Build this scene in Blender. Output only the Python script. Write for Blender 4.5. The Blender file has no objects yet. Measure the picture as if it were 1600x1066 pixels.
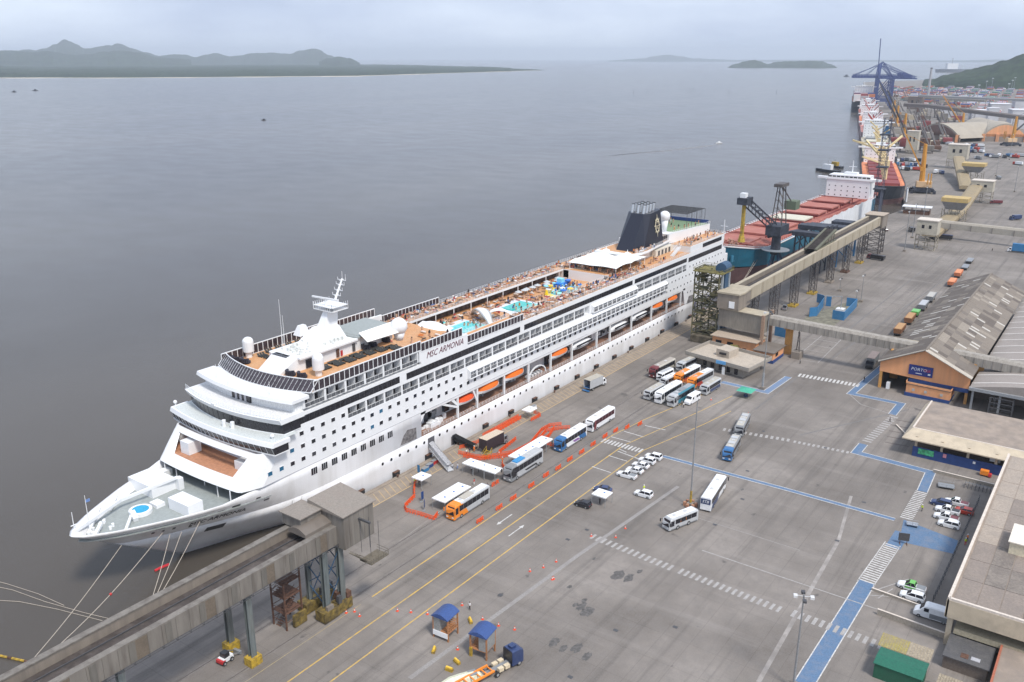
import bpy, math, random
from mathutils import Vector, Matrix, noise as mnoise
random.seed(11)
R = math.radians
SC = bpy.context.scene
COL = SC.collection
# ------------------------------------------------------------------ camera
# world: X runs along the quay away from the camera, Y out to sea, Z up (metres, quay top = 0)
CAM_H, FPX, YAW, PITCH = 100.0, 1380.0, R(35.5309), R(17.7974)
cd = bpy.data.cameras.new('camera'); cam = bpy.data.objects.new('camera', cd); COL.objects.link(cam)
cam.location = (0, 0, CAM_H); cd.sensor_width = 36.0; cd.lens = FPX / 1600 * 36
cd.clip_start = 1.0; cd.clip_end = 80000
_f = Vector((math.cos(YAW) * math.cos(PITCH), math.sin(YAW) * math.cos(PITCH), -math.sin(PITCH)))
cam.rotation_euler = _f.to_track_quat('-Z', 'Y').to_euler()
SC.camera = cam
# ------------------------------------------------------------------ sky, sun, exposure
SUN_EL, SUN_AZ = R(56), R(-112)
w = bpy.data.worlds.new('World'); SC.world = w; w.use_nodes = True
nt = w.node_tree; N = nt.nodes; L = nt.links; N.clear()
out = N.new('ShaderNodeOutputWorld'); bg = N.new('ShaderNodeBackground')
sky = N.new('ShaderNodeTexSky'); sky.sky_type = 'NISHITA'; sky.sun_disc = False
sky.sun_elevation = SUN_EL; sky.sun_rotation = math.pi / 2 - SUN_AZ
sky.air_density = 1.0; sky.dust_density = 3.0; sky.ozone_density = 1.5
tc = N.new('ShaderNodeTexCoord'); mp = N.new('ShaderNodeMapping'); mp.inputs['Scale'].default_value = (1.2, 1.2, 4.0)
L.new(tc.outputs['Generated'], mp.inputs[0])
nz = N.new('ShaderNodeTexNoise'); nz.inputs['Scale'].default_value = 2.2; nz.inputs['Detail'].default_value = 5; nz.inputs['Roughness'].default_value = .55
L.new(mp.outputs[0], nz.inputs['Vector'])
cr = N.new('ShaderNodeValToRGB'); cr.color_ramp.elements[0].position = .34; cr.color_ramp.elements[1].position = .66
cr.color_ramp.elements[0].color = (2.5, 2.95, 4.0, 1); cr.color_ramp.elements[1].color = (4.3, 4.8, 5.6, 1)
L.new(nz.outputs['Fac'], cr.inputs[0])
mx = N.new('ShaderNodeMix'); mx.data_type = 'RGBA'; mx.inputs[0].default_value = .9
L.new(sky.outputs[0], mx.inputs[6]); L.new(cr.outputs[0], mx.inputs[7])
L.new(mx.outputs[2], bg.inputs[0]); bg.inputs[1].default_value = .1
L.new(bg.outputs[0], out.inputs[0])
sd = bpy.data.lights.new('sun', 'SUN'); sd.energy = 1.5; sd.angle = R(11); sd.color = (1, .95, .88)
so = bpy.data.objects.new('sun', sd); COL.objects.link(so)
so.rotation_euler = Vector((math.cos(SUN_AZ) * math.cos(SUN_EL), math.sin(SUN_AZ) * math.cos(SUN_EL), math.sin(SUN_EL))).to_track_quat('Z', 'Y').to_euler()
so.location = (0, 0, 300)
SC.view_settings.view_transform = 'Standard'; SC.view_settings.look = 'None'
SC.view_settings.exposure = 1.2; SC.view_settings.gamma = 1.0; SC.view_settings.use_curve_mapping = False
SC.cycles.max_bounces = 6; SC.cycles.diffuse_bounces = 3; SC.cycles.glossy_bounces = 3; SC.cycles.transmission_bounces = 4
SC.cycles.volume_bounces = 0; SC.cycles.transparent_max_bounces = 8
SC.cycles.use_denoising = True
HAZE = 6.5e-5

def G(px, py, z=0.0):
    """photo pixel (1600 wide) -> point of the place at height z"""
    r, u = (px - 800) / FPX, -(py - 533) / FPX
    fw = math.cos(PITCH) + u * math.sin(PITCH); up = -math.sin(PITCH) + u * math.cos(PITCH)
    a = math.cos(YAW) * fw + math.sin(YAW) * r; b = math.sin(YAW) * fw - math.cos(YAW) * r
    t = (z - CAM_H) / up
    return (a * t, b * t)
# ------------------------------------------------------------------ materials
MATS = {}
def mat(name, col, rough=.7, metal=0.0, var=.12, scale=3.0, bump=0.0, bscale=20, emit=None, dirt=None, dscale=.4, damt=.5, streak=False, spec=None, alpha=None):
    if name in MATS: return MATS[name]
    m = bpy.data.materials.new(name); m.use_nodes = True; MATS[name] = m
    t = m.node_tree; n = t.nodes; l = t.links
    b = n['Principled BSDF']; b.inputs['Roughness'].default_value = rough; b.inputs['Metallic'].default_value = metal
    if spec is not None: b.inputs['Specular IOR Level'].default_value = spec
    if alpha is not None: b.inputs['Alpha'].default_value = alpha
    g = n.new('ShaderNodeNewGeometry')
    mpn = n.new('ShaderNodeMapping'); l.new(g.outputs['Position'], mpn.inputs[0])
    if streak: mpn.inputs['Scale'].default_value = (1, 1, .12)
    no = n.new('ShaderNodeTexNoise'); no.inputs['Scale'].default_value = scale; no.inputs['Detail'].default_value = 5
    l.new(mpn.outputs[0], no.inputs['Vector'])
    rp = n.new('ShaderNodeValToRGB')
    c0 = [max(0, c * (1 - var)) for c in col]; c1 = [min(1, c * (1 + var)) for c in col]
    rp.color_ramp.elements[0].position = .35; rp.color_ramp.elements[1].position = .65
    rp.color_ramp.elements[0].color = (*c0, 1); rp.color_ramp.elements[1].color = (*c1, 1)
    l.new(no.outputs['Fac'], rp.inputs[0]); last = rp.outputs[0]
    if dirt:
        n2 = n.new('ShaderNodeTexNoise'); n2.inputs['Scale'].default_value = dscale; n2.inputs['Detail'].default_value = 8; n2.inputs['Roughness'].default_value = .65
        l.new(mpn.outputs[0], n2.inputs['Vector'])
        r2 = n.new('ShaderNodeValToRGB'); r2.color_ramp.elements[0].position = .45; r2.color_ramp.elements[1].position = .7
        r2.color_ramp.elements[1].color = (damt, damt, damt, 1)
        l.new(n2.outputs['Fac'], r2.inputs[0])
        mm = n.new('ShaderNodeMix'); mm.data_type = 'RGBA'; mm.inputs[7].default_value = (*dirt, 1)
        l.new(r2.outputs[0], mm.inputs[0]); l.new(last, mm.inputs[6]); last = mm.outputs[2]
    l.new(last, b.inputs['Base Color'])
    if bump:
        n3 = n.new('ShaderNodeTexNoise'); n3.inputs['Scale'].default_value = bscale; n3.inputs['Detail'].default_value = 3
        l.new(g.outputs['Position'], n3.inputs['Vector'])
        bm_ = n.new('ShaderNodeBump'); bm_.inputs['Strength'].default_value = bump; bm_.inputs['Distance'].default_value = .05
        l.new(n3.outputs['Fac'], bm_.inputs['Height']); l.new(bm_.outputs[0], b.inputs['Normal'])
    return m
white = mat('ship_white', (.78, .79, .80), .35, var=.03, scale=.3, dirt=(.62, .62, .60), dscale=.15, damt=.35, streak=True)
hullwhite = mat('hull_white', (.74, .74, .75), .3, var=.04, scale=.2, dirt=(.45, .43, .40), dscale=.16, damt=.5, streak=True)
deckgrey = mat('deck_grey_paint', (.29, .315, .305), .6, var=.08, scale=1.5)
teak = mat('teak_deck', (.52, .27, .12), .65, var=.15, scale=2.5, dirt=(.62, .40, .24), damt=.5)
promteak = mat('promenade_teak', (.24, .13, .085), .7, var=.15, scale=2.0)
darkglass = mat('dark_glass', (.018, .018, .024), .12, var=.3, scale=.8)
balglass = mat('balcony_glass', (.10, .105, .115), .15, var=.4, scale=1.3)
bluepane = mat('blue_pane', (.02, .12, .22), .15)
navy = mat('funnel_navy', (.010, .012, .024), .4, var=.1)
steel = mat('brushed_steel', (.55, .56, .57), .3, .8)
black = mat('black_rubber', (.02, .02, .022), .7)
darkgrey = mat('dark_grey_metal', (.07, .07, .075), .6)
greymet = mat('grey_metal', (.28, .29, .30), .55, var=.15)
orange = mat('lifeboat_orange', (.78, .17, .02), .4, var=.05)
redpaint = mat('red_paint', (.48, .03, .03), .5)
poolblue = mat('pool_water', (.10, .55, .55), .08, var=.2, scale=1.0)
jetblue = mat('spa_water', (.0, .30, .52), .08, var=.1)
yellow = mat('safety_yellow', (.46, .30, .03), .6, dirt=(.12, .085, .04), dscale=1.2, damt=.9)
concrete = mat('gallery_concrete', (.235, .20, .165), .9, var=.1, scale=.6, dirt=(.16, .14, .12), dscale=.5, damt=.7, streak=True, bump=.2)
steelsheet = mat('weathered_steel_sheet', (.19, .172, .15), .75, var=.12, scale=.5, dirt=(.085, .07, .058), dscale=.6, damt=.85, streak=True)
cream = mat('cream_steel_sheet', (.40, .345, .255), .75, var=.08, scale=.5, dirt=(.30, .26, .2), dscale=.4, damt=.6, streak=True)
beltfloor = mat('belt_floor', (.055, .044, .039), .9, var=.2, scale=1.2, dirt=(.13, .11, .1), damt=.6)
rust = mat('rusty_steel', (.11, .055, .035), .8, var=.3, scale=2)
lattice = mat('dark_lattice_steel', (.075, .07, .072), .6, var=.3, scale=1.5, dirt=(.14, .09, .05), dscale=1, damt=.6)
blusteel = mat('blue_steel', (.03, .075, .14), .5, var=.15)
brightblue = mat('bright_blue_sheet', (.03, .17, .36), .5, var=.12, dirt=(.12, .22, .33), damt=.4)
peach = mat('peach_render', (.72, .34, .16), .85, var=.06, scale=.5, dirt=(.42, .24, .15), dscale=.3, damt=.5, streak=True)
navywall = mat('navy_wall_paint', (.02, .055, .19), .6, var=.1, scale=1)
beige = mat('beige_render', (.50, .42, .31), .9, var=.06, scale=.4, dirt=(.32, .27, .21), dscale=.5, damt=.5)
roofbeige = mat('stained_flat_roof', (.30, .245, .20), .95, var=.12, scale=.35, dirt=(.20, .17, .15), dscale=.18, damt=.8, bump=.2)
roofgrey = mat('grey_fibre_cement', (.165, .14, .118), .95, var=.15, scale=.3, dirt=(.12, .11, .10), dscale=.3, damt=.6)
skylight = mat('skylight_sheet', (.50, .47, .42), .6, var=.1)
tentw = mat('tent_white', (.82, .83, .84), .6, var=.02, scale=.6)
cloth = mat('canopy_white', (.84, .84, .82), .6, var=.03, scale=.4)
wood = mat('old_timber', (.34, .22, .14), .9, var=.2)
stone = mat('quay_stone', (.27, .225, .18), .95, var=.15, scale=.8, dirt=(.16, .13, .11), damt=.7)
# ------------------------------------------------------------------ mesh builder
class MB:
    def __init__(s): s.v = []; s.f = []; s.m = []; s.mats = []; s.cur = 0
    def use(s, m):
        if m not in s.mats: s.mats.append(m)
        s.cur = s.mats.index(m); return s
    def face(s, *ix): s.f.append(ix); s.m.append(s.cur)
    def quad(s, *pts):
        i = len(s.v); s.v += [tuple(p) for p in pts]; s.f.append(tuple(range(i, i + len(pts)))); s.m.append(s.cur); return s
    def box(s, x0, y0, z0, x1, y1, z1):
        if x0 > x1: x0, x1 = x1, x0
        if y0 > y1: y0, y1 = y1, y0
        if z0 > z1: z0, z1 = z1, z0
        i = len(s.v)
        s.v += [(x0,y0,z0),(x1,y0,z0),(x1,y1,z0),(x0,y1,z0),(x0,y0,z1),(x1,y0,z1),(x1,y1,z1),(x0,y1,z1)]
        for q in ((0,3,2,1),(4,5,6,7),(0,1,5,4),(1,2,6,5),(2,3,7,6),(3,0,4,7)):
            s.f.append(tuple(i + k for k in q)); s.m.append(s.cur)
        return s
    def obox(s, c, a, L_, W_, z0, z1):
        """box centred on c=(x,y), long axis at angle a"""
        ca, sa = math.cos(a), math.sin(a)
        P = [(c[0] + x * ca - y * sa, c[1] + x * sa + y * ca) for x, y in ((-L_/2,-W_/2),(L_/2,-W_/2),(L_/2,W_/2),(-L_/2,W_/2))]
        return s.prism(P, z0, z1)
    def prism(s, P, z0, z1, top=None):
        i = len(s.v); n = len(P); T = top or P
        s.v += [(p[0], p[1], z0 if len(p) < 3 else p[2]) for p in P] + [(p[0], p[1], z1 if len(p) < 3 else p[2]) for p in T]
        s.f.append(tuple(i + k for k in reversed(range(n)))); s.f.append(tuple(i + n + k for k in range(n))); s.m += [s.cur] * 2
        for k in range(n):
            s.f.append((i + k, i + (k + 1) % n, i + n + (k + 1) % n, i + n + k)); s.m.append(s.cur)
        return s
    def bar(s, p, q, t=.1, t2=None):
        """square bar from p to q"""
        p, q = Vector(p), Vector(q); d = q - p
        if d.length < 1e-6: return s
        d.normalize(); up = Vector((0, 0, 1)) if abs(d.z) < .95 else Vector((1, 0, 0))
        a = d.cross(up).normalized() * t / 2; b = d.cross(a).normalized() * (t2 or t) / 2
        i = len(s.v)
        for e in (p, q):
            for k in (a + b, a - b, -a - b, b - a): s.v.append(tuple(e + k))
        for qd in ((0,1,2,3),(7,6,5,4),(0,4,5,1),(1,5,6,2),(2,6,7,3),(3,7,4,0)):
            s.f.append(tuple(i + k for k in qd)); s.m.append(s.cur)
        return s
    def tube(s, p, q, r, r2=None, n=8, cap=True):
        p, q = Vector(p), Vector(q); d = (q - p).normalized(); r2 = r if r2 is None else r2
        up = Vector((0, 0, 1)) if abs(d.z) < .95 else Vector((1, 0, 0))
        a = d.cross(up).normalized(); b = d.cross(a).normalized(); i = len(s.v)
        for e, rr in ((p, r), (q, r2)):
            for k in range(n):
                t = 2 * math.pi * k / n; s.v.append(tuple(e + (a * math.cos(t) + b * math.sin(t)) * rr))
        for k in range(n): s.f.append((i + k, i + (k + 1) % n, i + n + (k + 1) % n, i + n + k)); s.m.append(s.cur)
        if cap:
            s.f.append(tuple(i + k for k in reversed(range(n)))); s.f.append(tuple(i + n + k for k in range(n))); s.m += [s.cur] * 2
        return s
    def poly(s, pts, r, n=5):
        for a, b in zip(pts, pts[1:]): s.tube(a, b, r, n=n)
        return s
    def loft(s, rings, cap=True, closed=True):
        i = len(s.v); n = len(rings[0])
        for r in rings: s.v += [tuple(p) for p in r]
        for j in range(len(rings) - 1):
            for k in range(n if closed else n - 1):
                k2 = (k + 1) % n
                s.f.append((i + j*n + k, i + j*n + k2, i + (j+1)*n + k2, i + (j+1)*n + k)); s.m.append(s.cur)
        if cap:
            s.f.append(tuple(i + k for k in reversed(range(n)))); s.m.append(s.cur)
            s.f.append(tuple(i + (len(rings) - 1) * n + k for k in range(n))); s.m.append(s.cur)
        return s
    def sphere(s, c, r, n=12, m=8, z0=-1, sz=1):
        rings = []
        for j in range(m + 1):
            t = math.asin(z0) + (math.pi / 2 - math.asin(z0)) * j / m
            rr = max(r * math.cos(t), .001 * r)
            rings.append([(c[0] + rr * math.cos(2*math.pi*k/n), c[1] + rr * math.sin(2*math.pi*k/n), c[2] + r * sz * math.sin(t)) for k in range(n)])
        return s.loft(rings)
    def build(s, name, m=None, parent=None, world=True, smooth=False):
        me = bpy.data.meshes.new(name)
        off = parent_world(parent) if (parent and world) else (0, 0, 0)
        me.from_pydata([(a - off[0], b - off[1], c - off[2]) for a, b, c in s.v] if parent and world else s.v, [], s.f)
        ms = s.mats or [m]
        if m is not None and m not in ms: ms = [m] + [x for x in s.mats]; s.m = [0] * len(s.f) if not s.mats else [k + 1 for k in s.m]
        for q in ms: me.materials.append(q)
        if len(ms) > 1: me.polygons.foreach_set('material_index', s.m)
        me.polygons.foreach_set('use_smooth', [smooth] * len(me.polygons))
        me.update()
        return link(name, me, parent)
def parent_world(o):
    p = Vector((0, 0, 0))
    while o: p += o.location; o = o.parent
    return p
def link(name, me, parent=None, loc=(0, 0, 0), rz=0):
    o = bpy.data.objects.new(name, me); COL.objects.link(o)
    if parent: o.parent = parent
    o.location = loc; o.rotation_euler = (0, 0, rz); return o
def tag(o, label=None, cat=None, group=None, kind=None):
    if label: o['label'] = label
    if cat: o['category'] = cat
    if group: o['group'] = group
    if kind: o['kind'] = kind
    return o
def thing(name, label, cat, loc=(0, 0, 0), rz=0, group=None):
    return tag(link(name, None, None, loc, rz), label, cat, group)
def struct(name, mb, m): return tag(mb.build(name, m), kind='structure')
def copy_tree(o, parent=None):
    c = o.copy(); COL.objects.link(c)
    if parent: c.parent = parent
    for ch in o.children: copy_tree(ch, c)
    return c
def put(proto, used, loc, rz=0, label=None, group=None):
    """first call places the original, later ones a copy"""
    o = proto if not used else copy_tree(proto)
    used.append(1); o.location = loc; o.rotation_euler = (0, 0, rz)
    if label: o['label'] = label
    if group: o['group'] = group
    return o
def text(name, s, size, m, parent, loc, rot, shear=0.0, ext=.01, align='LEFT', stretch=1.0, offset=0.0):
    cu = bpy.data.curves.new(name, 'FONT'); cu.body = s; cu.size = size; cu.shear = shear; cu.extrude = ext
    cu.align_x = align; cu.resolution_u = 2; cu.offset = offset
    o = bpy.data.objects.new(name, cu); COL.objects.link(o)
    bpy.context.view_layer.update()
    me = bpy.data.meshes.new_from_object(o); COL.objects.unlink(o); bpy.data.objects.remove(o)
    me.materials.clear(); me.materials.append(m)
    off = parent_world(parent) if parent else Vector((0, 0, 0))
    o = link(name, me, parent, Vector(loc) - off); o.rotation_euler = rot; o.scale = (stretch, 1, 1); return o
# ================================================================== SETTING
def ground_mat():
    m = bpy.data.materials.new('yard_concrete'); m.use_nodes = True; t = m.node_tree; n = t.nodes; l = t.links
    b = n['Principled BSDF']; b.inputs['Roughness'].default_value = .85; b.inputs['Specular IOR Level'].default_value = .3
    g = n.new('ShaderNodeNewGeometry')
    def noise(sc, det=6, ro=.6, vec=None):
        q = n.new('ShaderNodeTexNoise'); q.inputs['Scale'].default_value = sc; q.inputs['Detail'].default_value = det; q.inputs['Roughness'].default_value = ro
        l.new(vec or g.outputs['Position'], q.inputs['Vector']); return q.outputs['Fac']
    def ramp(fac, p0, c0, p1, c1):
        r = n.new('ShaderNodeValToRGB'); r.color_ramp.elements[0].position = p0; r.color_ramp.elements[1].position = p1
        r.color_ramp.elements[0].color = (*c0, 1); r.color_ramp.elements[1].color = (*c1, 1); l.new(fac, r.inputs[0]); return r.outputs[0]
    def mixc(f, a, c2, mode='MIX', fac=None):
        q = n.new('ShaderNodeMix'); q.data_type = 'RGBA'; q.blend_type = mode
        if fac is not None: q.inputs[0].default_value = fac
        else: l.new(f, q.inputs[0])
        l.new(a, q.inputs[6])
        if isinstance(c2, tuple): q.inputs[7].default_value = (*c2, 1)
        else: l.new(c2, q.inputs[7])
        return q.outputs[2]
    base = ramp(noise(.035, 8, .62), .36, (.128, .112, .098), .64, (.262, .233, .208))
    base = mixc(ramp(noise(.4, 8, .7), .42, (0, 0, 0), .7, (.7, .7, .7)), base, (.165, .149, .136))
    mp = n.new('ShaderNodeMapping'); mp.inputs['Scale'].default_value = (.01, .35, 1); l.new(g.outputs['Position'], mp.inputs[0])
    base = mixc(ramp(noise(1.0, 5, .6, mp.outputs[0]), .52, (0, 0, 0), .72, (.8, .8, .8)), base, (.085, .077, .070))
    mp2 = n.new('ShaderNodeMapping'); mp2.inputs['Scale'].default_value = (.18, .02, 1); mp2.inputs['Rotation'].default_value = (0, 0, .5); l.new(g.outputs['Position'], mp2.inputs[0])
    base = mixc(ramp(noise(1.0, 5, .6, mp2.outputs[0]), .55, (0, 0, 0), .75, (.5, .5, .5)), base, (.30, .272, .25))
    # small oil spots
    base = mixc(ramp(noise(.22, 3, .5), .70, (0, 0, 0), .735, (.75, .75, .75)), base, (.07, .066, .064))
    base = mixc(ramp(noise(3.0, 4, .8), .3, (0, 0, 0), .8, (.35, .35, .35)), base, (.30, .272, .248))
    # slab joints
    br = n.new('ShaderNodeTexBrick'); br.offset = 0; br.inputs['Scale'].default_value = 1; br.inputs['Brick Width'].default_value = 7.5; br.inputs['Row Height'].default_value = 5.2
    br.inputs['Mortar Size'].default_value = .045; br.inputs['Color1'].default_value = (1, 1, 1, 1); br.inputs['Color2'].default_value = (.93, .93, .93, 1); br.inputs['Mortar'].default_value = (.5, .5, .5, 1)
    l.new(g.outputs['Position'], br.inputs['Vector'])
    base = mixc(None, base, br.outputs['Color'], 'MULTIPLY', .45)
    l.new(base, b.inputs['Base Color'])
    return m
def water_mat():
    m = bpy.data.materials.new('sea_water'); m.use_nodes = True; t = m.node_tree; n = t.nodes; l = t.links
    b = n['Principled BSDF']; b.inputs['Roughness'].default_value = .16; b.inputs['IOR'].default_value = 1.33; b.inputs['Specular IOR Level'].default_value = .33
    g = n.new('ShaderNodeNewGeometry')
    q = n.new('ShaderNodeTexNoise'); q.inputs['Scale'].default_value = .003; q.inputs['Detail'].default_value = 4
    mp = n.new('ShaderNodeMapping'); mp.inputs['Scale'].default_value = (.5, 1.6, 1); mp.inputs['Rotation'].default_value = (0, 0, -.5)
    l.new(g.outputs['Position'], mp.inputs[0]); l.new(mp.outputs[0], q.inputs['Vector'])
    r = n.new('ShaderNodeValToRGB'); r.color_ramp.elements[0].position = .38; r.color_ramp.elements[1].position = .66
    r.color_ramp.elements[0].color = (.068, .059, .050, 1); r.color_ramp.elements[1].color = (.098, .086, .073, 1)
    l.new(q.outputs['Fac'], r.inputs[0]); l.new(r.outputs[0], b.inputs['Base Color'])
    w1 = n.new('ShaderNodeTexNoise'); w1.inputs['Scale'].default_value = 1.9; w1.inputs['Detail'].default_value = 6; w1.inputs['Roughness'].default_value = .65
    mp2 = n.new('ShaderNodeMapping'); mp2.inputs['Scale'].default_value = (1.0, .55, 1); mp2.inputs['Rotation'].default_value = (0, 0, .9)
    l.new(g.outputs['Position'], mp2.inputs[0]); l.new(mp2.outputs[0], w1.inputs['Vector'])
    bp = n.new('ShaderNodeBump'); bp.inputs['Strength'].default_value = .6; bp.inputs['Distance'].default_value = .13
    l.new(w1.outputs['Fac'], bp.inputs['Height'])
    w2 = n.new('ShaderNodeTexNoise'); w2.inputs['Scale'].default_value = .05; w2.inputs['Detail'].default_value = 4
    l.new(mp2.outputs[0], w2.inputs['Vector'])
    r2 = n.new('ShaderNodeMapRange'); r2.inputs[1].default_value = .35; r2.inputs[2].default_value = .65; r2.inputs[3].default_value = .17; r2.inputs[4].default_value = .21
    l.new(w2.outputs['Fac'], r2.inputs[0]); l.new(r2.outputs[0], b.inputs['Roughness'])
    l.new(bp.outputs[0], b.inputs['Normal'])
    return m
yard = ground_mat(); sea = water_mat()
# water: one sheet out to the horizon
mb = MB(); mb.quad((-6000, -20000, -3), (34000, -20000, -3), (34000, 34000, -3), (-6000, 34000, -3)); struct('water', mb, sea)
mb = MB(); mb.quad((-6000, -20000, -9), (34000, -20000, -9), (34000, 34000, -9), (-6000, 34000, -9)); struct('seabed', mb, mat('sea_mud', (.1, .08, .06), .95))
QA = R(15.4)
def Q(t, w_, z=None):
    """frame of the second quay: t metres along it, w_ metres outboard"""
    x = 655 + t * math.cos(QA) - w_ * math.sin(QA); y = 133 + t * math.sin(QA) + w_ * math.cos(QA)
    return (x, y) if z is None else (x, y, z)
E2 = Q(3500, 0)
landP = [(-900, -4200), (7000, -4200), (7400, 300), Q(3500, -10), Q(500, -8.5), Q(150, -4), (655, 133), (600, 140), (-900, 140)]
mb = MB(); mb.prism(landP, -8.5, 0); struct('ground', mb, yard)
# quay edge: stone coping along the berth, sleepers and fenders of the quay apron
mb = MB(); mb.box(-200, 138.8, .004, 600, 140.02, .12); struct('quay_coping', mb, stone)
mb = MB(); mb.box(-200, 133.6, .004, 600, 138.75, .008); struct('quay_apron', mb, stone)
# crane rails
railm = mat('crane_rail_steel', (.11, .095, .085), .5)
for vv in (117.9, 111.2):
    mb = MB(); mb.box(-200, vv - .45, .004, 640, vv + .45, .008); struct('rail_slab', mb, mat('rail_slab', (.19, .17, .155), .9, dirt=(.1, .09, .08), damt=.7))
    mb = MB(); mb.box(-200, vv - .05, .009, 640, vv + .05, .06); struct('crane_rail', mb, railm)
YEL = mat('road_yellow', (.56, .36, .08), .8, dirt=(.28, .24, .18), dscale=.9, damt=.95)
WHT = mat('road_white', (.55, .54, .52), .8, dirt=(.28, .26, .25), dscale=1.2, damt=.9)
WHTF = mat('road_white_faded', (.36, .345, .33), .85, dirt=(.26, .24, .23), dscale=1.0, damt=.95)
BLU = mat('path_blue', (.095, .165, .27), .8, var=.12, dirt=(.17, .20, .26), dscale=.5, damt=.8)
BLUF = mat('path_blue_faded', (.14, .21, .33), .85, dirt=(.2, .21, .23), dscale=.6, damt=.9)
PALE = mat('pale_repair_concrete', (.30, .275, .255), .9, var=.25, scale=.25, dirt=(.2, .18, .165), dscale=.3, damt=.95)
def line(pts, wd, m, name='road_marking', z=.004, h=.006, closed=False):
    mb = MB(); pts = [Vector(p[:2]) for p in pts]
    n = len(pts); L_, R_ = [], []
    for i, p in enumerate(pts):
        a = (p - pts[i-1]).normalized() if i else (pts[1] - p).normalized()
        b = (pts[i+1] - p).normalized() if i < n - 1 else a
        t = (a + b).normalized(); nn = Vector((-t.y, t.x)); k = wd / 2 / max(.3, nn.dot(Vector((-a.y, a.x))))
        L_.append(p + nn * k); R_.append(p - nn * k)
    for i in range(n - 1):
        mb.prism([tuple(R_[i]), tuple(R_[i+1]), tuple(L_[i+1]), tuple(L_[i])], z, z + h)
    return struct(name, mb, m)
# yellow lane lines of the quay road
for v_, u0, u1 in ((96.9, 60, 196), (102.7, 60, 196), (108.5, 105, 200)):
    line([(u0, v_), (u1, v_)], .28, YEL, 'lane_line')
line([(140, 108.52), (200, 108.52)], .05, YEL, 'lane_line', z=.012)
line([(60, 108.5), (102, 108.5)], .16, mat('road_yellow_worn', (.34, .27, .15), .85, dirt=(.25, .22, .19), dscale=.8, damt=1), 'lane_line')
line([(200, 108.5), (215, 106.5), (232, 103.0), (252, 99.5)], .25, YEL, 'lane_line')
line([(196, 102.7), (212, 99.5), (230, 96), (248, 93)], .22, YEL, 'lane_line')
line([(196, 96.9), (206, 94.5), (222, 91), (236, 88.5)], .22, YEL, 'lane_line')
for a, b in (((965,705),(1000,718)),((1008,665),(1040,672)),((975,674),(1006,683)),((953,682),(986,691))):
    line([G(*a), G(*b)], .3, WHT, 'bay_line')
for (a, b) in (((968,702),(979,707)),((951,712),(980,721)),((925,729),(955,739))):
    line([G(*a), G(*b)], .3, WHT, 'bay_line', z=.016)
def arrow(c, a, L_, m):
    mb = MB(); ca, sa = math.cos(a), math.sin(a)
    T = lambda x, y: (c[0] + x * ca - y * sa, c[1] + x * sa + y * ca)
    mb.prism([T(-L_/2, -.13), T(L_/2 - 1.4, -.13), T(L_/2 - 1.4, .13), T(-L_/2, .13)], .004, .01)
    mb.prism([T(L_/2 - 1.4, -.5), T(L_/2, 0), T(L_/2 - 1.4, .5)], .004, .01); struct('lane_arrow', mb, m)
arrow(G(788, 812), math.pi, 6, WHT); arrow(G(807, 829), 0, 6, WHT)
# quay-edge hatching
mb = MB()
for k in range(140):
    u = 96 + k * 1.9
    mb.prism([(u, 134.2), (u + .22, 134.2), (u + 2.2, 138.2), (u + 1.98, 138.2)], .010, .014)
struct('edge_hatching', mb, mat('hatch_paint', (.42, .30, .15), .85, dirt=(.3, .26, .2), damt=.8))
line([(90, 133.7), (370, 133.7)], .3, mat('hatch_line', (.42, .30, .16), .85), 'edge_line', z=.010)
def zebra(A, B, wid, m, n, duty=.5, name='zebra_crossing', axis=None, lvl=.010):
    """n stripes laid from A to B, each running along the perpendicular"""
    mb = MB(); A, B = Vector(A), Vector(B); d = (B - A) / n; t = d.normalized(); p = Vector((-t.y, t.x)) * wid / 2
    for k in range(n):
        a = A + d * k; b = a + d * duty
        mb.prism([tuple(a - p), tuple(b - p), tuple(b + p), tuple(a + p)], lvl, lvl + .006)
    return struct(name, mb, m)
zebra((195.5, 109), (195.5, 96.6), 2.6, WHT, 12)
zebra(G(925, 838), G(1055, 890), 2.2, WHTF, 15, .45); zebra(G(1062, 892), G(1225, 955), 2.2, WHTF, 17, .45)
zebra(G(1238, 958), G(1385, 1012), 2.4, WHTF, 13, .5, lvl=.024)
zebra(G(1130, 671), G(1238, 689), 2.0, WHTF, 13, .5); zebra(G(1240, 690), G(1330, 708), 1.6, WHTF, 12, .5)
zebra(G(1248, 586), G(1345, 603), 3.2, WHT, 16, .55)
line([G(1097, 860), G(1400, 962)], .25, WHTF, 'faded_line', z=.017); line([G(1060, 800), G(1250, 860)], .1, WHTF, 'faded_line', z=.017)
# blue walking paths with white borders
def path(pts, wd, m=BLU, border=True):
    line(pts, wd, m, 'blue_path', z=.004)
    if border:
        V2 = [Vector(p) for p in pts]
        for s_ in (1, -1):
            out_ = []
            for i, p in enumerate(V2):
                a = (p - V2[i-1]).normalized() if i else (V2[1] - p).normalized(); b = (V2[i+1] - p).normalized() if i < len(V2) - 1 else a
                t = (a + b).normalized(); nn = Vector((-t.y, t.x)); k = (wd / 2 + .1) / max(.3, nn.dot(Vector((-a.y, a.x))))
                out_.append(tuple(p + nn * k * s_))
            line(out_, .2, WHT, 'path_border', z=.010)
path([G(1036, 713), G(1230, 765), G(1398, 812)], 1.15)
path([G(1410, 832), G(1395, 856)], 3.0, border=False)
A_ = G(1355, 909); B_ = G(1258, 1066); d_ = (Vector(B_) - Vector(A_))
path([A_, tuple(Vector(B_) + d_ * .25)], 2.9)
zebra(G(1395, 852), G(1352, 911), 2.9, WHT, 20, .45)
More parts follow.
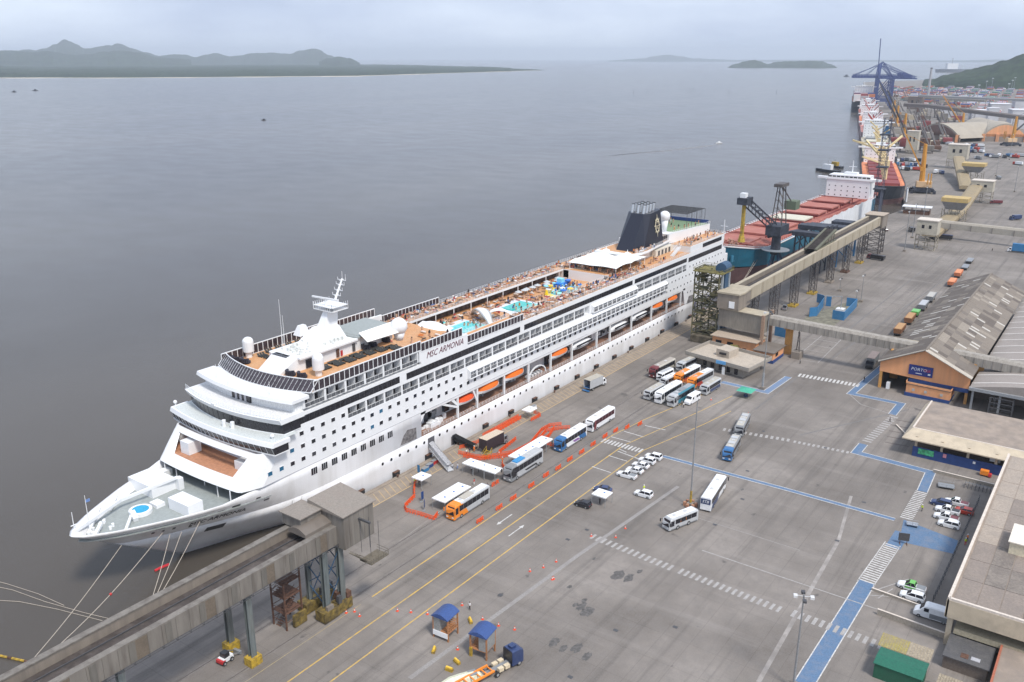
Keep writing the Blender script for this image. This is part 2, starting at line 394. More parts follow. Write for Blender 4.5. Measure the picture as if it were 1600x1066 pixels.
for s_ in (-1.55, 1.55):
    A2, B2 = Vector(G(1395, 850)), Vector(G(1352, 912)); t = (B2 - A2).normalized(); p = Vector((-t.y, t.x)) * s_
    line([tuple(A2 + p), tuple(B2 + p)], .2, WHT, 'path_border', z=.010)
mb = MB(); mb.prism([G(1412, 812), G(1405, 846), G(1491, 866), G(1497, 845)], .018, .022); struct('blue_path', mb, BLU)
zebra(G(1440, 769), G(1415, 812), 2.7, WHT, 17, .42)
path([G(1441, 768), G(1454, 738), G(1338, 707), G(1349, 694)], 2.1)
zebra(G(1397, 651), G(1352, 692), 2.4, WHTF, 14, .5)
path([G(1394, 648), G(1408, 631), G(1330, 615), G(1380, 572)], 2.0)
path([G(1232, 589), G(1197, 613), G(1128, 597)], 2.0, BLUF)
line([G(1328, 617), G(1345, 632), G(1395, 648)], .2, WHTF, 'faded_line', z=.017)
# pale trench repairs in the yard
line([G(1310, 845), G(1185, 1066)], .8, PALE, 'trench_repair', z=.002, h=.003)
line([G(1330, 775), G(1310, 845)], .7, PALE, 'trench_repair', z=.002, h=.003)
line([G(640, 1060), G(900, 870), G(1060, 760)], .9, mat('paler_slab', (.265, .25, .238), .9, dirt=(.22, .2, .19), damt=.8), 'trench_repair', z=.001, h=.003)
line([G(605, 860), G(700, 790)], .3, PALE, 'trench_repair', z=.002, h=.003)
# drain covers
cov = MB(); cov.box(-.35, -.45, .004, .35, .45, .03); cv0 = cov.build('drain_cover', darkgrey); cv0['kind'] = 'structure'; usedc = []
for k, p in enumerate([(891,1058),(962,985),(917,828),(887,843),(1308,845),(1117,820),(1160,780),(1350,785),(782,930),(1168,736),(1193,674),(1055,980),(1290,700)]):
    put(cv0, usedc, (*G(*p), 0))
# oil stains with their own outline
rs = random.Random(4)
stm = mat('oil_stain', (.10, .092, .085), .6, var=.3, scale=1.5)
for i, (px, py, r_) in enumerate([(866,1003,1.3),(880,1014,1.0),(902,1012,1.3),(916,1026,1.2),(918,955,1.6),(908,948,1.2),(899,945,.7),(965,899,1.7),(982,903,1.4),(782,930,.7),(890,917,.6),(1000,893,.7),(913,938,.7),(1160,765,.5),(928,873,.5)]):
    c = G(px, py); mb = MB(); n_ = 16
    P = [(c[0] + r_ * (.7 + .5 * rs.random()) * math.cos(2*math.pi*k/n_) * 1.2, c[1] + r_ * (.45 + .4 * rs.random()) * math.sin(2*math.pi*k/n_)) for k in range(n_)]
    mb.prism(P, .0045, .0075); struct('oil_stain', mb, stm)
# railway tracks by the warehouses
for off in (0, 5.5):
    for s_ in (-.8, .8):
        line([(300, 66 + off + s_), (430, 66.5 + off + s_), (560, 67 + off + s_), (760, 74 + off + s_)], .14, railm, 'rail_track', z=.012, h=.05)
for k, (a, b) in enumerate([((1250,680),(1420,640)),((1180,640),(1245,590)),((1300,560),(1500,420)),((1320,520),(1470,400))]):
    line([G(*a), G(*b)], .5, mat('tyre_marks', (.15, .142, .137), .9, dirt=(.2, .19, .18), damt=.9), 'tyre_marks', z=.001, h=.002)
# parking hatch lines
for a, b in [((1240,560),(1275,566)),((1247,552),(1285,559)),((1253,545),(1292,552)),((1262,537),(1300,545)),((1270,529),(1308,536)),((1278,521),(1315,528)),((1240,561),(1290,520)),((1278,567),(1318,527)),((1360,925),(1420,905)),((1356,930),(1430,935)),((1372,935),(1395,920))]:
    line([G(*a), G(*b)], .22, WHTF, 'bay_line', z=.017 + .0005 * (a[0] % 7))

# ------------------------------------------------------------------ hills, islands, mainland
def forest_mat(name, c0, c1, sc=.02):
    m = bpy.data.materials.new(name); m.use_nodes = True; t = m.node_tree; n = t.nodes; l = t.links
    b = n['Principled BSDF']; b.inputs['Roughness'].default_value = .95; b.inputs['Specular IOR Level'].default_value = .1
    g = n.new('ShaderNodeNewGeometry'); q = n.new('ShaderNodeTexNoise'); q.inputs['Scale'].default_value = sc; q.inputs['Detail'].default_value = 9; q.inputs['Roughness'].default_value = .75
    l.new(g.outputs['Position'], q.inputs['Vector']); r = n.new('ShaderNodeValToRGB'); r.color_ramp.elements[0].position = .38; r.color_ramp.elements[1].position = .62
    r.color_ramp.elements[0].color = (*c0, 1); r.color_ramp.elements[1].color = (*c1, 1); l.new(q.outputs['Fac'], r.inputs[0]); l.new(r.outputs[0], b.inputs['Base Color']); return m
forest = forest_mat('forest', (.008, .018, .010), (.040, .062, .030), .012)
def polar(px, d):
    """ground point seen at photo column px, d metres away"""
    hx = (px - 800) / math.hypot(FPX, 443) ; a = YAW - math.atan(hx); return (d * math.cos(a), d * math.sin(a))
def ridge(name, prof, d0, d1, m, base=-3, seed=0, rough=.07, nd=14, label=None, power=.8, peak=.55):
    """land mass between distances d0 and d1; prof = [(photo column, crest height in metres)]"""
    mb = MB(); cols = []
    xs = []; x = prof[0][0]
    step = max(1.2, (prof[-1][0] - prof[0][0]) / 260)
    while x <= prof[-1][0]: xs.append(x); x += step
    D0, D1 = d0, d1
    for x in xs:
        if callable(D0): d0 = D0(x); d1 = d0 + max(120, (D1 - d0) * min(1, max(0, (852 - x) / 260)) ** .8)
        for (xa, ha), (xb, hb) in zip(prof, prof[1:]):
            if xa <= x <= xb: t = (x - xa) / max(1e-6, xb - xa); t = t * t * (3 - 2 * t); h = ha + (hb - ha) * t; break
        col = []
        for j in range(nd + 1):
            s = j / nd; d = d0 + (d1 - d0) * s
            p = polar(x, d)
            k = (math.sin(math.pi * min(1, s / (2 * peak)) ) if s < peak else math.cos((s - peak) / (1 - peak) * math.pi / 2)) ** power if 0 < s < 1 else 0
            e = mnoise.fractal(Vector((p[0] / 260 + seed, p[1] / 260, 0)), 1.0, 2.1, 6)
            e2 = mnoise.noise(Vector((p[0] / 23 + seed, p[1] / 23, 5)))
            z = base + h * k * (1 + rough * e * 2.2) + (4.5 * e2 + 6 if 0 < s < 1 and h > 5 else 0)
            if s in (0, 1): z = base - .8
            col.append((p[0], p[1], z))
        cols.append(col)
    mb.loft(cols, cap=False, closed=False)
    return tag(mb.build(name, m, smooth=False), kind='structure')
def crest(prof_y, d):
    """(photo column, photo row of the crest) -> (column, crest height) at distance d"""
    o = []
    for px, py in prof_y:
        hx = (px - 800) / FPX; u = -(py - 533) / FPX
        fw = math.cos(PITCH) + u * math.sin(PITCH); up = -math.sin(PITCH) + u * math.cos(PITCH)
        o.append((px, max(1, CAM_H + up * d / math.hypot(fw, hx) + 3)))
    return o
shore = lambda x: math.hypot(*G(x, 122 if x < 200 else (122 - (x - 200) * .008 if x < 560 else 119 - (x - 560) * .031), -3))
ridge('coastal_plain', [(-260, 26), (0, 24), (60, 14), (150, 18), (280, 12), (400, 16), (520, 11), (640, 13), (700, 8), (760, 10), (800, 5), (835, 5), (852, 1)], shore, 13000, forest, rough=.25, nd=26, power=.3, peak=.5)
mb = MB(); a0 = [polar(x, shore(x) - 70 - 50 * math.sin(x * .05)) for x in range(-100, 850, 8)]; a1 = [polar(x, shore(x) + 40) for x in range(-100, 850, 8)]
mb.loft([[(p[0], p[1], -2.9), (q[0], q[1], -1.9)] for p, q in zip(a0, a1)], cap=False, closed=False)
struct('beach', mb, mat('beach_sand', (.48, .42, .33), .95, scale=.004, var=.3))
ridge('far_mountains', crest([(-200, 86), (-80, 78), (0, 80), (55, 80), (75, 75), (88, 69), (104, 64), (116, 67), (135, 77), (150, 76), (172, 73), (190, 71), (207, 76), (230, 83), (250, 88), (268, 86), (287, 85), (306, 90), (322, 87), (340, 84), (360, 89), (376, 88), (395, 84), (410, 83), (440, 85), (455, 86), (470, 80), (486, 77), (500, 79), (515, 87), (530, 94)], 14500), 13000, 17000, forest, rough=.06, nd=12, peak=.4)
ridge('hills', crest([(-200, 84), (-60, 80), (0, 81), (40, 82), (75, 82), (110, 86), (140, 86), (165, 82), (188, 79), (215, 83), (250, 91), (300, 95)], 11500), 10500, 13000, forest, rough=.06, nd=12, seed=3, peak=.4)
ridge('hill', crest([(498, 98), (512, 93), (530, 90), (545, 92), (562, 99)], 10500), 9900, 11500, forest, nd=10, seed=5, peak=.4)
ridge('island', crest([(1138, 106), (1150, 101), (1164, 97), (1178, 95), (1189, 97), (1200, 101), (1215, 98), (1240, 97), (1262, 96), (1285, 97), (1298, 101), (1310, 106)], 10300), 9900, 10900, forest, nd=10, seed=7, peak=.4)
ridge('far_hills', crest([(950, 95), (1005, 92), (1022, 88), (1040, 86), (1062, 88), (1085, 92), (1150, 94), (1300, 94), (1480, 95), (1620, 93)], 25000), 24000, 27000, forest, nd=8, seed=9, peak=.4)
ridge('wooded_headland', crest([(1441, 136), (1462, 128), (1480, 121), (1500, 117), (1520, 112), (1545, 106), (1570, 98), (1600, 88), (1640, 78), (1700, 66), (1800, 60)], 3950), 3450, 4700, forest, nd=24, seed=2, peak=.42, rough=.05)
# haze: one closed box of pale air round everything
mb = MB(); mb.box(-5800, -19800, -10, 33800, 33800, 430); hz = mb.build('haze'); hz['kind'] = 'stuff'
hm = bpy.data.materials.new('haze_air'); hm.use_nodes = True; t = hm.node_tree; t.nodes.clear()
o_ = t.nodes.new('ShaderNodeOutputMaterial'); v_ = t.nodes.new('ShaderNodeVolumePrincipled'); v_.inputs['Color'].default_value = (.82, .9, 1, 1); v_.inputs['Density'].default_value = HAZE
t.links.new(v_.outputs[0], o_.inputs['Volume']); hz.data.materials.clear(); hz.data.materials.append(hm)
# ================================================================== CRUISE SHIP
NS, FS, CL = 141.0, 173.0, 157.0
def bool_cut(o, cutters):
    for cmb in cutters:
        c = cmb.build('cut'); md = o.modifiers.new('b', 'BOOLEAN'); md.operation = 'DIFFERENCE'; md.solver = 'EXACT'; md.object = c
        if o.parent: c.location = (0, 0, 0)
        bpy.context.view_layer.update()
        dg = bpy.context.evaluated_depsgraph_get(); me = bpy.data.meshes.new_from_object(o.evaluated_get(dg))
        o.modifiers.clear(); old = o.data; o.data = me; bpy.data.meshes.remove(old); cm = c.data; bpy.data.objects.remove(c); bpy.data.meshes.remove(cm)
def lerp_tab(tab, x):
    if x <= tab[0][0]: return tab[0][1]
    for (a, b), (c, d) in zip(tab, tab[1:]):
        if x <= c: return b + (d - b) * (x - a) / (c - a)
    return tab[-1][1]
DK = [(0, .4), (1, 2.0), (3, 3.8), (7, 6.4), (12, 9.0), (16, 11), (20.5, 12.8), (27.5, 14.8), (34, 15.9), (40, 16)]
WL = [(0, .25), (6, 2.3), (13, 4.6), (21, 7.8), (29, 11.6), (39, 15), (50, 16)]
def hull_ring(z, u_end, stations, hb=16):
    t = max(0.0, min(1.0, (z + 3) / 16.3)); us = 96 - 25.0 * t + (2 if z < -3 else 0); e = t ** .85
    near = []
    for d in stations:
        b = lerp_tab(WL, d) * (1 - e) + lerp_tab(DK, d) * e
        u = us + d * (u_end - us) / stations[-1] if d > 60 else us + d
        if d > 60: b = 16 - max(0, (d - stations[-1] + 12)) * .12 * (1 - t)
        near.append((u, CL - b, z))
    return near + [(u, 2 * CL - v, z) for u, v, z in reversed(near)]
ship = thing('cruise_ship', 'long white cruise ship with navy funnel moored along the stone quay', 'cruise ship', (215, CL, -3))
ST = [0, 1, 2.5, 4, 6, 8, 10.5, 13, 16.5, 20.7, 25, 29, 34, 39, 45, 50, 80, 140, 200, 262]
mb = MB(); mb.loft([hull_ring(z, 353 + max(0, z) * .35, ST) for z in (-6, -3.0, -2.4, -1, 1, 3.5, 6.6)])
hull = mb.build('hull', hullwhite, ship, smooth=True)
door1 = MB(); door1.box(159.6, 139, 2.4, 162.4, 143.4, 5.2); door2 = MB(); door2.box(169, 139, -.3, 171.4, 143.4, 2.2)
mb = MB(); mb.loft([hull_ring(z, 157.2 if z < 11 else 159, ST[:-3] + [90]) for z in (6.62, 9, 11.4, 13.3)], cap=False); fore = mb
# forward upper hull: closed skin with deck below the bulwark top
rings = []
for z in (6.62, 9.0, 11.4):
    rings.append([p for p in hull_ring(z, 0, ST) if p[0] < 150])
def upper_ring(z, off=0.0, uend=157.2):
    n = []
    for d in ST:
        if d > 50: continue
        t = (z + 3) / 16.3; us = 96 - 25.0 * t; b = lerp_tab(WL, d) * (1 - t ** .85) + lerp_tab(DK, d) * t ** .85
        n.append((us + d + off * (1.2 if d < 6 else 0), CL - max(.05, b - off), z))
    n.append((uend, CL - 16 + off, z))
    return n + [(u, 2 * CL - v, z_) for u, v, z_ in reversed(n)]
def sheer(ring, dz=0.0):
    def zt(u): k = min(1, max(0, (u - 97) / 10)); return 12.0 + 1.3 * k * k * (3 - 2 * k)
    return [(u, v, zt(u) + dz) for u, v, z in ring]
mb = MB(); mb.loft([upper_ring(6.62), upper_ring(8), upper_ring(10), upper_ring(11.2), sheer(upper_ring(11.9)), sheer(upper_ring(11.9, .35), .02), upper_ring(10.32, .35)], cap=False)
mb.box(157.2, NS, 6.62, 157.25, FS, 13.3)
fh = mb.build('upper_hull', hullwhite, ship, smooth=True)
bm_ = MB(); bm_.prism([(149.3, 7.2), (155.2, 6.9), (155.2, 9.9), (152.2, 10.4)], 139, 145)
bm_.v = [(a, c, b) for a, b, c in bm_.v]
mb = MB(); r_ = upper_ring(11.2, .33); mb.prism([(a, b) for a, b, c in r_], 10.1, 10.3)
mb.build('foredeck', deckgrey, ship)
# red boot line at the water
mb = MB(); a, b = hull_ring(-3.05, 353, ST), hull_ring(-2.35, 353, ST)
out2 = lambda R_: [(u, v + (-.04 if v < CL else .04), z) for u, v, z in R_]
mb.loft([out2(a), out2(b)], cap=False); mb.build('boot_stripe', redpaint, ship)
# aft upper hull, far wall and promenade
mb = MB()
mb.box(157.25, 146.2, 6.62, 315.3, FS, 12.6)
mb.prism([(315.3, NS), (355.5, NS + .1), (355.5, FS - .1), (315.3, FS)], 6.62, 13.3, [(315.3, NS), (357.8, NS + .1), (357.8, FS - .1), (315.3, FS)])
mb.box(157.25, NS, 12.6, 315.3, FS, 13.3)
mb.build('aft_hull', hullwhite, ship)
mb = MB(); mb.box(157.3, 141.02, 6.62, 315.2, 146.1, 6.76); mb.build('promenade_deck', promteak, ship)
# slanted infill at the forward end of the promenade opening
def side_plate(poly, v0, v1, m, name, parent=ship):
    mb = MB(); n = len(poly); mb.v = [(u, v0, z) for u, z in poly] + [(u, v1, z) for u, z in poly]
    mb.f = [tuple(range(n)), tuple(reversed(range(n, 2 * n)))] + [(k, k + n, (k + 1) % n + n, (k + 1) % n) for k in range(n)]; mb.m = [0] * len(mb.f)
    return mb.build(name, m, parent)
side_plate([(157.2, 10.6), (159.4, 13.31), (157.2, 13.31)], NS, NS + .5, hullwhite, 'opening_bracket')
side_plate([(313.2, 13.28), (315.4, 6.7), (315.4, 13.28)], NS, NS + .5, hullwhite, 'opening_bracket')
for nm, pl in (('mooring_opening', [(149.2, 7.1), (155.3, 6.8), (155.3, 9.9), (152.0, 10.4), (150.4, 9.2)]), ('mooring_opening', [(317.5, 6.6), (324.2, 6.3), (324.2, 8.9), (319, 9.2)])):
    o = side_plate(pl, NS - .03, NS + .05, mat('opening_interior', (.16, .15, .15), .8, var=.5, scale=1.2), nm)  # dark plate on the hull paints the shade of a recess left uncut
# promenade columns, railing, inner wall clutter
col = MB(); col.box(-.28, -.02, 0, .28, .5, 5.9); cm_ = col.build('column', white); cm_['kind'] = 'part'
colu = [172.4, 181.0, 193.8, 206.2, 218.4, 230.9, 246.7, 255.7, 271.2, 286.7, 299.5, 311.8]
me_ = cm_.data; bpy.data.objects.remove(cm_)
for u in colu: link('column', me_, ship, (u - 215, NS + .02 - CL, 6.76 + 3))
side_plate([(168.9, 13.2), (172.2, 10.2), (172.2, 11), (170.3, 13.2)], NS + .1, NS + .4, white, 'brace')
side_plate([(165.5, 12.6), (172.2, 9.6), (172.2, 10.2), (165.8, 13.1)], NS + .1, NS + .4, white, 'brace')
side_plate([(178.6, 13.2), (180.8, 8.6), (181.3, 8.6), (179.3, 13.2)], NS + .1, NS + .4, white, 'brace')
mb = MB()
for a, b in zip([157.6] + colu, colu + [315]):
    for z in (7.0, 7.35, 7.75): mb.bar((a + .3, NS + .15, z), (b - .3, NS + .15, z), .05)
    k = a + 1
    while k < b: mb.bar((k, NS + .15, 6.76), (k, NS + .15, 7.75), .06); k += 1.5
mb.build('promenade_railing', white, ship)
rp = random.Random(3); mb = MB()
for k in range(70):
    u = rp.uniform(158, 313); h = rp.uniform(.5, 2.6); mb.use([white, darkgrey, greymet, darkglass][k % 4]); mb.box(u, 145.3, 6.8 + rp.choice([0, .8, 1.4]), u + rp.uniform(.4, 2.2), 146.18, 6.8 + h + 1.4)
for k in range(14):
    u = 158.5 + rp.random() * 12; z = 6.8; mb.use(white); mb.box(u, 142 + rp.random() * 2, z, u + 1.2, 143.4 + rp.random(), z + .6 + rp.random())
mb.build('promenade_fittings', None, ship)
# superstructure side walls, deck by deck
BAL9 = (132.0, 240.6); BAL11 = (119.5, 157.4)
def lvl(mb, z0, z1, recess, u0, u1, far=True, vi=142.7):
    mb.box(u0, vi, z0, u1, FS, z1); x = u0
    for a, b in recess + [(u1, u1)]:
        if a - x > .05: mb.box(x, NS, z0, a, vi - .004, z1)
        x = b
mb = MB()
lvl(mb, 13.3, 20.2, [], 112.4, 356.5)
lvl(mb, 20.2, 22.9, [(131.9, 241.0), (273.2, 315.0)], 113.4, 354.0)
lvl(mb, 22.9, 23.6, [], 113.6, 352.5)
lvl(mb, 23.6, 26.4, [], 113.9, 351.5) if False else None
mb.prism([(106.7, NS), (112.4, NS), (112.4, NS + .5), (106.7, NS + .5)], 13.3, 13.31)
mb.build('side_wall', white, ship)
side_plate([(106.8, 13.3), (112.4, 13.3), (112.4, 20.2), (111.9, 20.2)], NS, NS + 1.0, white, 'side_wall')
side_plate([(106.8, 13.3), (112.4, 13.3), (112.4, 20.2), (111.9, 20.2)], FS - 1, FS, white, 'side_wall')
# upper walls either side of the pool well
mb = MB()
mb.box(114.2, NS, 23.6, 182, FS, 26.2)
mb.box(182, NS, 23.6, 266, 142.2, 26.9); mb.box(182, 142.2, 26.4, 266, 146.9, 26.9)
mb.box(182, 172.2, 23.6, 266, FS, 26.9); mb.box(182, 167.1, 26.4, 266, 172.2, 26.9)
mb.box(266, NS, 23.6, 350.6, FS, 26.9)
mb.box(118.2, 143, 26.2, 182, 171.6, 26.9)
mb.build('upper_wall', white, ship)
mb = MB(); mb.box(182.02, 142.22, 22.9, 265.98, 172.18, 23.62); mb.build('pool_deck', teak, ship)
# deck 11 and the raised fore deck
mb = MB()
lvl(mb, 26.9, 29.7, [(119.4, 157.4)], 119.2, 158.0)
mb.box(158.0, NS, 26.2, 177.0, NS + .6, 29.5); mb.box(158.0, FS - .6, 26.2, 177.0, FS, 29.5)
mb.box(122.0, NS, 29.7, 158.2, FS, 30.0)
mb.build('deck_house', white, ship)

mb = MB(); mb.box(158.1, NS + .7, 26.904, 181.9, FS - .7, 26.95)
for v0, v1 in ((NS + .1, 146.8), (167.2, FS - .1)): mb.box(182, v0, 26.904, 266, v1, 26.95)
mb.box(266.05, NS + .1, 26.904, 349.5, FS - .1, 26.95); mb.build('gallery_deck', teak, ship)
# dark window bands
for a, b, z0, z1 in ((114.4, 149.9, 23.75, 25.45), (152.4, 201.5, 23.75, 25.45), (203.6, 270.4, 23.85, 25.45), (272.0, 315.0, 23.85, 25.45), (316.6, 349.4, 23.4, 25.2), (329.8, 348.6, 27.2, 28.7)):
    mb = MB(); mb.box(a, NS - .03, z0, b, NS + .3, z1); o = mb.build('window_band', darkglass, ship)
    mb = MB(); k = a + 1.55
    while k < b - .4: mb.box(k - .03, NS - .05, z0, k + .03, NS - .028, z1); k += 1.55
    mb.build('mullion', darkgrey, o)
# rectangular cabin windows, big windows and portholes: one mesh each, shared
def proto_mesh(mb, name='tmp', m=None):
    o = mb.build(name, m); me = o.data; bpy.data.objects.remove(o); me.name = name; return me
def winmesh(w_, h_, glass):
    mb = MB(); mb.use(glass); mb.box(-w_/2, -.02, -h_/2, w_/2, .1, h_/2); mb.use(white)
    f = .07
    for q in ((-w_/2-f, -h_/2-f, w_/2+f, -h_/2), (-w_/2-f, h_/2, w_/2+f, h_/2+f), (-w_/2-f, -h_/2, -w_/2, h_/2), (w_/2, -h_/2, w_/2+f, h_/2)): mb.box(q[0], -.06, q[1], q[2], .1, q[3])
    return proto_mesh(mb, 'window')
wm = winmesh(1.15, .95, darkglass); wmb = winmesh(1.15, .95, bluepane); ws = winmesh(.75, .75, darkglass)
def at_ship(u, v, z): return (u - 215, v - CL, z + 3)
nw = 0
def window(me, u, z, name='window', v=NS):
    global nw; nw += 1; return link(name, me, ship, at_ship(u, v, z))
for k in range(62):
    u = 108.8 + 3.09 * k
    if 295 > u: window(wmb if k in (0, 1, 10) else wm, u, 15.55, v=NS if u > 107.6 else NS)
for k in range(20): window(wmb if k in (0, 9) else wm, 115.1 + 3.09 * k, 18.6)
for k in range(5): window(wm, 118.1 + 3.12 * k, 21.6)
for k in range(18): window(ws, 299.5 + 3.1 * k, 18.3)
for k in range(19): window(ws, 298.5 + 3.08 * k, 15.15)
for k in range(11): window(ws, 318.2 + 3.1 * k, 21.5)
for k in range(7): window(ws, 317.4 + 3.05 * k, 11.1)
big = MB(); big.use(darkglass); big.box(-.85, -.02, -.8, .85, .1, .8); big.use(white)
for x in (-.3, .27): big.box(x, -.05, -.8, x + .06, .1, .8)
bigm = proto_mesh(big, 'large_window')
for k in range(9): window(bigm, 120.9 + 3.1 * k, 11.4, 'large_window')
for k in range(3): window(ws, 329.2 + 3.05 * k, 7.5, 'large_window')
ph = MB(); ph.use(darkglass); ph.tube((0, .05, 0), (0, -.03, 0), .42, n=12); ph.use(white); ph.tube((0, .05, 0), (0, -.012, 0), .52, n=12); phm = proto_mesh(ph, 'porthole')
for k in range(56):
    u = 142.6 + 3.11 * k
    if k in (6, 22): continue
    window(phm, u, 4.6, 'porthole')
# balconies: cabin front set back behind dividers and a glass rail
def balcony_mesh(w_, h_=2.55, d=1.55):
    mb = MB(); mb.use(mat('cabin_wall', (.42, .42, .43), .6)); mb.box(-w_/2 + .02, d - .06, 0, w_/2 - .02, d, h_)
    mb.use(darkglass)
    for x in (-w_/4 - .1, w_/4 - .1): mb.box(x - .75, d - .12, .1, x + .75, d - .07, h_ - .35)
    mb.use(white); mb.box(-.04, .1, 0, .04, d, h_); mb.box(-w_/2, 0, -.02, -w_/2 + .3, d, h_); mb.box(w_/2 - .3, 0, -.02, w_/2, d, h_)
    mb.use(darkgrey)
    for x in (-w_/4, w_/4): mb.box(x - .3, .6, 0, x + .3, 1.1, .8)
    return proto_mesh(mb, 'balcony')
def rail_mesh(w_, d0=0):
    mb = MB(); mb.use(white); mb.box(-w_/2 + .3, 0, 1.02, w_/2 - .3, .06, 1.1); mb.box(-w_/2 + .3, 0, 0, w_/2 - .3, .06, .1)
    for k in range(5): x = -w_/2 + .3 + (w_ - .6) * k / 4; mb.box(x - .02, 0, .1, x + .02, .05, 1.02)
    mb.use(balglass); mb.box(-w_/2 + .32, .02, .12, w_/2 - .32, .04, 1.0)
    return proto_mesh(mb, 'railing')
bmsh, rmsh = balcony_mesh(6.24, 2.65), rail_mesh(6.24)
def balcony(u, z, bm2=bmsh, rm2=rmsh, v=NS):
    o = link('balcony', bm2, ship, at_ship(u, v + .06, z)); r = link('railing', rm2, o); return o
for k in range(17): balcony(135.05 + 6.24 * k, 20.22)
balcony(276.4, 20.22)
for k in range(6): balcony(276.4 + 6.4 * (k + 1), 20.22)
for k in range(6): balcony(122.6 + 6.25 * k, 26.95)
# overhanging balcony blocks with a sloping white top
b3, r3 = balcony_mesh(3.08, 2.0, 1.2), rail_mesh(3.08)
def overhang(u0, u1, z0, z1):
    mb = MB(); ov = 1.0
    mb.box(u0, NS - ov, z0 - .16, u1, NS, z0)
    mb.v += [(u0, NS - ov - .05, z1), (u1, NS - ov - .05, z1), (u1, NS, z1 + .75), (u0, NS, z1 + .75), (u0, NS - ov - .05, z1 - .25), (u1, NS - ov - .05, z1 - .25), (u1, NS, z1 - .25), (u0, NS, z1 - .25)]
    i = len(mb.v) - 8
    for q in ((0,1,2,3), (7,6,5,4), (0,4,5,1), (1,5,6,2), (3,2,6,7), (0,3,7,4)): mb.f.append(tuple(i + k for k in q)); mb.m.append(0)
    mb.box(u0 - .02, NS - ov, z0, u0 + .3, NS, z1); mb.box(u1 - .3, NS - ov, z0, u1 + .02, NS, z1)
    mb.build('balcony_block', white, ship)
    n = round((u1 - u0) / 3.08); st = (u1 - u0) / n
    for k in range(n): balcony(u0 + st * (k + .5), z0, b3, r3, NS - ov + .02)
overhang(176.6, 297.4, 16.85, 19.05); overhang(242.2, 273.0, 20.3, 22.3)
# ---- forward face below the bridge
def F_(s, z, uf=None, k=.9, c=4.6):
    uf = 101.2 + (z - 13.3) * .785 if uf is None else uf
    return (uf + k * s * s + c * max(0, (abs(s) - .84) / .16) ** 2.2, CL - 16 * s, z)
def band(mb, s0, s1, z0, z1, th=.45, n=24):
    rings = []
    for i in range(n + 1):
        s = s0 + (s1 - s0) * i / n; a, b = F_(s, z0), F_(s, z1)
        k = 1 - .45 / 16 if abs(s) > .9 else 1
        ia = (a[0] + th, CL - (CL - a[1]) * k, z0); ib = (b[0] + th, CL - (CL - b[1]) * k, z1)
        rings.append([a, b, ib, ia])
    mb.loft(rings)
mb = MB(); band(mb, -1, 1, 13.3, 15.3, n=40); band(mb, -1, 1, 19.1, 20.0, n=40)
# jambs follow the slanted sides of the opening
def jamb(mb, sg):
    rings = []
    for i in range(9):
        z = 15.3 + 3.8 * i / 8; s_in = .66 + .10 * i / 8; row = []
        for j in range(9): s = s_in + (1 - s_in) * j / 8; row.append(F_(sg * s, z))
        back = [(p[0] + .45, CL - (CL - p[1]) * .975, p[2]) for p in reversed(row)]
        rings.append(row + back)
    mb.loft(rings)
jamb(mb, 1); jamb(mb, -1); mb.build('forward_bulwark', white, ship)
mb = MB(); P = [F_(s / 10 * .93, 15.3)[:2] for s in range(-10, 11)]; P = [(u + .3, v) for u, v in P]; mb.prism(P + [(110.5, P[-1][1]), (110.5, P[0][1])], 15.0, 15.32)
mb.build('forward_balcony_deck', mat('worn_teak', (.42, .20, .11), .7, var=.15, scale=1.5), ship)
mb = MB(); mb.box(110.2, NS + .5, 13.3, 112.4, FS - .5, 20.0); mb.build('forward_bulkhead', mat('bulkhead_paint', (.62, .63, .66), .5, var=.04), ship)
for z, v in ((18.6, 149), (17.9, 155.2), (18.6, 160.5), (18.6, 165.2), (17.2, 163.2), (19.2, 170)):
    mb = MB(); mb.box(110.1, v - .5, z - .3, 110.25, v + .5, z + .3); mb.build('bulkhead_window', darkglass, ship)
for u, v, a, b, h in ((104.6, 163.2, 3.2, 3.0, 2.9), (106.3, 146.5, 2.4, 3.0, 2.0)):
    mb = MB(); mb.box(u, v, 15.35, u + a, v + b, 15.35 + h); mb.build('deck_locker', white, ship)
mb = MB(); P = [F_(s / 10 * .99, 13.3)[:2] for s in range(-10, 11)]; mb.prism([(u + .2, v) for u, v in P] + [(112, FS - .3), (112, NS + .3)], 13.05, 13.3); mb.build('mooring_deck_roof', deckgrey, ship)
mb = MB(); mb.box(111.5, NS + .5, 10.3, 112, FS - .5, 13.05); mb.build('mooring_bulkhead', mat('bulkhead_dark', (.05, .05, .08), .7), ship)  # dark colour paints in the shadow of the recessed mooring deck
mb = MB()
for u, v in ((101.6, 145.5), (101.9, 150.2), (101.8, 164.6), (101.9, 169.0), (103.5, 157)): mb.tube((u, v, 10.3), (u, v, 13.2), .13)
mb.build('stanchion', white, ship)
mb = MB(); 
for u, v in ((107.5, 144.6), (108.2, 149.5), (108, 155)): mb.use(mat('winch_canvas', (.35, .31, .26), .8)); mb.tube((u, v, 10.3), (u, v, 12.0), .7, .6); mb.use(redpaint); mb.box(u + 1.2, v + 1.2, 10.3, u + 2.2, v + 2.4, 11.4)
mb.build('winch', None, ship)
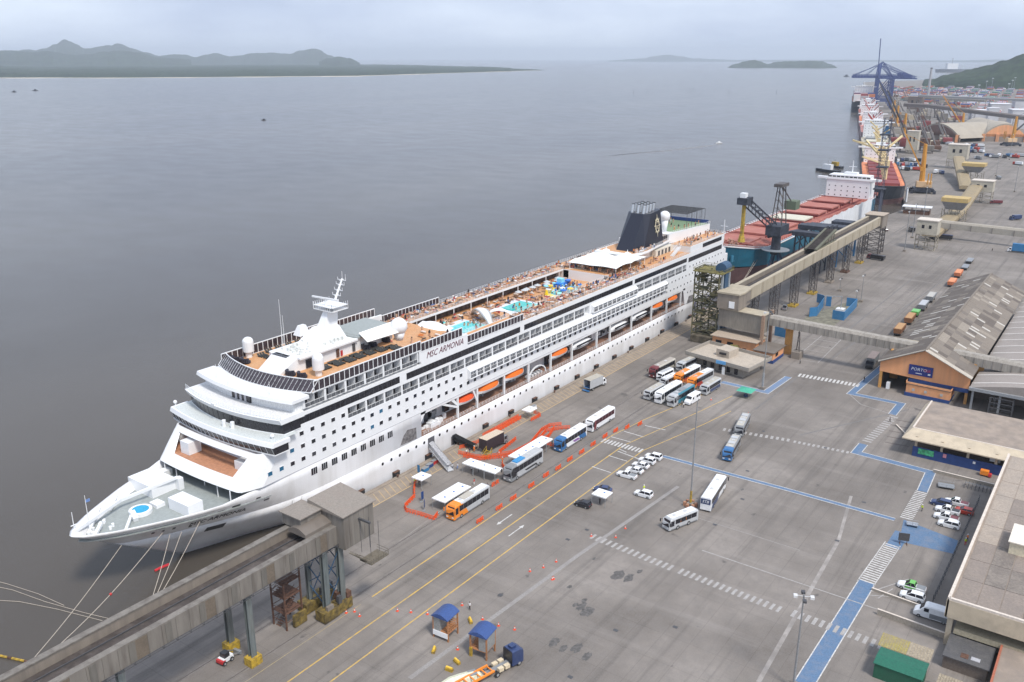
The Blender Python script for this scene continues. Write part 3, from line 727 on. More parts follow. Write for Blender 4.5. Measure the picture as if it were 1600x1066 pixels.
# ---- tiers with curved fronts
def outline(u0, k, half, n=24): return [(u0 + k * (s / (n/2)) ** 2, CL - half * s / (n/2)) for s in range(-n//2, n//2 + 1)]
def slab(name, u0, k, half, uback, z0, z1, m, bevel=0.0, top_u0=None):
    O = outline(u0, k, half); T = outline(top_u0 if top_u0 is not None else u0, k, half)
    mb = MB(); mb.prism([(uback, CL - half)] + O[::-1] + [(uback, CL + half)], z0, z1, [(uback, CL - half)] + T[::-1] + [(uback, CL + half)]); return mb.build(name, m, ship)
slab('bridge', 107.2, 1.9, 17.8, 113, 19.98, 20.2, white); slab('bridge_glazing', 107.35, 1.9, 17.75, 112.9, 20.2, 21.97, darkglass, top_u0=106.75)
slab('bridge_roof', 106.65, 1.9, 18.0, 113.3, 21.98, 22.9, white, top_u0=107.0); slab('bridge_roof_deck', 107.3, 1.9, 17.4, 116, 22.9, 22.96, mat('bridge_deck_grey', (.55, .58, .57), .6))
for k in range(-11, 12):
    s = k / 11.0; u = 107.35 + 1.9 * s * s; v = CL - 17.4 * s
    mb = MB(); mb.bar((u - .02, v, 20.22), (u - .64, v, 21.94), .1); mb.build('window_post', white, ship)
slab('lounge_front', 110.3, 3.0, 16.15, 118, 22.96, 23.1, white); slab('lounge_glazing', 110.35, 3.0, 16.1, 118, 23.1, 25.5, darkglass, top_u0=109.95)
for k in range(-8, 9):
    s = k / 8.0; u = 110.55 + 3.0 * s * s; v = CL - 15.95 * s
    mb = MB(); mb.bar((u - .22, v, 23.2), (u - .6, v, 25.45), .08); mb.build('window_post', mat('dark_frame', (.05, .05, .06), .4), ship)
slab('terrace', 110.0, 2.6, 16.4, 119, 25.5, 26.7, white, top_u0=109.4)
slab('terrace_deck', 110.4, 2.6, 16.0, 119, 26.7, 26.75, mat('terrace_grey', (.66, .66, .66), .6))
slab('upper_lounge_wall', 115.2, 2.0, 15.6, 119.5, 26.75, 29.2, mat('wall_panel', (.74, .75, .75), .4))
mb = MB(); mb.box(115.0, 153.6, 26.8, 116.5, 160, 29.1); mb.use(darkglass); o = mb.build('terrace_recess', darkglass, ship)
mb = MB()
for v in (155, 156.6, 158.2): mb.box(114.9, v - .1, 26.8, 115.02, v + .6, 29.0)
mb.build('curtain', mat('curtain_grey', (.45, .45, .47), .8), o)
slab('sun_deck', 118.3, 3.5, 15.8, 158, 30.004, 30.06, teak)
slab('visor_roof', 113.4, 2.2, 16.6, 120.5, 29.2, 29.95, white, top_u0=113.7); slab('visor_deck', 114.1, 2.2, 16.2, 120.5, 29.95, 30.0, mat('visor_grey', (.66, .67, .67), .6))
mb = MB(); O = outline(109.8, 2.6, 16.5, 40)
for (a, b) in zip(O, O[1:]):
    for z in (27.0, 27.4, 27.8): mb.bar((*a, z), (*b, z), .05)
for a in O[::1]: mb.bar((*a, 26.7), (*a, 27.8), .05)
mb.build('terrace_railing', white, ship)
mb = MB(); mb.use(white); mb.box(109.3, 158.9, 26.6, 110.9, 160.0, 27.2); mb.bar((110.6, 160, 26.7), (111.3, 159, 22.96), .5); mb.build('fog_horn', white, ship)
for (u, v, r_) in ((108.9, 155.4, .55), (109.3, 153.0, .6)): mb = MB(); mb.tube((u, v, 22.96), (u, v, 24.4), r_ * .8); mb.build('vent_drum', white, ship)
for (u, v) in ((110.6, 141.5), (110.3, 175.2)): mb = MB(); mb.sphere((u, v, 23.6), .45, sz=1); mb.tube((u, v, 22.9), (u, v, 23.4), .15); mb.build('satcom_ball', white, ship)
# ---- glass wind screens: each pane is a piece of its own
def screen(A, B, z0, z1, lean=(0, 0), n=None, leanB=None, step=1.55):
    A, B = Vector((*A, z0)), Vector((*B, z0)); d = B - A; n = n or max(1, round(d.length / step))
    up = Vector((lean[0], lean[1], z1 - z0)); mb = MB()
    for k in range(n + 1): p = A + d * k / n; mb.bar(p, p + up, .16)
    mb.bar(A + up, B + up, .2); mb.bar(A, B, .2); fr = mb.build('wind_screen', white, ship)
    off = parent_world(fr); t = d / n; pm = MB(); e = t * .06
    pm.quad(e + up * .04, t - e + up * .04, t - e + up * .96, e + up * .96); nrm = t.cross(up).normalized() * .03
    pm.quad(*[Vector(q) + nrm for q in (e + up * .96, t - e + up * .96, t - e + up * .04, e + up * .04)])
    me = proto_mesh(pm, 'pane', SCR)
    for k in range(n): link('pane', me, fr, A + t * k - off)
SCR = mat('smoked_screen', (.045, .035, .042), .15, var=.25, scale=.9)
O = outline(118.0, 3.5, 16.0, 30)
for a, b in zip(O, O[1:]): screen(a, b, 30.0, 32.3, (2.3, 0), 1)
for v in (NS, FS):
    screen((122.5, v), (158, v), 30.0, 32.4); screen((158.1, v), (174.6, v), 29.55, 31.8); screen((176.8, v), (203, v), 26.95, 29.0)
mb = MB()   # open rails along the galleries
for v in (NS + .1, FS - .1):
    for z in (27.3, 27.65, 28.05): mb.bar((203, v, z), (350, v, z), .05)
    for k in range(98): mb.bar((203 + 1.5 * k, v, 26.9), (203 + 1.5 * k, v, 28.05), .06)
for v in (146.95, 167.05):
    for z in (27.3, 27.65, 28.0): mb.bar((182, v, z), (266, v, z), .05)
    for k in range(57): mb.bar((182 + 1.5 * k, v, 26.9), (182 + 1.5 * k, v, 28.0), .05)
mb.build('gallery_railing', white, ship)
mb = MB()
for k in range(10): u = 186 + 8.6 * k; mb.tube((u, 167.2, 23.6), (u, 167.2, 26.9), .16, n=6); mb.tube((u, 146.8, 23.6), (u, 146.8, 26.9), .16, n=6)
mb.build('gallery_post', white, ship)
mb = MB(); mb.box(182.5, 167.0, 26.3, 265.8, 167.09, 27.0); mb.box(182.5, 146.91, 26.3, 265.8, 147.0, 27.0); mb.build('gallery_fascia', white, ship)
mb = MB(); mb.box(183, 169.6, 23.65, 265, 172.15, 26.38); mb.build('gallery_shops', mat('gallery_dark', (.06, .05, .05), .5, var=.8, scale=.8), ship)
# ---- raised centre house on the fore deck, mast, domes
mb = MB(); mb.prism([(129, 153.6), (161, 153.4), (161, 163.6), (129, 163.4)], 30.06, 33.3)
mb.loft([[(129, 153.6, 30.06), (129, 163.4, 30.06), (129, 163.4, 33.3), (129, 153.6, 33.3)], [(124.6, 155.2, 30.06), (124.6, 162.4, 30.06), (128.4, 161.6, 33.2), (128.4, 156.2, 33.2)]])
mb.build('centre_house', white, ship)
mb = MB(); mb.box(148, 152.9, 33.3, 162, 164, 33.7); mb.use(deckgrey); mb.box(149, 153.3, 33.7, 161.5, 163.6, 33.76); mb.build('house_roof', white, ship)
mb = MB(); mb.box(129.2, 152.7, 33.0, 148, 153.7, 33.45); mb.build('roof_gutter', white, ship)
mb = MB(); mb.box(128.2, 156.4, 33.21, 129.6, 161.4, 33.3); mb.use(darkglass); mb.build('house_skylight', darkglass, ship)
for u0, u1, m_ in ((131.5, 136.5, darkglass), (141.2, 142.1, rust), (146.6, 147.5, darkgrey), (142.6, 143.2, redpaint)):
    mb = MB(); mb.box(u0, 153.3, 30.3, u1, 153.55, 32.3 if m_ != redpaint else 31.6); mb.build('house_door', m_, ship)
mb = MB()
for k in range(60):
    u, v = rp.uniform(130, 147), rp.uniform(154.5, 163); h = rp.uniform(.2, .9); mb.box(u, v, 33.3, u + rp.uniform(.2, 1.2), v + rp.uniform(.2, .8), 33.3 + h)
mb.build('roof_fittings', mat('pale_fittings', (.62, .63, .60), .6), ship)
mb = MB(); mb.loft([[(137.5, 156.2, 33.3), (147.6, 156.2, 33.3), (147.6, 163.0, 33.3), (137.5, 163.0, 33.3)], [(141.2, 157.6, 36.6), (146.5, 157.6, 36.6), (146.5, 161.6, 36.6), (141.2, 161.6, 36.6)]])
mb.loft([[(142.4, 158.2, 36.6), (146.6, 158.2, 36.6), (146.6, 161, 36.6), (142.4, 161, 36.6)], [(144.4, 158.8, 40.6), (147.6, 158.8, 40.6), (147.6, 160.4, 40.6), (144.4, 160.4, 40.6)]])
mast = mb.build('mast_base', white, ship)
mb = MB(); mb.tube((146.4, 159.6, 40.4), (150.4, 159.6, 47.4), .35, .2)
for t in (.25, .45, .62, .8, .95): x = 146.4 + 4 * t; z = 40.4 + 7 * t; mb.bar((x, 158.2, z), (x, 161, z), .12); mb.bar((x - .8, 159.6, z), (x + .8, 159.6, z), .1); mb.tube((x, 158.2, z), (x, 158.2, z + .8), .05); mb.tube((x, 161, z), (x, 161, z + .6), .05)
mb.tube((150.4, 159.6, 47.4), (150.4, 159.6, 49.2), .05); mb.tube((150.9, 159.0, 47), (150.9, 159.0, 48.4), .04)
for z in (40.6, 41.6): mb.box(143.2, 156.2, z, 148.6, 162.8, z + .12)
for k in range(9):
    mb.bar((143.2 + .67 * k, 156.2, 40.6), (143.2 + .67 * k, 156.2, 42.6), .07); mb.bar((143.2 + .67 * k, 162.8, 40.6), (143.2 + .67 * k, 162.8, 42.6), .07)
    mb.bar((143.2, 156.2 + .8 * k, 40.6), (143.2, 156.2 + .8 * k, 42.6), .07)
mb.bar((143.8, 163.6, 43.6), (144.6, 155.4, 43.6), .38); mb.tube((144.3, 159.5, 41.6), (144.3, 159.5, 43.5), .25)
mb.build('radar_mast', white, ship)
mb = MB(); mb.loft([[(139.5, 164.2, 34), (143, 164.2, 34), (143, 166.8, 34), (139.5, 166.8, 34)], [(140.4, 164.9, 36.4), (142.2, 164.9, 36.4), (142.2, 166.0, 36.4), (140.4, 166.0, 36.4)]]); mb.build('exhaust_cowl', white, ship)
def radome(u, v, z, r, nm='radome', ped=1.6):
    mb = MB(); mb.tube((u, v, z), (u, v, z + ped), r * .45, r * .7, n=14); mb.sphere((u, v, z + ped + r * .75), r, 18, 12); return mb.build(nm, white, ship, smooth=True)
radome(160.6, 150.6, 30.3, 2.25, ped=2.0)
for u, v in ((130.2, 147.8), (129.4, 171.6)):
    mb = MB(); mb.tube((u, v, 30), (u, v, 31.6), .8, n=12); mb.tube((u, v, 31.6), (u, v, 34.0), 1.35, 1.35, n=16); mb.sphere((u, v, 34.0), 1.35, 16, 5, z0=0, sz=.9 if v > 150 else 1.2); mb.build('satellite_dome', white, ship, smooth=False)
# canopy sail at the back of the house, canopies round the pools
def sail(corners, sag=.8, m=cloth, n=6, name='sail_canopy', th=.12):
    a, b, c, d = [Vector(p) for p in corners]; top = []; bot = []
    for i in range(n + 1):
        r1, r2 = [], []
        for j in range(n + 1):
            s, t = i / n, j / n; p = a.lerp(b, s).lerp(d.lerp(c, s), t); k = math.sin(math.pi * s) * math.sin(math.pi * t)
            p.z += sag * k; q = Vector(((s - .5), (t - .5))); r1.append(tuple(p)); r2.append((p.x, p.y, p.z - th))
        top.append(r1); bot.append(r2)
    mb = MB(); mb.loft(top, cap=False, closed=False); mb.loft([list(reversed(r)) for r in bot], cap=False, closed=False)
    for rr in ((top[0], bot[0]), (top[-1], bot[-1]), ([r[0] for r in top], [r[0] for r in bot]), ([r[-1] for r in top], [r[-1] for r in bot])): mb.loft([rr[0], rr[1]], cap=False, closed=False)
    return mb.build(name, m, ship, smooth=True)
sail([(148.5, 150.0, 33.0), (159, 149.2, 33.0), (161.5, 153.5, 34.6), (149, 153.4, 34.6)], .3)
sail([(180.5, 152.0, 26.6), (186.5, 153.6, 26.6), (186.2, 165, 26.8), (180.5, 163.0, 26.8)], 1.6)
for a_ in ((176.5, 168.8, 28.7), ): pass
def arch(u0, v0, u1, v1, wd, h, z0=23.62):
    mb = MB(); A, B = Vector((u0, v0)), Vector((u1, v1)); d = (B - A); p = Vector((-d.y, d.x)).normalized() * wd / 2; rt, rb = [], []
    for i in range(15):
        t = i / 14; c = A + d * t; z = z0 + h * math.sin(math.pi * t) ** .7; k = .35 + .65 * math.sin(math.pi * t)
        rt.append([(c.x - p.x * k, c.y - p.y * k, z), (c.x, c.y, z + .35), (c.x + p.x * k, c.y + p.y * k, z), (c.x, c.y, z - .15)])
    mb.loft(rt); return mb.build('arched_canopy', cloth, ship, smooth=True)
arch(200.5, 150.5, 208.5, 164.0, 3.6, 3.6); arch(212, 150.5, 206, 158, 3.6, 3.2)
# pools
def pool(u0, v0, u1, v1, m, rim=.6, zt=24.25, name='swimming_pool', cut=0):
    mb = MB(); mb.box(u0, v0, 23.62, u1, v1, zt); mb.use(m); o = mb.build(name, mat('pool_rim', (.72, .77, .84), .4), ship)
    mb = MB(); c = min(u1 - u0, v1 - v0) * .22 * cut
    P = [(u0 + rim + c, v0 + rim), (u1 - rim - c, v0 + rim), (u1 - rim, v0 + rim + c), (u1 - rim, v1 - rim - c), (u1 - rim - c, v1 - rim), (u0 + rim + c, v1 - rim), (u0 + rim, v1 - rim - c), (u0 + rim, v0 + rim + c)] if cut else [(u0 + rim, v0 + rim), (u1 - rim, v0 + rim), (u1 - rim, v1 - rim), (u0 + rim, v1 - rim)]
    mb.prism(P, zt, zt + .05); mb.build('pool_surface', m, o); return o
mb = MB(); mb.box(189.5, 148.2, 23.62, 202, 163, 23.9); mb.box(216, 149, 23.62, 231, 163, 23.9); mb.build('pool_surround', mat('surround_mosaic', (.62, .66, .74), .5), ship)
pool(190.8, 151.2, 200.4, 159.8, poolblue, .9, cut=1); pool(218.2, 151.2, 228.6, 160.0, mat('pool_water_deep', (.03, .45, .40), .08), .9, cut=1)
for u, v, r_ in ((194.5, 164.3, 2.0), (208.2, 158.3, 2.6), (208.6, 151.2, 1.8)):
    mb = MB(); mb.tube((u, v, 23.62), (u, v, 24.3), r_, n=16); mb.build('whirlpool_tub', mat('tub_tan', (.62, .50, .38), .5), ship)
    mb = MB(); mb.tube((u, v, 24.3), (u, v, 24.34), r_ * .5, n=14); mb.build('tub_water', poolblue, ship)
mb = MB(); n_ = 20; mb.prism([(248.5 + 9 * math.cos(2*math.pi*k/n_), 155.6 + 5.4 * math.sin(2*math.pi*k/n_)) for k in range(n_)], 23.62, 24.0); o = mb.build('splash_pool', mat('splash_rim', (.75, .60, .20), .5), ship)
mb = MB(); mb.prism([(249.5 + 7.4 * math.cos(2*math.pi*k/n_), 155.4 + 4.6 * math.sin(2*math.pi*k/n_)) for k in range(n_)], 24.0, 24.08); mb.build('pool_surface', mat('splash_water', (.25, .68, .70), .1, var=.5, scale=.5), o)
mb = MB(); cols5 = [mat('toy_blue', (.02, .16, .60), .4), mat('toy_aqua', (.25, .62, .75), .4), mat('toy_yellow', (.80, .55, .02), .4), white, redpaint]
for k in range(26):
    u, v = 249 + rp.uniform(-7, 7), 155.6 + rp.uniform(-4, 5); h = rp.uniform(.8, 2.6); mb.use(cols5[k % 4]); mb.tube((u, v, 24), (u, v, 24 + h), .12, n=6); mb.tube((u, v, 24 + h), (u, v, 24.3 + h), rp.uniform(.4, 1.2), n=8)
mb.use(cols5[0]); mb.box(249, 157.5, 24, 255, 160.2, 26.0); mb.use(cols5[1]); mb.box(250.6, 158, 26, 252.6, 160, 27.4); mb.use(cols5[2]); mb.tube((240.5, 157.5, 24), (240.5, 157.5, 25.8), .7, .3)
mb.build('splash_toys', None, o)
# aft house with curved front, stairs
mb = MB(); mb.prism([(266.3, 165.4), (268.2, 164), (269.4, 160), (269.8, 156), (269.6, 152.4), (268.4, 150), (276, 150), (276, 165.4)], 23.6, 27.02); mb.build('bar_house', mat('bar_cream', (.60, .56, .47), .6), ship)
for v0, v1 in ((165.6, 167), (148.5, 150)): mb = MB(); mb.box(266.0, v0 - .8, 23.9, 266.3, v1, 26.6); mb.build('bar_window', darkglass, ship)
# big tensile tent
peaks = [(273.5, 150.5, 31.6), (275.5, 160.5, 31.6), (285.5, 151.5, 31.9), (286.5, 161, 31.9)]
def tent(u0, v0, u1, v1, pk, zb, zt, name, nx=26, ny=22, m=cloth):
    rt = []
    for i in range(nx + 1):
        r = []
        for j in range(ny + 1):
            u = u0 + (u1 - u0) * i / nx; v = v0 + (v1 - v0) * j / ny
            z = zb + .9 * abs(math.sin(math.pi * 2.5 * i / nx)) * (1 if j in (0, ny) else .4)
            for (pu, pv, pz) in pk: z = max(z, zb + (pz - zb) * math.exp(-math.hypot(u - pu, v - pv) / 4.5))
            r.append((u, v, z))
        rt.append(r)
    mb = MB(); mb.loft(rt, cap=False, closed=False); mb.loft([[(a, b, c - .12) for a, b, c in reversed(r)] for r in rt], cap=False, closed=False)
    return mb.build(name, m, ship, smooth=True)
tent(267.5, 146.2, 291, 166, peaks, 28.9, 33.5, 'tensile_canopy')
mb = MB()
for u in (268, 279, 290):
    for v in (146.6, 165.6): mb.tube((u, v, 26.95), (u, v, 29.6), .12, n=6)
for p in peaks: mb.tube((p[0], p[1], 26.95), (p[0], p[1], p[2] + .6), .14, n=6)
mb.build('canopy_mast', white, ship)
# funnel block
mb = MB(); mb.prism([(284, 149.4), (287, 147.8), (294, 147.2), (303, 148.6), (320, 150.5), (320, 164.5), (284, 164.5)], 30.4, 31.0); mb.prism([(292, 150.6), (320, 151), (320, 163.5), (292, 163.5)], 26.95, 30.4); mb.build('funnel_deck', white, ship)
mb = MB(); mb.prism([(286, 149.8), (294, 148.0), (303, 149.2), (319.5, 151), (319.5, 164), (286, 164)], 31.0, 31.05); mb.build('funnel_deck_planks', teak, ship)
mb = MB(); mb.loft([[(289, 151.6, 31), (289, 158.2, 31), (296, 161.5, 31), (311, 161.5, 31), (313, 159, 31), (313, 151, 31), (311, 149.6, 31), (295, 149.6, 31)],
                    [(299.4, 152.6, 43.6), (299.4, 157.8, 43.6), (302, 160.4, 43.6), (310.0, 160.4, 44.2), (311.0, 158.8, 44.2), (311.0, 152, 44.2), (310.0, 151, 44.2), (302, 151, 43.6)]])
mb.build('funnel', navy, ship)
mb = MB()
for k in range(4):
    for j in range(3): u, v = 300.6 + 2.5 * k, 153.4 + 2.4 * j; mb.use(steel); mb.tube((u, v, 43), (u + .9, v, 46.6), .62, n=10); mb.use(black); mb.tube((u + .9, v, 46.6), (u + .95, v, 46.9), .64, n=10)
mb.build('exhaust_pipe', None, ship)
# compass-star emblem on the funnel's near side
def star(name, C_, ru, rz_, m, nrm, parent=ship, thick=.06, letters=True):
    mb = MB(); c = Vector(C_); n = Vector(nrm).normalized(); ux = Vector((1, 0, 0)); ux = (ux - n * ux.dot(n)).normalized(); uz = n.cross(ux); uz = uz if uz.z > 0 else -uz
    P = lambda a, r: c + ux * (ru * r * math.cos(a)) + uz * (rz_ * r * math.sin(a)) 
    def plate(pts):
        i = len(mb.v); k = len(pts); mb.v += [tuple(p + n * thick) for p in pts] + [tuple(p - n * .02) for p in pts]; mb.f.append(tuple(range(i, i + k))); mb.m.append(0)
        for q in range(k): mb.f.append((i + q, i + (q + 1) % k, i + k + (q + 1) % k, i + k + q)); mb.m.append(0)
    for k in range(16):
        a = 2 * math.pi * k / 16; r = 1.0 if k % 4 == 0 else (.86 if k % 2 == 0 else .72); plate([P(a - .12, .56), P(a, r), P(a + .12, .56)])
    for k in range(32):
        a, b = 2 * math.pi * k / 32, 2 * math.pi * (k + 1) / 32; plate([P(a, .5), P(b, .5), P(b, .62), P(a, .62)])
    o = mb.build(name, m, parent); return o
gold = mat('emblem_gold', (.68, .62, .45), .5)
star('star_emblem', (306.2, 150.1, 38.6), 2.7, 4.4, gold, (0, -1, .10))
text('emblem_letters', 'M\nSC', 2.0, gold, ship, (305.1, 150.0, 39.3), (math.pi / 2 + .08, 0, 0), ext=.04)
inkblue = mat('lettering_blue', (.03, .03, .10), .5)
star('star_emblem', (326.2, NS, 3.6), 2.3, 3.4, inkblue, (0, -1, 0))
text('emblem_letters', 'M\nSC', 1.5, inkblue, ship, (325.3, NS - .03, 4.0), (math.pi / 2, 0, 0), ext=.03)
text('ship_lettering', 'MSC CRUISES', 5.2, inkblue, ship, (331.5, NS - .03, 1.9), (math.pi / 2, 0, 0), ext=.03, stretch=.8)
text('ship_name', 'MSC ARMONIA', 2.35, mat('name_maroon', (.12, .03, .05), .5), ship, (160.0, NS - .03, 27.2), (math.pi / 2, 0, 0), shear=.35, ext=.03, stretch=.94)
bn = text('bow_name', 'MSC ARMONIA', 1.75, black, ship, (0, 0, 0), (0, 0, 0), shear=.35, ext=.02, stretch=1.0)
def hull_pt(u, z):
    t = (z + 3) / 16.3; us = 96 - 25.0 * t; d = u - us; return CL - (lerp_tab(WL, d) * (1 - t ** .85) + lerp_tab(DK, d) * t ** .85)
pa, pb = Vector((92.6, hull_pt(92.6, 8.6), 8.2)), Vector((104.6, hull_pt(104.6, 8.4), 8.2)); xd = (pb - pa).normalized()
pt_ = Vector((98.6, hull_pt(98.6, 9.6), 9.6)) - Vector((98.6, hull_pt(98.6, 8.2), 8.2)); zd = (pt_ - xd * pt_.dot(xd)).normalized(); nd_ = xd.cross(zd)
mid = (pa + pb) / 2; sagv = Vector((98.6, hull_pt(98.6, 8.2), 8.2)) - mid
bn.matrix_local = Matrix.Translation(pa + nd_ * (max(0, sagv.dot(nd_)) + .12) - Vector(ship.location)) @ Matrix((xd, zd, nd_)).transposed().to_4x4()
mb = MB(); 
for (u, z, w_, h_) in ((87.5, 9.6, 1.6, .45), (95.0, 9.9, 1.4, .5), (98.2, 10.2, 1.5, .45), (101.2, 10.6, 1.6, .5), (106, 10.8, 1.0, .3), (99.5, 4.4, 3.6, 1.5), (86.6, 8.4, .5, .5), (88.4, 8.3, .4, .4), (90.3, 8.3, .5, .5), (93.5, 7.6, .5, .5), (108.2, 9.4, 1.2, .3)):
    v = hull_pt(u, z); a = Vector((u - w_/2, hull_pt(u - w_/2, z), z)); b = Vector((u + w_/2, hull_pt(u + w_/2, z), z)); c2 = Vector((0, hull_pt(u, z + h_/2) - hull_pt(u, z - h_/2), h_))
    n = (b - a).cross(c2).normalized() * .06
    q = [a - c2/2, b - c2/2, b + c2/2, a + c2/2]; i = len(mb.v); mb.v += [tuple(p + n) for p in q] + [tuple(p - n * 4) for p in q]; mb.f += [(i, i+1, i+2, i+3)] + [(i + k, i + (k+1) % 4, i + 4 + (k+1) % 4, i + 4 + k) for k in range(4)]; mb.m += [0] * 5
mb.build('hawse_slot', darkgrey, ship)
mb = MB()
for u in (115.2, 117.4): mb.box(u, hull_pt(u, 6) - .1, 5.2, u + .25, hull_pt(u, 6) + .1, 7.2)
for k in range(9): u = 84 + k * 2.9; v = hull_pt(u, 12.6) if u < 106 else NS
mb.build('draught_mark', white, ship)
mb = MB(); mb.box(107, NS - .03, 13.24, 240, NS, 13.36); mb.box(315, NS - .03, 13.84, 345, NS, 13.92); mb.build('rubbing_strake', mat('strake_grey', (.45, .46, .48), .5), ship)
# court on the aft end, aft decks
mb = MB(); mb.prism([(318, 150.5), (350, 147.2), (350, 165.5), (318, 163)], 29.4, 33.2); mb.build('court_house', white, ship)
mb = MB(); mb.prism([(323.5, 151.5), (349.6, 147.6), (349.6, 165.2), (323.5, 162.5)], 33.2, 33.28); mb.build('court_floor', mat('court_green', (.20, .29, .155), .7, var=.1), ship)
mb = MB(); mb.box(349.4, 147.8, 33.3, 349.7, 165, 34.7); mb.box(332, 165.0, 33.3, 349.4, 165.3, 34.7); mb.build('court_screen', mat('court_blue', (.02, .05, .20), .6), ship)
mb = MB()
for a in (332, 336.6, 341.2, 345.8, 349.8):
    for v in (149.6, 165.1): mb.tube((a, v, 33.3), (a, v, 39.4), .09, n=5)
    mb.bar((a, 149.6, 39.4), (a, 165.1, 39.4), .14)
for k in range(40): v = 149.6 + k * .4; mb.bar((332, v, 39.4), (349.8, v, 39.4), .05)
for k in range(44): mb.bar((332 + .41 * k, 149.6, 39.4), (332 + .41 * k, 165.1, 39.4), .05)
for k in range(14): mb.bar((349.8, 149.6 + k * 1.2, 33.3), (349.8, 149.6 + k * 1.2, 39.4), .05); mb.bar((332 + k * 1.35, 165.2, 33.3), (332 + k * 1.35, 165.2, 39.4), .05)
mb.build('court_netting', mat('netting', (.06, .06, .065), .8), ship)
radome(322.5, 155, 33.2, 2.15, ped=4.6)
mb = MB(); mb.box(318, NS + .1, 26.95, 351, 150, 29.4); mb.box(318, 163, 26.95, 351, FS - .1, 29.4); mb.box(350, NS + .2, 26.9, 352, FS - .2, 29.4); mb.build('aft_deck_house', white, ship)
mb = MB(); mb.box(318, NS + .3, 29.41, 351.8, 149.8, 29.46); mb.build('aft_deck', teak, ship)
mb = MB(); mb.box(303, 148.6, 26.97, 318, 150.4, 29.4); mb.build('aft_stair_house', mat('panel_cream', (.62, .58, .5), .5), ship)
for k in range(4): mb = MB(); mb.box(305 + 3 * k, 148.5, 27.1, 306.4 + 3 * k, 148.62, 29); mb.build('house_door', darkgrey, ship)
mb = MB()
for k in range(14): mb.box(308 + .45 * k, 143.4, 26.97 + .18 * k, 308.5 + .45 * k, 145, 27.1 + .18 * k)
mb.bar((308, 143.3, 28), (314.5, 143.3, 30.5), .08); mb.bar((308, 145.1, 28), (314.5, 145.1, 30.5), .08); mb.build('outer_stair', white, ship)
mb = MB()
for (A, B, z) in (((318, NS + .3), (351, NS + .3), 29.4), ((318, 150.4), (350, 147.1), 33.2), ((287, 148), (303, 148.8), 31), ((303, 148.8), (319, 150.6), 31), ((351.7, NS + .4), (351.7, 165), 29.4), ((318, 141.3), (318, 150), 29.4)):
    d = Vector(B) - Vector(A); n = int(d.length / 1.4)
    for zz in (.4, .75, 1.1): mb.bar((*A, z + zz), (*B, z + zz), .05)
    for k in range(n + 1): p = Vector(A) + d * k / n; mb.bar((*p, z), (*p, z + 1.1), .06)
mb.build('deck_railing', white, ship)
mb = MB()
for k in range(14): u, v = rp.uniform(318, 322), rp.uniform(150, 163)
for k in range(10): mb.box(303.4 + 1.5 * k, 151.0, 31.1, 304.0 + 1.5 * k, 151.4, 33.0)
mb.build('deck_screen', darkgrey, ship)
# foredeck fittings
FD0 = set(ship.children)
mb = MB(); mb.tube((87.4, 156.2, 11.5), (87.4, 156.2, 12.3), 2.3, n=24); mb.use(white); o = mb.build('spa_tub', white, ship)
mb = MB(); mb.tube((87.4, 156.2, 12.3), (87.4, 156.2, 12.34), 1.7, n=24); mb.build('spa_surface', jetblue, o)
for x0, y0, x1, y1, h in ((91.9, 146.2, 95.4, 153.0, 2.5), (92.4, 159.6, 98.2, 168.4, 2.6), (90.2, 154.8, 92.2, 157.4, .8), (98.4, 166.5, 102, 168.5, 1.3)):
    mb = MB(); mb.box(x0, y0, 11.5, x1, y1, 11.5 + h); mb.build('deck_locker', white, ship)
mb = MB(); mb.loft([[(74, 157.0, 12.6), (74, 157.6, 12.6), (74, 157.6, 13.3), (74, 157, 13.3)], [(86, 160.6, 13.2), (86, 161.0, 13.2), (86, 161.0, 13.9), (86, 160.6, 13.9)], [(98.4, 158.8, 14.0), (98.4, 159.2, 14.0), (98.4, 159.2, 14.6), (98.4, 158.8, 14.6)]])
mb.box(98, 158.2, 11.5, 99.2, 159.6, 14.2); mb.build('crane_boom', white, ship)
mb = MB()
for (a, b, w_) in (((80.6, 150.8, 12), (84.6, 155, 12.4), .5), ((84.6, 153.4, 12), (85.2, 155.6, 12.8), 1.0), ((76, 156, 12), (81, 161.5, 12.5), .5), ((79.5, 160, 12), (82.5, 163, 12.6), .6), ((76.5, 154.5, 12), (79, 156.5, 12.7), .6), ((84, 161.6, 12), (88, 165.6, 12.5), .5)): mb.bar(a, b, w_)
for k in range(12): u, v = rp.uniform(76, 84), rp.uniform(154.5, 159.5); mb.tube((u, v, 11.5), (u, v, 12.2), .3)
mb.build('windlass', white, ship)
mb = MB(); mb.tube((76.6, 156.4, 11.5), (76.6, 156.4, 20.0), .1, .05); mb.tube((74.2, 157.6, 12), (74.2, 157.6, 17.0), .1, .06); mb.bar((73.6, 157.6, 14.2), (74.8, 157.6, 14.2), .15); mb.build('jack_staff', white, ship)
mb = MB(); mb.box(76.6, 156.38, 18.4, 77.5, 156.42, 19.0); mb.build('flag', mat('flag_blue', (.15, .25, .5), .7), ship)
for o in [q for q in ship.children if q not in FD0]: o.location += Vector((.8, 1.2, -1.2))
for (u, v, z, h) in ((115.8, 166, 30, 3.2), (114.8, 160.4, 30, 3.4), (115.8, 147.5, 30, 3.0), (129.5, 158.8, 33.2, 13.5), (134, 163.5, 33.2, 7.8)):
    mb = MB(); mb.tube((u, v, z), (u - .1, v, z + h), .06, .04); mb.bar((u - .7, v - .3, z + .2), (u, v, z + h * .5), .05); mb.build('whip_aerial', white, ship)
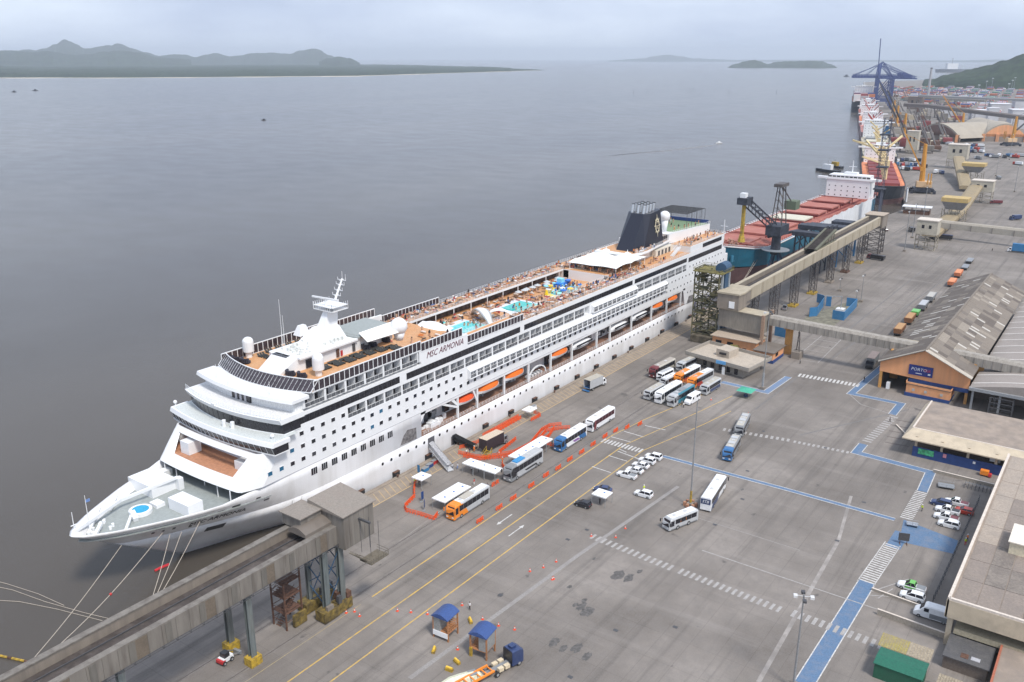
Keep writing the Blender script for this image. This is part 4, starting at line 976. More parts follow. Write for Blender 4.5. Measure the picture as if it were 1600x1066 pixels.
# sun-deck furniture
lm = MB(); lm.box(-.9, -.3, .25, .5, .3, .33); lm.v = lm.v; lm.quad((.5, -.3, .3), (1.0, -.3, .75), (1.0, .3, .75), (.5, .3, .3)); lm.quad((.5, .3, .26), (1.0, .3, .71), (1.0, -.3, .71), (.5, -.3, .26))
for x in (-.7, .4): lm.box(x, -.28, 0, x + .08, .28, .25)
dk = mat('lounger_charcoal', (.035, .037, .035), .8); lme = proto_mesh(lm, 'sun_lounger', dk)
def lounger(u, v, z, a):
    o = link('sun_lounger', lme, None, (u, v, z), a); return tag(o, 'charcoal sun lounger on the forward sun deck of the white ship', 'sun lounger', 'charcoal loungers on the forward sun deck')
for k, (u0, v0) in enumerate([(134.2, 150.8), (138.2, 150.4), (141.6, 150.0), (145.0, 150.1), (148.4, 149.9), (151.8, 149.3), (155, 147.6)]):
    for i in range(4):
        lounger(u0 - .9 + .7 * i, v0 - .9, 30.07, math.pi / 2); lounger(u0 - .9 + .7 * i, v0 + 1.1, 30.07, -math.pi / 2)
for k in range(7):
    for i in range(3): lounger(131 + 3.2 * k + .75 * i, 170.4 - (1 if k == 0 else 0), 30.07, math.pi / 2); lounger(131 + 3.2 * k + .75 * i, 167.2, 30.07, -math.pi / 2)
pod = MB(); pod.tube((0, 0, 0), (0, 0, .5), 1.05, n=12)
for k in range(7): a = math.pi * (.1 + .8 * k / 6); pod.box(1.05 * math.cos(a) - .25, 1.05 * math.sin(a) - .25, .3, 1.05 * math.cos(a) + .25, 1.05 * math.sin(a) + .25, 1.4)
pme = proto_mesh(pod, 'daybed', mat('wicker_black', (.03, .03, .045), .7))
for (u, v) in ((125.6, 171.4), (126.1, 168.5), (126.6, 153.0), (127.2, 149.8), (150.6, 152.4), (153.2, 152.6), (158.2, 152.8)):
    tag(link('daybed', pme, None, (u, v, 30.07), math.pi / 2), 'round black wicker daybed on the orange sun deck behind the glass screens', 'daybed', 'round daybeds on the forward sun deck')
# the crowd of bathers and loungers along the galleries and pool deck: nobody could count it
cr = random.Random(9); mb = MB()
cm_ = [mat('skin_tan', (.42, .23, .15), .7), mat('skin_light', (.62, .40, .30), .7), mat('towel_white', (.75, .74, .72), .8), mat('towel_red', (.42, .06, .05), .8), mat('towel_orange', (.65, .22, .06), .8), mat('hair_dark', (.04, .03, .03), .8), mat('towel_blue', (.08, .15, .35), .8), mat('lounger_tan', (.50, .33, .22), .8), mat('umbrella_grey', (.35, .36, .38), .7)]
cmw = [cm_[i] for i in (0, 0, 0, 1, 1, 1, 2, 2, 7, 7, 7, 7, 3, 4, 5, 5, 5, 6, 8)]
def crowd(u0, u1, v0, v1, z, n, stand=.25):
    for _ in range(n):
        u, v = cr.uniform(u0, u1), cr.uniform(v0, v1)
        if cr.random() < stand:
            mb.use(cr.choice(cmw)); mb.box(u - .22, v - .15, z, u + .22, v + .15, z + .85); mb.use(cr.choice(cmw)); mb.box(u - .26, v - .17, z + .85, u + .26, v + .17, z + 1.5); mb.use(cm_[5]); mb.box(u - .12, v - .12, z + 1.5, u + .12, v + .12, z + 1.75)
        else:
            a = cr.choice([0, math.pi / 2]); mb.use(cm_[7]); mb.obox((u, v), a, 1.8, .65, z + .2, z + .35); mb.use(cr.choice(cmw)); mb.obox((u, v), a, 1.5, .4, z + .35, z + .58)
crowd(182, 262, 168, 172.6, 26.95, 330, .08); crowd(162, 182, 166, 172, 26.95, 90, .2); crowd(203, 275, 141.6, 146.4, 26.95, 330, .1); crowd(262, 300, 142, 147, 26.95, 60, .6)
crowd(183, 262, 161.5, 166.8, 23.62, 170, .2); crowd(203, 216, 148, 163, 23.62, 30, .2); crowd(231, 240, 148, 160, 23.62, 40, .2); crowd(160, 180, 144, 164, 26.95, 40, .2); crowd(241, 262, 148, 151, 23.62, 40, .4); crowd(241, 258, 151, 160, 24.0, 30, 1); crowd(263, 300, 167, 172, 26.95, 60, .4)
crowd(191.5, 200, 152, 159, 23.6, 10, 1); crowd(219, 228, 152, 159, 23.6, 8, 1); crowd(318, 350, 141.8, 147, 29.46, 40, .8); crowd(268, 276, 148, 166, 27.02, 60, .8); crowd(325, 348, 150, 164, 33.3, 14, 1); crowd(287, 302, 148.4, 150.6, 31.05, 30, .5)
tag(mb.build('bathers', None), kind='stuff')
# parasols on the pool deck
for k in range(9):
    u, v = 233 + 3.1 * k + cr.uniform(-1, 1), 163.0 + cr.uniform(-1.5, 2)
    mb = MB(); mb.tube((u, v, 23.62), (u, v, 25.8), .05, n=5); mb.loft([[(u + 1.3 * math.cos(a), v + 1.3 * math.sin(a), 25.5) for a in [math.pi / 4 * q for q in range(8)]], [(u + .05 * math.cos(a), v + .05 * math.sin(a), 26.1) for a in [math.pi / 4 * q for q in range(8)]]])
    mb.build('parasol', mat('parasol_grey', (.45, .47, .48), .7), ship)
# ---- lifeboats and tenders slung in the promenade opening
def boat_mb(L_, B_, closed, top):
    mb = MB(); n = 12; rings = []
    for i in range(n + 1):
        x = -L_/2 + L_ * i / n; k = max(.04, 1 - abs(2 * i / n - 1) ** 2.6); rings.append([(x, -B_/2 * k, 1.15), (x, -B_/2 * k * .75, .4), (x, 0, .05 + .5 * (1 - k)), (x, B_/2 * k * .75, .4), (x, B_/2 * k, 1.15), (x, 0, 1.2)])
    mb.use(white); mb.loft(rings)
    return mb
def lifeboat(u, z, L_, kind, label, group=None):
    root = thing('lifeboat' if kind == 'o' else 'tender_boat', label, 'lifeboat' if kind == 'o' else 'tender boat', (u, 142.3, z - 1.2), 0, group)
    boat_mb(L_, 3.4, True, None).build('hull', None, root, world=False, smooth=False)
    n = 12; mb = MB(); rings = []
    for i in range(n + 1):
        x = -L_/2 * .96 + L_ * .96 * i / n; k = max(.05, 1 - abs(2 * i / n - 1) ** 2.8); h = (1.25 if kind == 'o' else 1.1) * k ** .6
        rings.append([(x, -1.68 * k, 1.16), (x, -1.45 * k, 1.16 + h * .75), (x, -.6 * k, 1.16 + h), (x, .6 * k, 1.16 + h), (x, 1.45 * k, 1.16 + h * .75), (x, 1.68 * k, 1.16)])
    mb.loft(rings); mb.build('canopy', mat('red_orange', (.72, .09, .02), .4) if kind == 'r' else (orange if kind == 'o' else white), root, world=False)
    if kind == 't':
        mb = MB(); mb.box(-L_ * .38, -1.62, 1.4, L_ * .38, -1.5, 2.0); mb.build('cabin_glazing', darkglass, root, world=False)
        mb = MB(); mb.box(-L_ * .40, -1.8, 1.05, L_ * .40, -1.62, 1.2); mb.build('fender_strip', darkgrey, root, world=False)
    mb = MB()
    for x in (-L_ * .33, L_ * .33): mb.bar((x, 0, 2.2), (x, .2, 3.3), .12); mb.bar((x, .2, 3.3), (x, 3.2, 3.3), .18)
    mb.build('davit_tackle', white, root, world=False); return root
for i, (u, z, L_, kd, lb) in enumerate([(176.8, 10.6, 8.2, 'r', 'red-orange covered lifeboat, the foremost one nearest the ship\'s bow'), (187.4, 10.9, 10.6, 'o', 'orange lifeboat second from the bow above the brown promenade'), (200, 11.0, 10.6, 'o', 'orange lifeboat third from the bow, next to the white raft davit'),
     (224.6, 11.0, 10.6, 'o', 'orange lifeboat alone amidships between raft davit and white tenders'), (238.2, 10.4, 13, 't', 'white tender boat with dark glazing, nearest the bow of the three'), (263.4, 10.2, 13, 't', 'white tender boat with dark glazing, middle of the three'),
     (278.8, 10.5, 13, 't', 'white tender boat with dark glazing, aftmost beside an orange lifeboat'), (292.9, 11.0, 9.6, 'o', 'orange lifeboat second from the stern behind a tender'), (305.5, 11.0, 10, 'o', 'orange lifeboat nearest the stern of the ship')]):
    r_ = lifeboat(u, z, L_, kd, lb)
mb = MB()
for k in range(9): a = math.pi * k / 8; mb.use(white); mb.bar((212 + 4.5 * math.cos(a), 141.8, 7.2 + 3 * math.sin(a)), (212 + 4.5 * math.cos(a + math.pi / 8), 141.8, 7.2 + 3 * math.sin(a + math.pi / 8)), .35)
for k in range(10): mb.use(white if k % 2 else greymet); mb.tube((208.4 + .8 * k, 142.6, 7), (208.4 + .8 * k, 143.8, 7.2), .5)
mb.build('raft_davit', None, ship)
# ================================================================== VEHICLES
tyre = black; chrome = mat('grey_trim', (.3, .3, .3), .4)
P_ = {}
def paint(n, c, r=.3): return mat('paint_' + n, c, r, var=.05, scale=1.5, dirt=tuple(x * .6 + .08 for x in c), dscale=.8, damt=.3)
PW = paint('white', (.78, .79, .80)); PS = paint('silver', (.45, .46, .47)); PG = paint('grey', (.22, .23, .24)); PO = paint('orange', (.80, .24, .02)); PB = paint('blue', (.03, .14, .34)); PN = paint('navy', (.03, .05, .13)); PR = paint('maroon', (.16, .03, .035)); PT = paint('teal', (.03, .18, .25)); PK = paint('black', (.02, .02, .024)); PGR = paint('green', (.15, .45, .10)); PRE = paint('red', (.45, .05, .03)); PBG = paint('beige', (.45, .42, .36))
wheel_cache = {}
def wheel_mesh(r, w_):
    k = (r, w_)
    if k not in wheel_cache:
        mb = MB(); mb.use(tyre); mb.tube((0, -w_/2, 0), (0, w_/2, 0), r, n=14); mb.use(chrome); mb.tube((0, -w_/2 - .02, 0), (0, w_/2 + .02, 0), r * .55, n=10)
        wheel_cache[k] = proto_mesh(mb, 'wheel')
    return wheel_cache[k]
def wheels(root, xs, y, r, w_=.3):
    for x in xs:
        for s in (1, -1): link('wheel', wheel_mesh(r, w_), root, (x, s * y, r))
def section(x, hw, z0, z1, ch=.28, sl=0):
    return [(x, -hw, z0), (x - 0, -hw, z1 - ch), (x - sl, -hw + ch, z1), (x - sl, hw - ch, z1), (x, hw, z1 - ch), (x, hw, z0)]
def bus(label, x, y, a, L_=12.6, H=3.7, W=2.55, body=PW, front=None, roof=None, band=darkglass, extra=None, axles=2, group='coaches parked on the quay', lower=None, name='coach', cat='coach', screen_=True):
    root = thing(name, label, cat, (x, y, 0), a, group); hw = W / 2; xf = L_ / 2; xr = -L_ / 2; fx = xf - 2.6
    front = front or body; roof = roof or body
    mb = MB(); mb.use(body); mb.loft([section(xr, hw - .06, .5, H - .12), section(xr + .15, hw, .35, H), section(fx, hw, .35, H)]); 
    mb.use(front); mb.loft([section(fx, hw, .35, H), section(xf - .9, hw, .35, H), section(xf - .25, hw - .04, .35, H - .1, .35, .45), section(xf, hw - .15, .4, H - .9, .4, .2)])
    mb.build('body', None, root, world=False)
    mb = MB(); mb.box(xr + .5, -hw + .32, H + .004, fx + (0 if front is not body else 1.6), hw - .32, H + .035); mb.build('roof_panel', roof, root, world=False)
    zb, zt = H * .50, H * .86
    n = int((L_ - 2.6) / 1.5); st = (L_ - 2.4) / n; pm = MB(); pm.box(.04, -.02, zb, st - .04, .02, zt); pme_ = proto_mesh(pm, 'side_window', band)
    for k in range(n):
        for s in (1, -1): link('side_window', pme_, root, (xr + .6 + st * k, s * (hw + .01), 0))
    mb = MB(); zc = H * .40
    mb.v = [(xf + .02, -hw + .2, zc), (xf + .02, hw - .2, zc), (xf - .42, hw - .22, H * .88), (xf - .42, -hw + .22, H * .88), (xf - .1, -hw + .2, zc), (xf - .1, hw - .2, zc), (xf - .7, hw - .22, H * .88), (xf - .7, -hw + .22, H * .88)]
    mb.v = [(p[0] + (.04 if i < 4 else 0), p[1], p[2]) for i, p in enumerate(mb.v)]
    for q in ((0,1,2,3), (7,6,5,4), (0,4,5,1), (1,5,6,2), (2,6,7,3), (3,7,4,0)): mb.face(*q)
    mb.build('windscreen', darkglass, root, world=False)
    mb = MB(); mb.box(xf - 1.5, -hw - .02, zc, xf - .5, -hw + .05, H * .82); mb.box(xf - 1.5, hw - .05, zc, xf - .5, hw + .02, H * .82); mb.build('cab_window', darkglass, root, world=False)
    mb = MB(); mb.box(xr - .03, -hw + .35, H * .55, xr + .1, hw - .35, H * .84); mb.build('rear_window', darkglass, root, world=False)
    for s in (1, -1):
        mb = MB(); mb.box(xf - .02, s * (hw - .5) - .25, .75, xf + .06, s * (hw - .5) + .25, 1.0); mb.build('headlight', mat('lamp_glass', (.7, .7, .68), .2), root, world=False)
        mb = MB(); mb.bar((xf - .3, s * hw, H * .8), (xf + .15, s * (hw + .35), H * .78), .06); mb.box(xf + .05, s * (hw + .35) - .12, H * .55, xf + .2, s * (hw + .35) + .12, H * .79); mb.build('mirror', front if front is PO else PK, root, world=False)
    for hx in ((-.15 * L_), (.22 * L_)): mb = MB(); mb.box(hx - .45, -.4, H + .036, hx + .45, .4, H + .12); mb.build('roof_hatch', mat('hatch_grey', (.5, .5, .5), .5), root, world=False)
    mb = MB(); mb.box(xr + .3, -hw - .012, .36, xf - .6, hw + .012, .62); mb.build('skirt', lower or PG, root, world=False)
    wheels(root, ([xf - 2.6, xr + 3.0] + ([xr + 1.7] if axles == 3 else [])), hw - .12, .5)
    if extra: extra(root, xf, xr, hw, H, fx)
    return root
def patch(root, name, m, x0, x1, z0, z1, hw, shear=0.0, both=True):
    for s in ((1, -1) if both else (-1,)):
        mb = MB(); y = s * (hw + .022); mb.v = [(x0, y, z0), (x1, y, z0), (x1 + shear, y, z1), (x0 + shear, y, z1), (x0, y - s * .1, z0), (x1, y - s * .1, z0), (x1 + shear, y - s * .1, z1), (x0 + shear, y - s * .1, z1)]
        for q in ((0,1,2,3), (7,6,5,4), (0,4,5,1), (1,5,6,2), (2,6,7,3), (3,7,4,0)): mb.face(*q)
        mb.build(name, m, root, world=False)
def ac(root, x0, x1, H, m, w_=1.7, h=.22):
    mb = MB(); mb.box(x0, -w_/2, H + .03, x1, w_/2, H + h); mb.build('air_conditioner', m, root, world=False)
GB = 'coaches and buses at the cruise terminal'
PI = math.pi
def x1(r, xf, xr, hw, H, fx): patch(r, 'livery_sweep', PO, fx - 2.5, fx, .4, H * .48, hw, .8); patch(r, 'livery_sweep', PO, fx - .6, xf - 1.7, H * .5, H - .3, hw); ac(r, -1.2, 2.6, H, PBG)
bus('silver coach with bright orange nose and roof front, nearest the gallery tower', 143.6, 115.0, PI, 13.4, 3.75, body=PS, front=PO, roof=PW, extra=x1, group=GB)
def x2(r, xf, xr, hw, H, fx): ac(r, 0.4, 4.0, H, paint('sky', (.04, .25, .52)), 1.6, .28); patch(r, 'front_mask', PK, xf - 2.2, xf - .4, 1.2, H - .5, hw, -.3); patch(r, 'livery_script', PK, -4.5, .5, 1.0, 1.5, hw, .8)
bus('tall silver double-deck coach with blue roof unit and black nose', 166.9, 115.6, PI, 14.2, 4.15, body=PS, front=PG, roof=PS, extra=x2, axles=3, group=GB)
def x3(r, xf, xr, hw, H, fx): patch(r, 'livery_sweep', PB, xr + .3, xr + 3.6, .5, H - .5, hw, 1.4); patch(r, 'livery_sweep', mat('violet', (.25, .12, .35), .4), xr + 3.6, xr + 6.4, .8, 1.5, hw, 1.2)
bus('white coach with blue forehead and blue tail sweep beside the queue canopy', 188.4, 115.0, PI, 13.2, 3.75, body=PW, front=PB, roof=PW, extra=x3, group=GB)
bus('white coach with maroon window band behind the blue-nosed coach', 204.4, 115.0, PI, 12.8, 3.75, body=PW, front=PW, roof=PW, band=mat('maroon_glass', (.06, .012, .02), .15), extra=lambda r, xf, xr, hw, H, fx: patch(r, 'livery_sweep', PR, xf - 2.0, xf - .7, .6, H - .5, hw, -.4), group=GB)
bus('grey coach with red nose at the seaward end of the bus cluster', 254.2, 120.2, PI - R(4), 13.4, 3.7, body=PBG, front=PR, roof=mat('roof_tan', (.38, .34, .30), .7), group=GB)
bus('short grey bus behind the orange-roofed coaches, closest to the flat-roofed office', 263.2, 115.6, PI - R(6), 9.6, 3.2, body=PG, front=PS, roof=PBG, group=GB)
bus('white midibus hidden between the red-nosed coach and an orange roof', 249.8, 117.0, PI - R(6), 7.4, 2.9, W=2.2, body=PW, roof=PS, group=GB, name='minibus', cat='minibus')
bus('white midibus with a silver roof tucked behind the tall white coach', 245.6, 113.6, PI - R(6), 8.0, 3.0, W=2.3, body=PS, roof=PW, group=GB, name='minibus', cat='minibus')
def xo(r, xf, xr, hw, H, fx): mb = MB(); mb.box(-.5, -hw + .32, H + .04, xf - 2.7, hw - .32, H + .07); mb.build('roof_band', PO, r, world=False); patch(r, 'livery_sweep', PRE, fx - 4, fx - .5, .5, H * .5, hw, 1.0)
bus('orange and white coach, farther from the camera of the two orange ones', 252.8, 110.6, PI - R(5), 13.2, 3.75, body=PW, front=PO, roof=PW, extra=xo, group=GB)
bus('orange and silver coach with red flank, nearer of the two orange ones', 251.6, 105.5, PI - R(5), 13.4, 3.75, body=PS, front=PO, roof=PW, extra=xo, group=GB)
bus('silver bus with navy flank at the landward end of the bus cluster', 248.0, 100.4, PI - R(3), 10.0, 3.3, body=PS, front=PS, roof=PBG, extra=lambda r, xf, xr, hw, H, fx: patch(r, 'livery_sweep', PN, xr + .4, fx, .6, 1.5, hw, .5), group=GB)
bus('small silver bus at the front seaward corner of the bus cluster', 233.6, 112.8, PI - R(3), 9.2, 3.1, W=2.4, body=PS, roof=PBG, group=GB)
bus('tall white coach with blue-black windscreen in the front row of the cluster', 234.8, 108.5, PI - R(3), 13.2, 3.9, body=PW, roof=PW, group=GB)
bus('teal and silver coach in the front row beside the white van', 234.6, 104.2, PI - R(3), 13.2, 3.8, body=PT, front=PS, roof=mat('roof_steel', (.30, .32, .34), .5), extra=lambda r, xf, xr, hw, H, fx: ac(r, -2, 1.5, H, PG), group=GB)
def xc(r, xf, xr, hw, H, fx): ac(r, -.5, 1.2, H, PS); ac(r, -4, -2.4, H, PS)
bus('grey-roofed city bus with blue nose driving ahead of another city bus', 208.0, 77.1, PI + R(10), 11.4, 3.2, body=PG, front=PB, roof=PBG, extra=xc, group=GB, name='city_bus', cat='city bus')
bus('grey city bus following close behind the blue-nosed city bus', 224.4, 80.6, PI + R(11), 11.0, 3.2, body=PG, front=PG, roof=PBG, extra=xc, group=GB, name='city_bus', cat='city bus')
def xw(r, xf, xr, hw, H, fx):
    patch(r, 'livery_sweep', PN, xr + .2, xr + 6, .5, 1.8, hw, 1.5)
    mb = MB(); mb.box(xr - .05, -hw + .15, 2.0, xr + .05, hw - .15, 3.3); mb.build('rear_panel', PN, r, world=False)
    t_ = text('rear_script', 'STB', .95, PW, r, (r.location.x + 0, r.location.y, r.location.z), (0, 0, 0), shear=.3, ext=.01)
    t_.location = (xr - .07, .85, 2.35); t_.rotation_euler = (PI / 2, 0, -PI / 2)
bus('white coach with blue script tail parked alone by the tall light mast', 181.2, 70.6, R(8), 14.0, 3.75, body=PW, roof=PW, extra=xw, group=GB)
bus('small silver bus with orange flash turning beside the tall light mast', 165.5, 71.8, PI - R(20), 9.0, 3.0, W=2.4, body=PS, front=PS, roof=PW, extra=lambda r, xf, xr, hw, H, fx: patch(r, 'livery_sweep', PO, fx - 2.5, fx - .3, H * .5, H * .75, hw, -1.0), group=GB)
# vans
def van(label, x, y, a, L_=5.6, H=2.5, W=2.05, body=PW, group='vans in the port yard', lower=None, hole=False, roof=None):
    root = thing('van', label, 'van', (x, y, 0), a, group); hw = W / 2; xf = L_ / 2; xr = -xf
    mb = MB(); mb.use(body); mb.loft([section(xr, hw - .05, .45, H - .1, .2), section(xr + .12, hw, .35, H, .2), section(xf - 2.0, hw, .35, H, .2), section(xf - 1.0, hw - .03, .35, H * .64, .2), section(xf - .2, hw - .06, .35, H * .46, .15), section(xf, hw - .14, .4, H * .36, .1)])
    mb.build('body', None, root, world=False)
    mb = MB(); p = [(xf - 1.96, H - .12), (xf - 1.02, H * .66)]; mb.v = [(p[0][0] + .06, -hw + .22, p[0][1]), (p[0][0] + .06, hw - .22, p[0][1]), (p[1][0] + .04, hw - .12, p[1][1]), (p[1][0] + .04, -hw + .12, p[1][1])]; mb.v += [(a_ - .12, b_, c_ - .08) for a_, b_, c_ in mb.v]
    for q in ((0,1,2,3), (7,6,5,4), (0,4,5,1), (1,5,6,2), (2,6,7,3), (3,7,4,0)): mb.face(*q)
    mb.build('windscreen', darkglass, root, world=False)
    for s in (1, -1):
        mb = MB(); mb.box(xf - 2.6, s * hw - .015, H * .56, xf - 1.75, s * hw + .015, H * .82); mb.build('side_window', darkglass, root, world=False)
        if not lower:
            for k in range(2): mb = MB(); mb.box(xr + .3 + 1.25 * k, s * hw - .015, H * .56, xr + 1.4 + 1.25 * k, s * hw + .015, H * .82); mb.build('side_window', darkglass, root, world=False)
        mb = MB(); mb.box(xf - .1, s * (hw - .4) - .2, .75, xf + .01, s * (hw - .4) + .2, .95); mb.build('headlight', mat('lamp_glass', (0, 0, 0)), root, world=False)
        if lower: mb = MB(); mb.box(xr + .1, s * hw - .01, .5, xf - 2.8, s * hw + .012, H * .52); mb.build('lower_panel', lower, root, world=False)
        if hole: mb = MB(); mb.box(-.6, s * hw - .01, .55, .7, s * hw + .02, H * .85); mb.build('open_doorway', PK, root, world=False)
    if roof: mb = MB(); mb.box(xr + .3, -hw + .25, H + .003, xf - 2.1, hw - .25, H + .03); mb.build('roof_panel', roof, root, world=False)
    wheels(root, (xf - 1.0, xr + 1.1), hw - .1, .35, .22); return root
van('white passenger van at the landward front corner of the bus cluster', 235.8, 101.0, PI - R(4), 6.8, 2.7, 2.1)
c = G(1456, 966); van('white high-roof van with grey lower side under the beige building', c[0], c[1], PI / 2 + R(2), 6.4, 2.8, 2.1, lower=PG)
c = G(1498, 1043); van('small white van with open sliding door in front of the dark shed', c[0] + .5, c[1], -PI / 2, 4.6, 2.0, 1.8, hole=True, roof=PN)
# cars
def car(label, x, y, a, kind='sedan', body=PW, group='cars parked in the yard', name='car', cat='car', bed=None, roofc=None):
    root = thing(name, label, cat, (x, y, 0), a, group); hw = .9
    L_ = {'sedan': 4.5, 'suv': 4.5, 'pickup': 5.2, 'hatch': 4.0}[kind]; xf, xr = L_ / 2, -L_ / 2; hb = .95 if kind == 'sedan' else 1.08
    S = lambda x, w_, z0, z1, ch=.12: section(x, w_, z0, z1, ch)
    mb = MB(); mb.use(body)
    mb.loft([S(xr, hw - .12, .4, hb - .15), S(xr + .15, hw - .02, .25, hb - .02), S(xr + 1.2, hw, .22, hb), S(xf - 1.4, hw, .22, hb), S(xf - .35, hw - .04, .24, hb - .16), S(xf, hw - .18, .35, hb - .38)])
    mb.build('body', None, root, world=False)
    top = {'sedan': 1.42, 'suv': 1.68, 'pickup': 1.75, 'hatch': 1.5}[kind]
    c0, c1 = {'sedan': (-1.75, .95), 'suv': (xr + .15, 1.05), 'pickup': (-.75, 1.25), 'hatch': (xr + .2, .9)}[kind]
    mb = MB(); hr = hw - .2; bk = .55 if kind == 'sedan' else .28
    mb.v = [(c0, -hw + .06, hb), (c1, -hw + .06, hb), (c1, hw - .06, hb), (c0, hw - .06, hb), (c0 + bk, -hr, top - .04), (c1 - .75, -hr, top - .04), (c1 - .75, hr, top - .04), (c0 + bk, hr, top - .04)]
    for q in ((0,3,2,1), (4,5,6,7), (0,1,5,4), (1,2,6,5), (2,3,7,6), (3,0,4,7)): mb.face(*q)
    mb.build('glazing', darkglass, root, world=False)
    mb = MB(); mb.prism([(c0 + bk - .08, -hr - .02), (c1 - .78, -hr - .02), (c1 - .78, hr + .02), (c0 + bk - .08, hr + .02)], top - .045, top)
    for xx in (c0 + bk, (c0 + c1) / 2 - .1):
        for s in (1, -1): mb.bar((xx - (.35 if xx == c0 + bk else 0), s * (hw - .05), hb), (xx, s * (hr + .015), top - .02), .09)
    for s in (1, -1): mb.bar((c1 - .02, s * (hw - .06), hb), (c1 - .77, s * (hr + .01), top - .02), .08)
    mb.build('roof', roofc or body, root, world=False)
    if roofc: patch(root, 'door_panel', roofc, -.8, 1.2, .55, .95, hw - .02)
    if kind == 'pickup': mb = MB(); mb.box(xr + .12, -hw + .12, hb + .002, c0 - .1, hw - .12, hb + .03); mb.build('load_bed', bed or PK, root, world=False)
    for s in (1, -1):
        mb = MB(); mb.box(xf - .18, s * (hw - .35) - .18, hb - .42, xf - .02, s * (hw - .35) + .18, hb - .28); mb.build('headlight', mat('lamp_glass', (0,)), root, world=False)
        mb = MB(); mb.box(xr - .01, s * (hw - .3) - .15, hb - .35, xr + .12, s * (hw - .3) + .15, hb - .2); mb.build('tail_light', redpaint, root, world=False)
    wheels(root, (xf - .85, xr + .85), hw - .08, .34, .22); return root
GC = 'white cars beside the yellow lane'
A9 = PI / 2 + R(3)
car('white pickup nearest the camera in the row beside the yellow lane', 179.5, 92.9, A9, 'pickup', group=GC, bed=PG)
car('white sedan second from the camera in the row beside the yellow lane', 183.2, 92.6, A9, 'sedan', group=GC)
car('white sedan in the middle of the row beside the yellow lane', 186.6, 92.7, A9, 'sedan', group=GC)
car('white sport utility second from the far end of the yellow-lane row', 189.8, 92.6, A9, 'suv', group=GC)
car('white sport utility at the far end of the yellow-lane row, next to the blue path', 193.0, 92.3, A9, 'suv', group=GC)
car('white patrol car with dark door stripe standing alone beside a guard', 172.9, 84.8, A9, 'suv', group='cars standing apart')
car('black hatchback parked in front of the white awning', 160.2, 94.0, A9, 'hatch', PK, group='cars standing apart')
car('dark blue sedan half behind the white awning', 169.4, 94.0, PI / 2 + R(15), 'sedan', PN, group='cars standing apart')
GP = 'vehicles parked behind the striped path'
for (px, py), kd, bd, lb, kw in [((1494, 789), 'pickup', PW, 'white pickup farthest from the camera behind the striped path', dict(bed=PR)), ((1470, 790), 'suv', PN, 'dark car half hidden behind the white pickups', {}),
     ((1480, 801), 'pickup', PW, 'white double-cab pickup with dark load bed in the middle of the group', dict(bed=PK)), ((1506, 802), 'hatch', PRE, 'red car half hidden between the white pickups', {}),
     ((1478, 812), 'pickup', PW, 'white pickup second from the front of the group by the blue path', dict(bed=PR)), ((1482, 823), 'suv', PW, 'white sport utility nearest the blue path in the group', {}),
     ((1424, 921), 'pickup', PW, 'white patrol pickup with green roof and doors beside a white sport utility', dict(bed=PG, roofc=PGR)), ((1425, 936), 'suv', PW, 'white sport utility beside the green and white pickup', {})]:
    c = G(px, py); car(lb, c[0], c[1], PI / 2 + R(2), kd, bd, group=GP, **kw)
# trucks
def box_truck(label, x, y, a, L_=8.5, W=2.5, H=3.7, cab=PW, box=PS, roof=PBG, open_=False, rooftop=None, name='box_truck'):
    root = thing(name, label, 'truck', (x, y, 0), a, 'trucks in the port'); hw = W / 2; xf = L_ / 2; xr = -xf; xc = xf - 1.9
    mb = MB(); mb.use(box)
    if open_:
        mb.box(xr, -hw, 1.0, xc - .2, -hw + .08, H); mb.box(xr, hw - .08, 1.0, xc - .2, hw, H); mb.box(xc - .28, -hw, 1.0, xc - .2, hw, H); mb.box(xr, -hw, .95, xc - .2, hw, 1.05)
    else: mb.box(xr, -hw, 1.0, xc - .2, hw, H)
    mb.build('cargo_box', None, root, world=False)
    mb = MB(); mb.box(xr - .02, -hw - .02, H, xc - .18, hw + .02, H + .08); mb.build('box_roof', roof, root, world=False)
    if open_: mb = MB(); mb.box(xr, -hw + .1, 1.06, xc - .3, hw - .1, 1.1); mb.box(xr - .9, -hw, .3, xr, hw, .42); mb.build('cargo_floor', PB, root, world=False)
    mb = MB(); mb.use(cab); mb.loft([section(xc, hw - .1, .5, 2.6, .15), section(xc + 1.0, hw - .1, .5, 2.6, .15), section(xf - .15, hw - .14, .5, 1.9, .15), section(xf, hw - .2, .55, 1.2, .1)]); mb.build('cab', None, root, world=False)
    mb = MB(); mb.v = [(xc + 1.05, -hw + .2, 2.55), (xc + 1.05, hw - .2, 2.55), (xf - .12, hw - .2, 1.85), (xf - .12, -hw + .2, 1.85)]; mb.v += [(p[0] - .12, p[1], p[2] - .12) for p in mb.v]
    mb.v = [(p[0] + .06, p[1], p[2] + .03) for p in mb.v]
    for q in ((0,1,2,3), (7,6,5,4), (0,4,5,1), (1,5,6,2), (2,6,7,3), (3,7,4,0)): mb.face(*q)
    mb.build('windscreen', darkglass, root, world=False)
    for s in (1, -1): mb = MB(); mb.box(xc + .2, s * (hw - .1) - .02, 1.5, xc + 1.1, s * (hw - .1) + .02, 2.35); mb.build('side_window', darkglass, root, world=False)
    mb = MB(); mb.box(xr + .1, -.5, .55, xf - .3, .5, .95); mb.build('chassis', PK, root, world=False)
    wheels(root, (xf - 1.1, xr + 1.6), hw - .2, .48); return root
box_truck('small box truck with open empty cargo box driving by the ship\'s side', 229.6, 131.4, -R(6), 9.0, 2.6, 3.7, box=PS, open_=True)
box_truck('black curtain-sided truck with beige roof inside the orange barriers', 174.6, 130.6, -R(3), 9.4, 2.7, 3.9, cab=PG, box=mat('truck_curtain', (.035, .025, .03), .6), roof=mat('truck_roof_beige', (.55, .46, .36), .7))
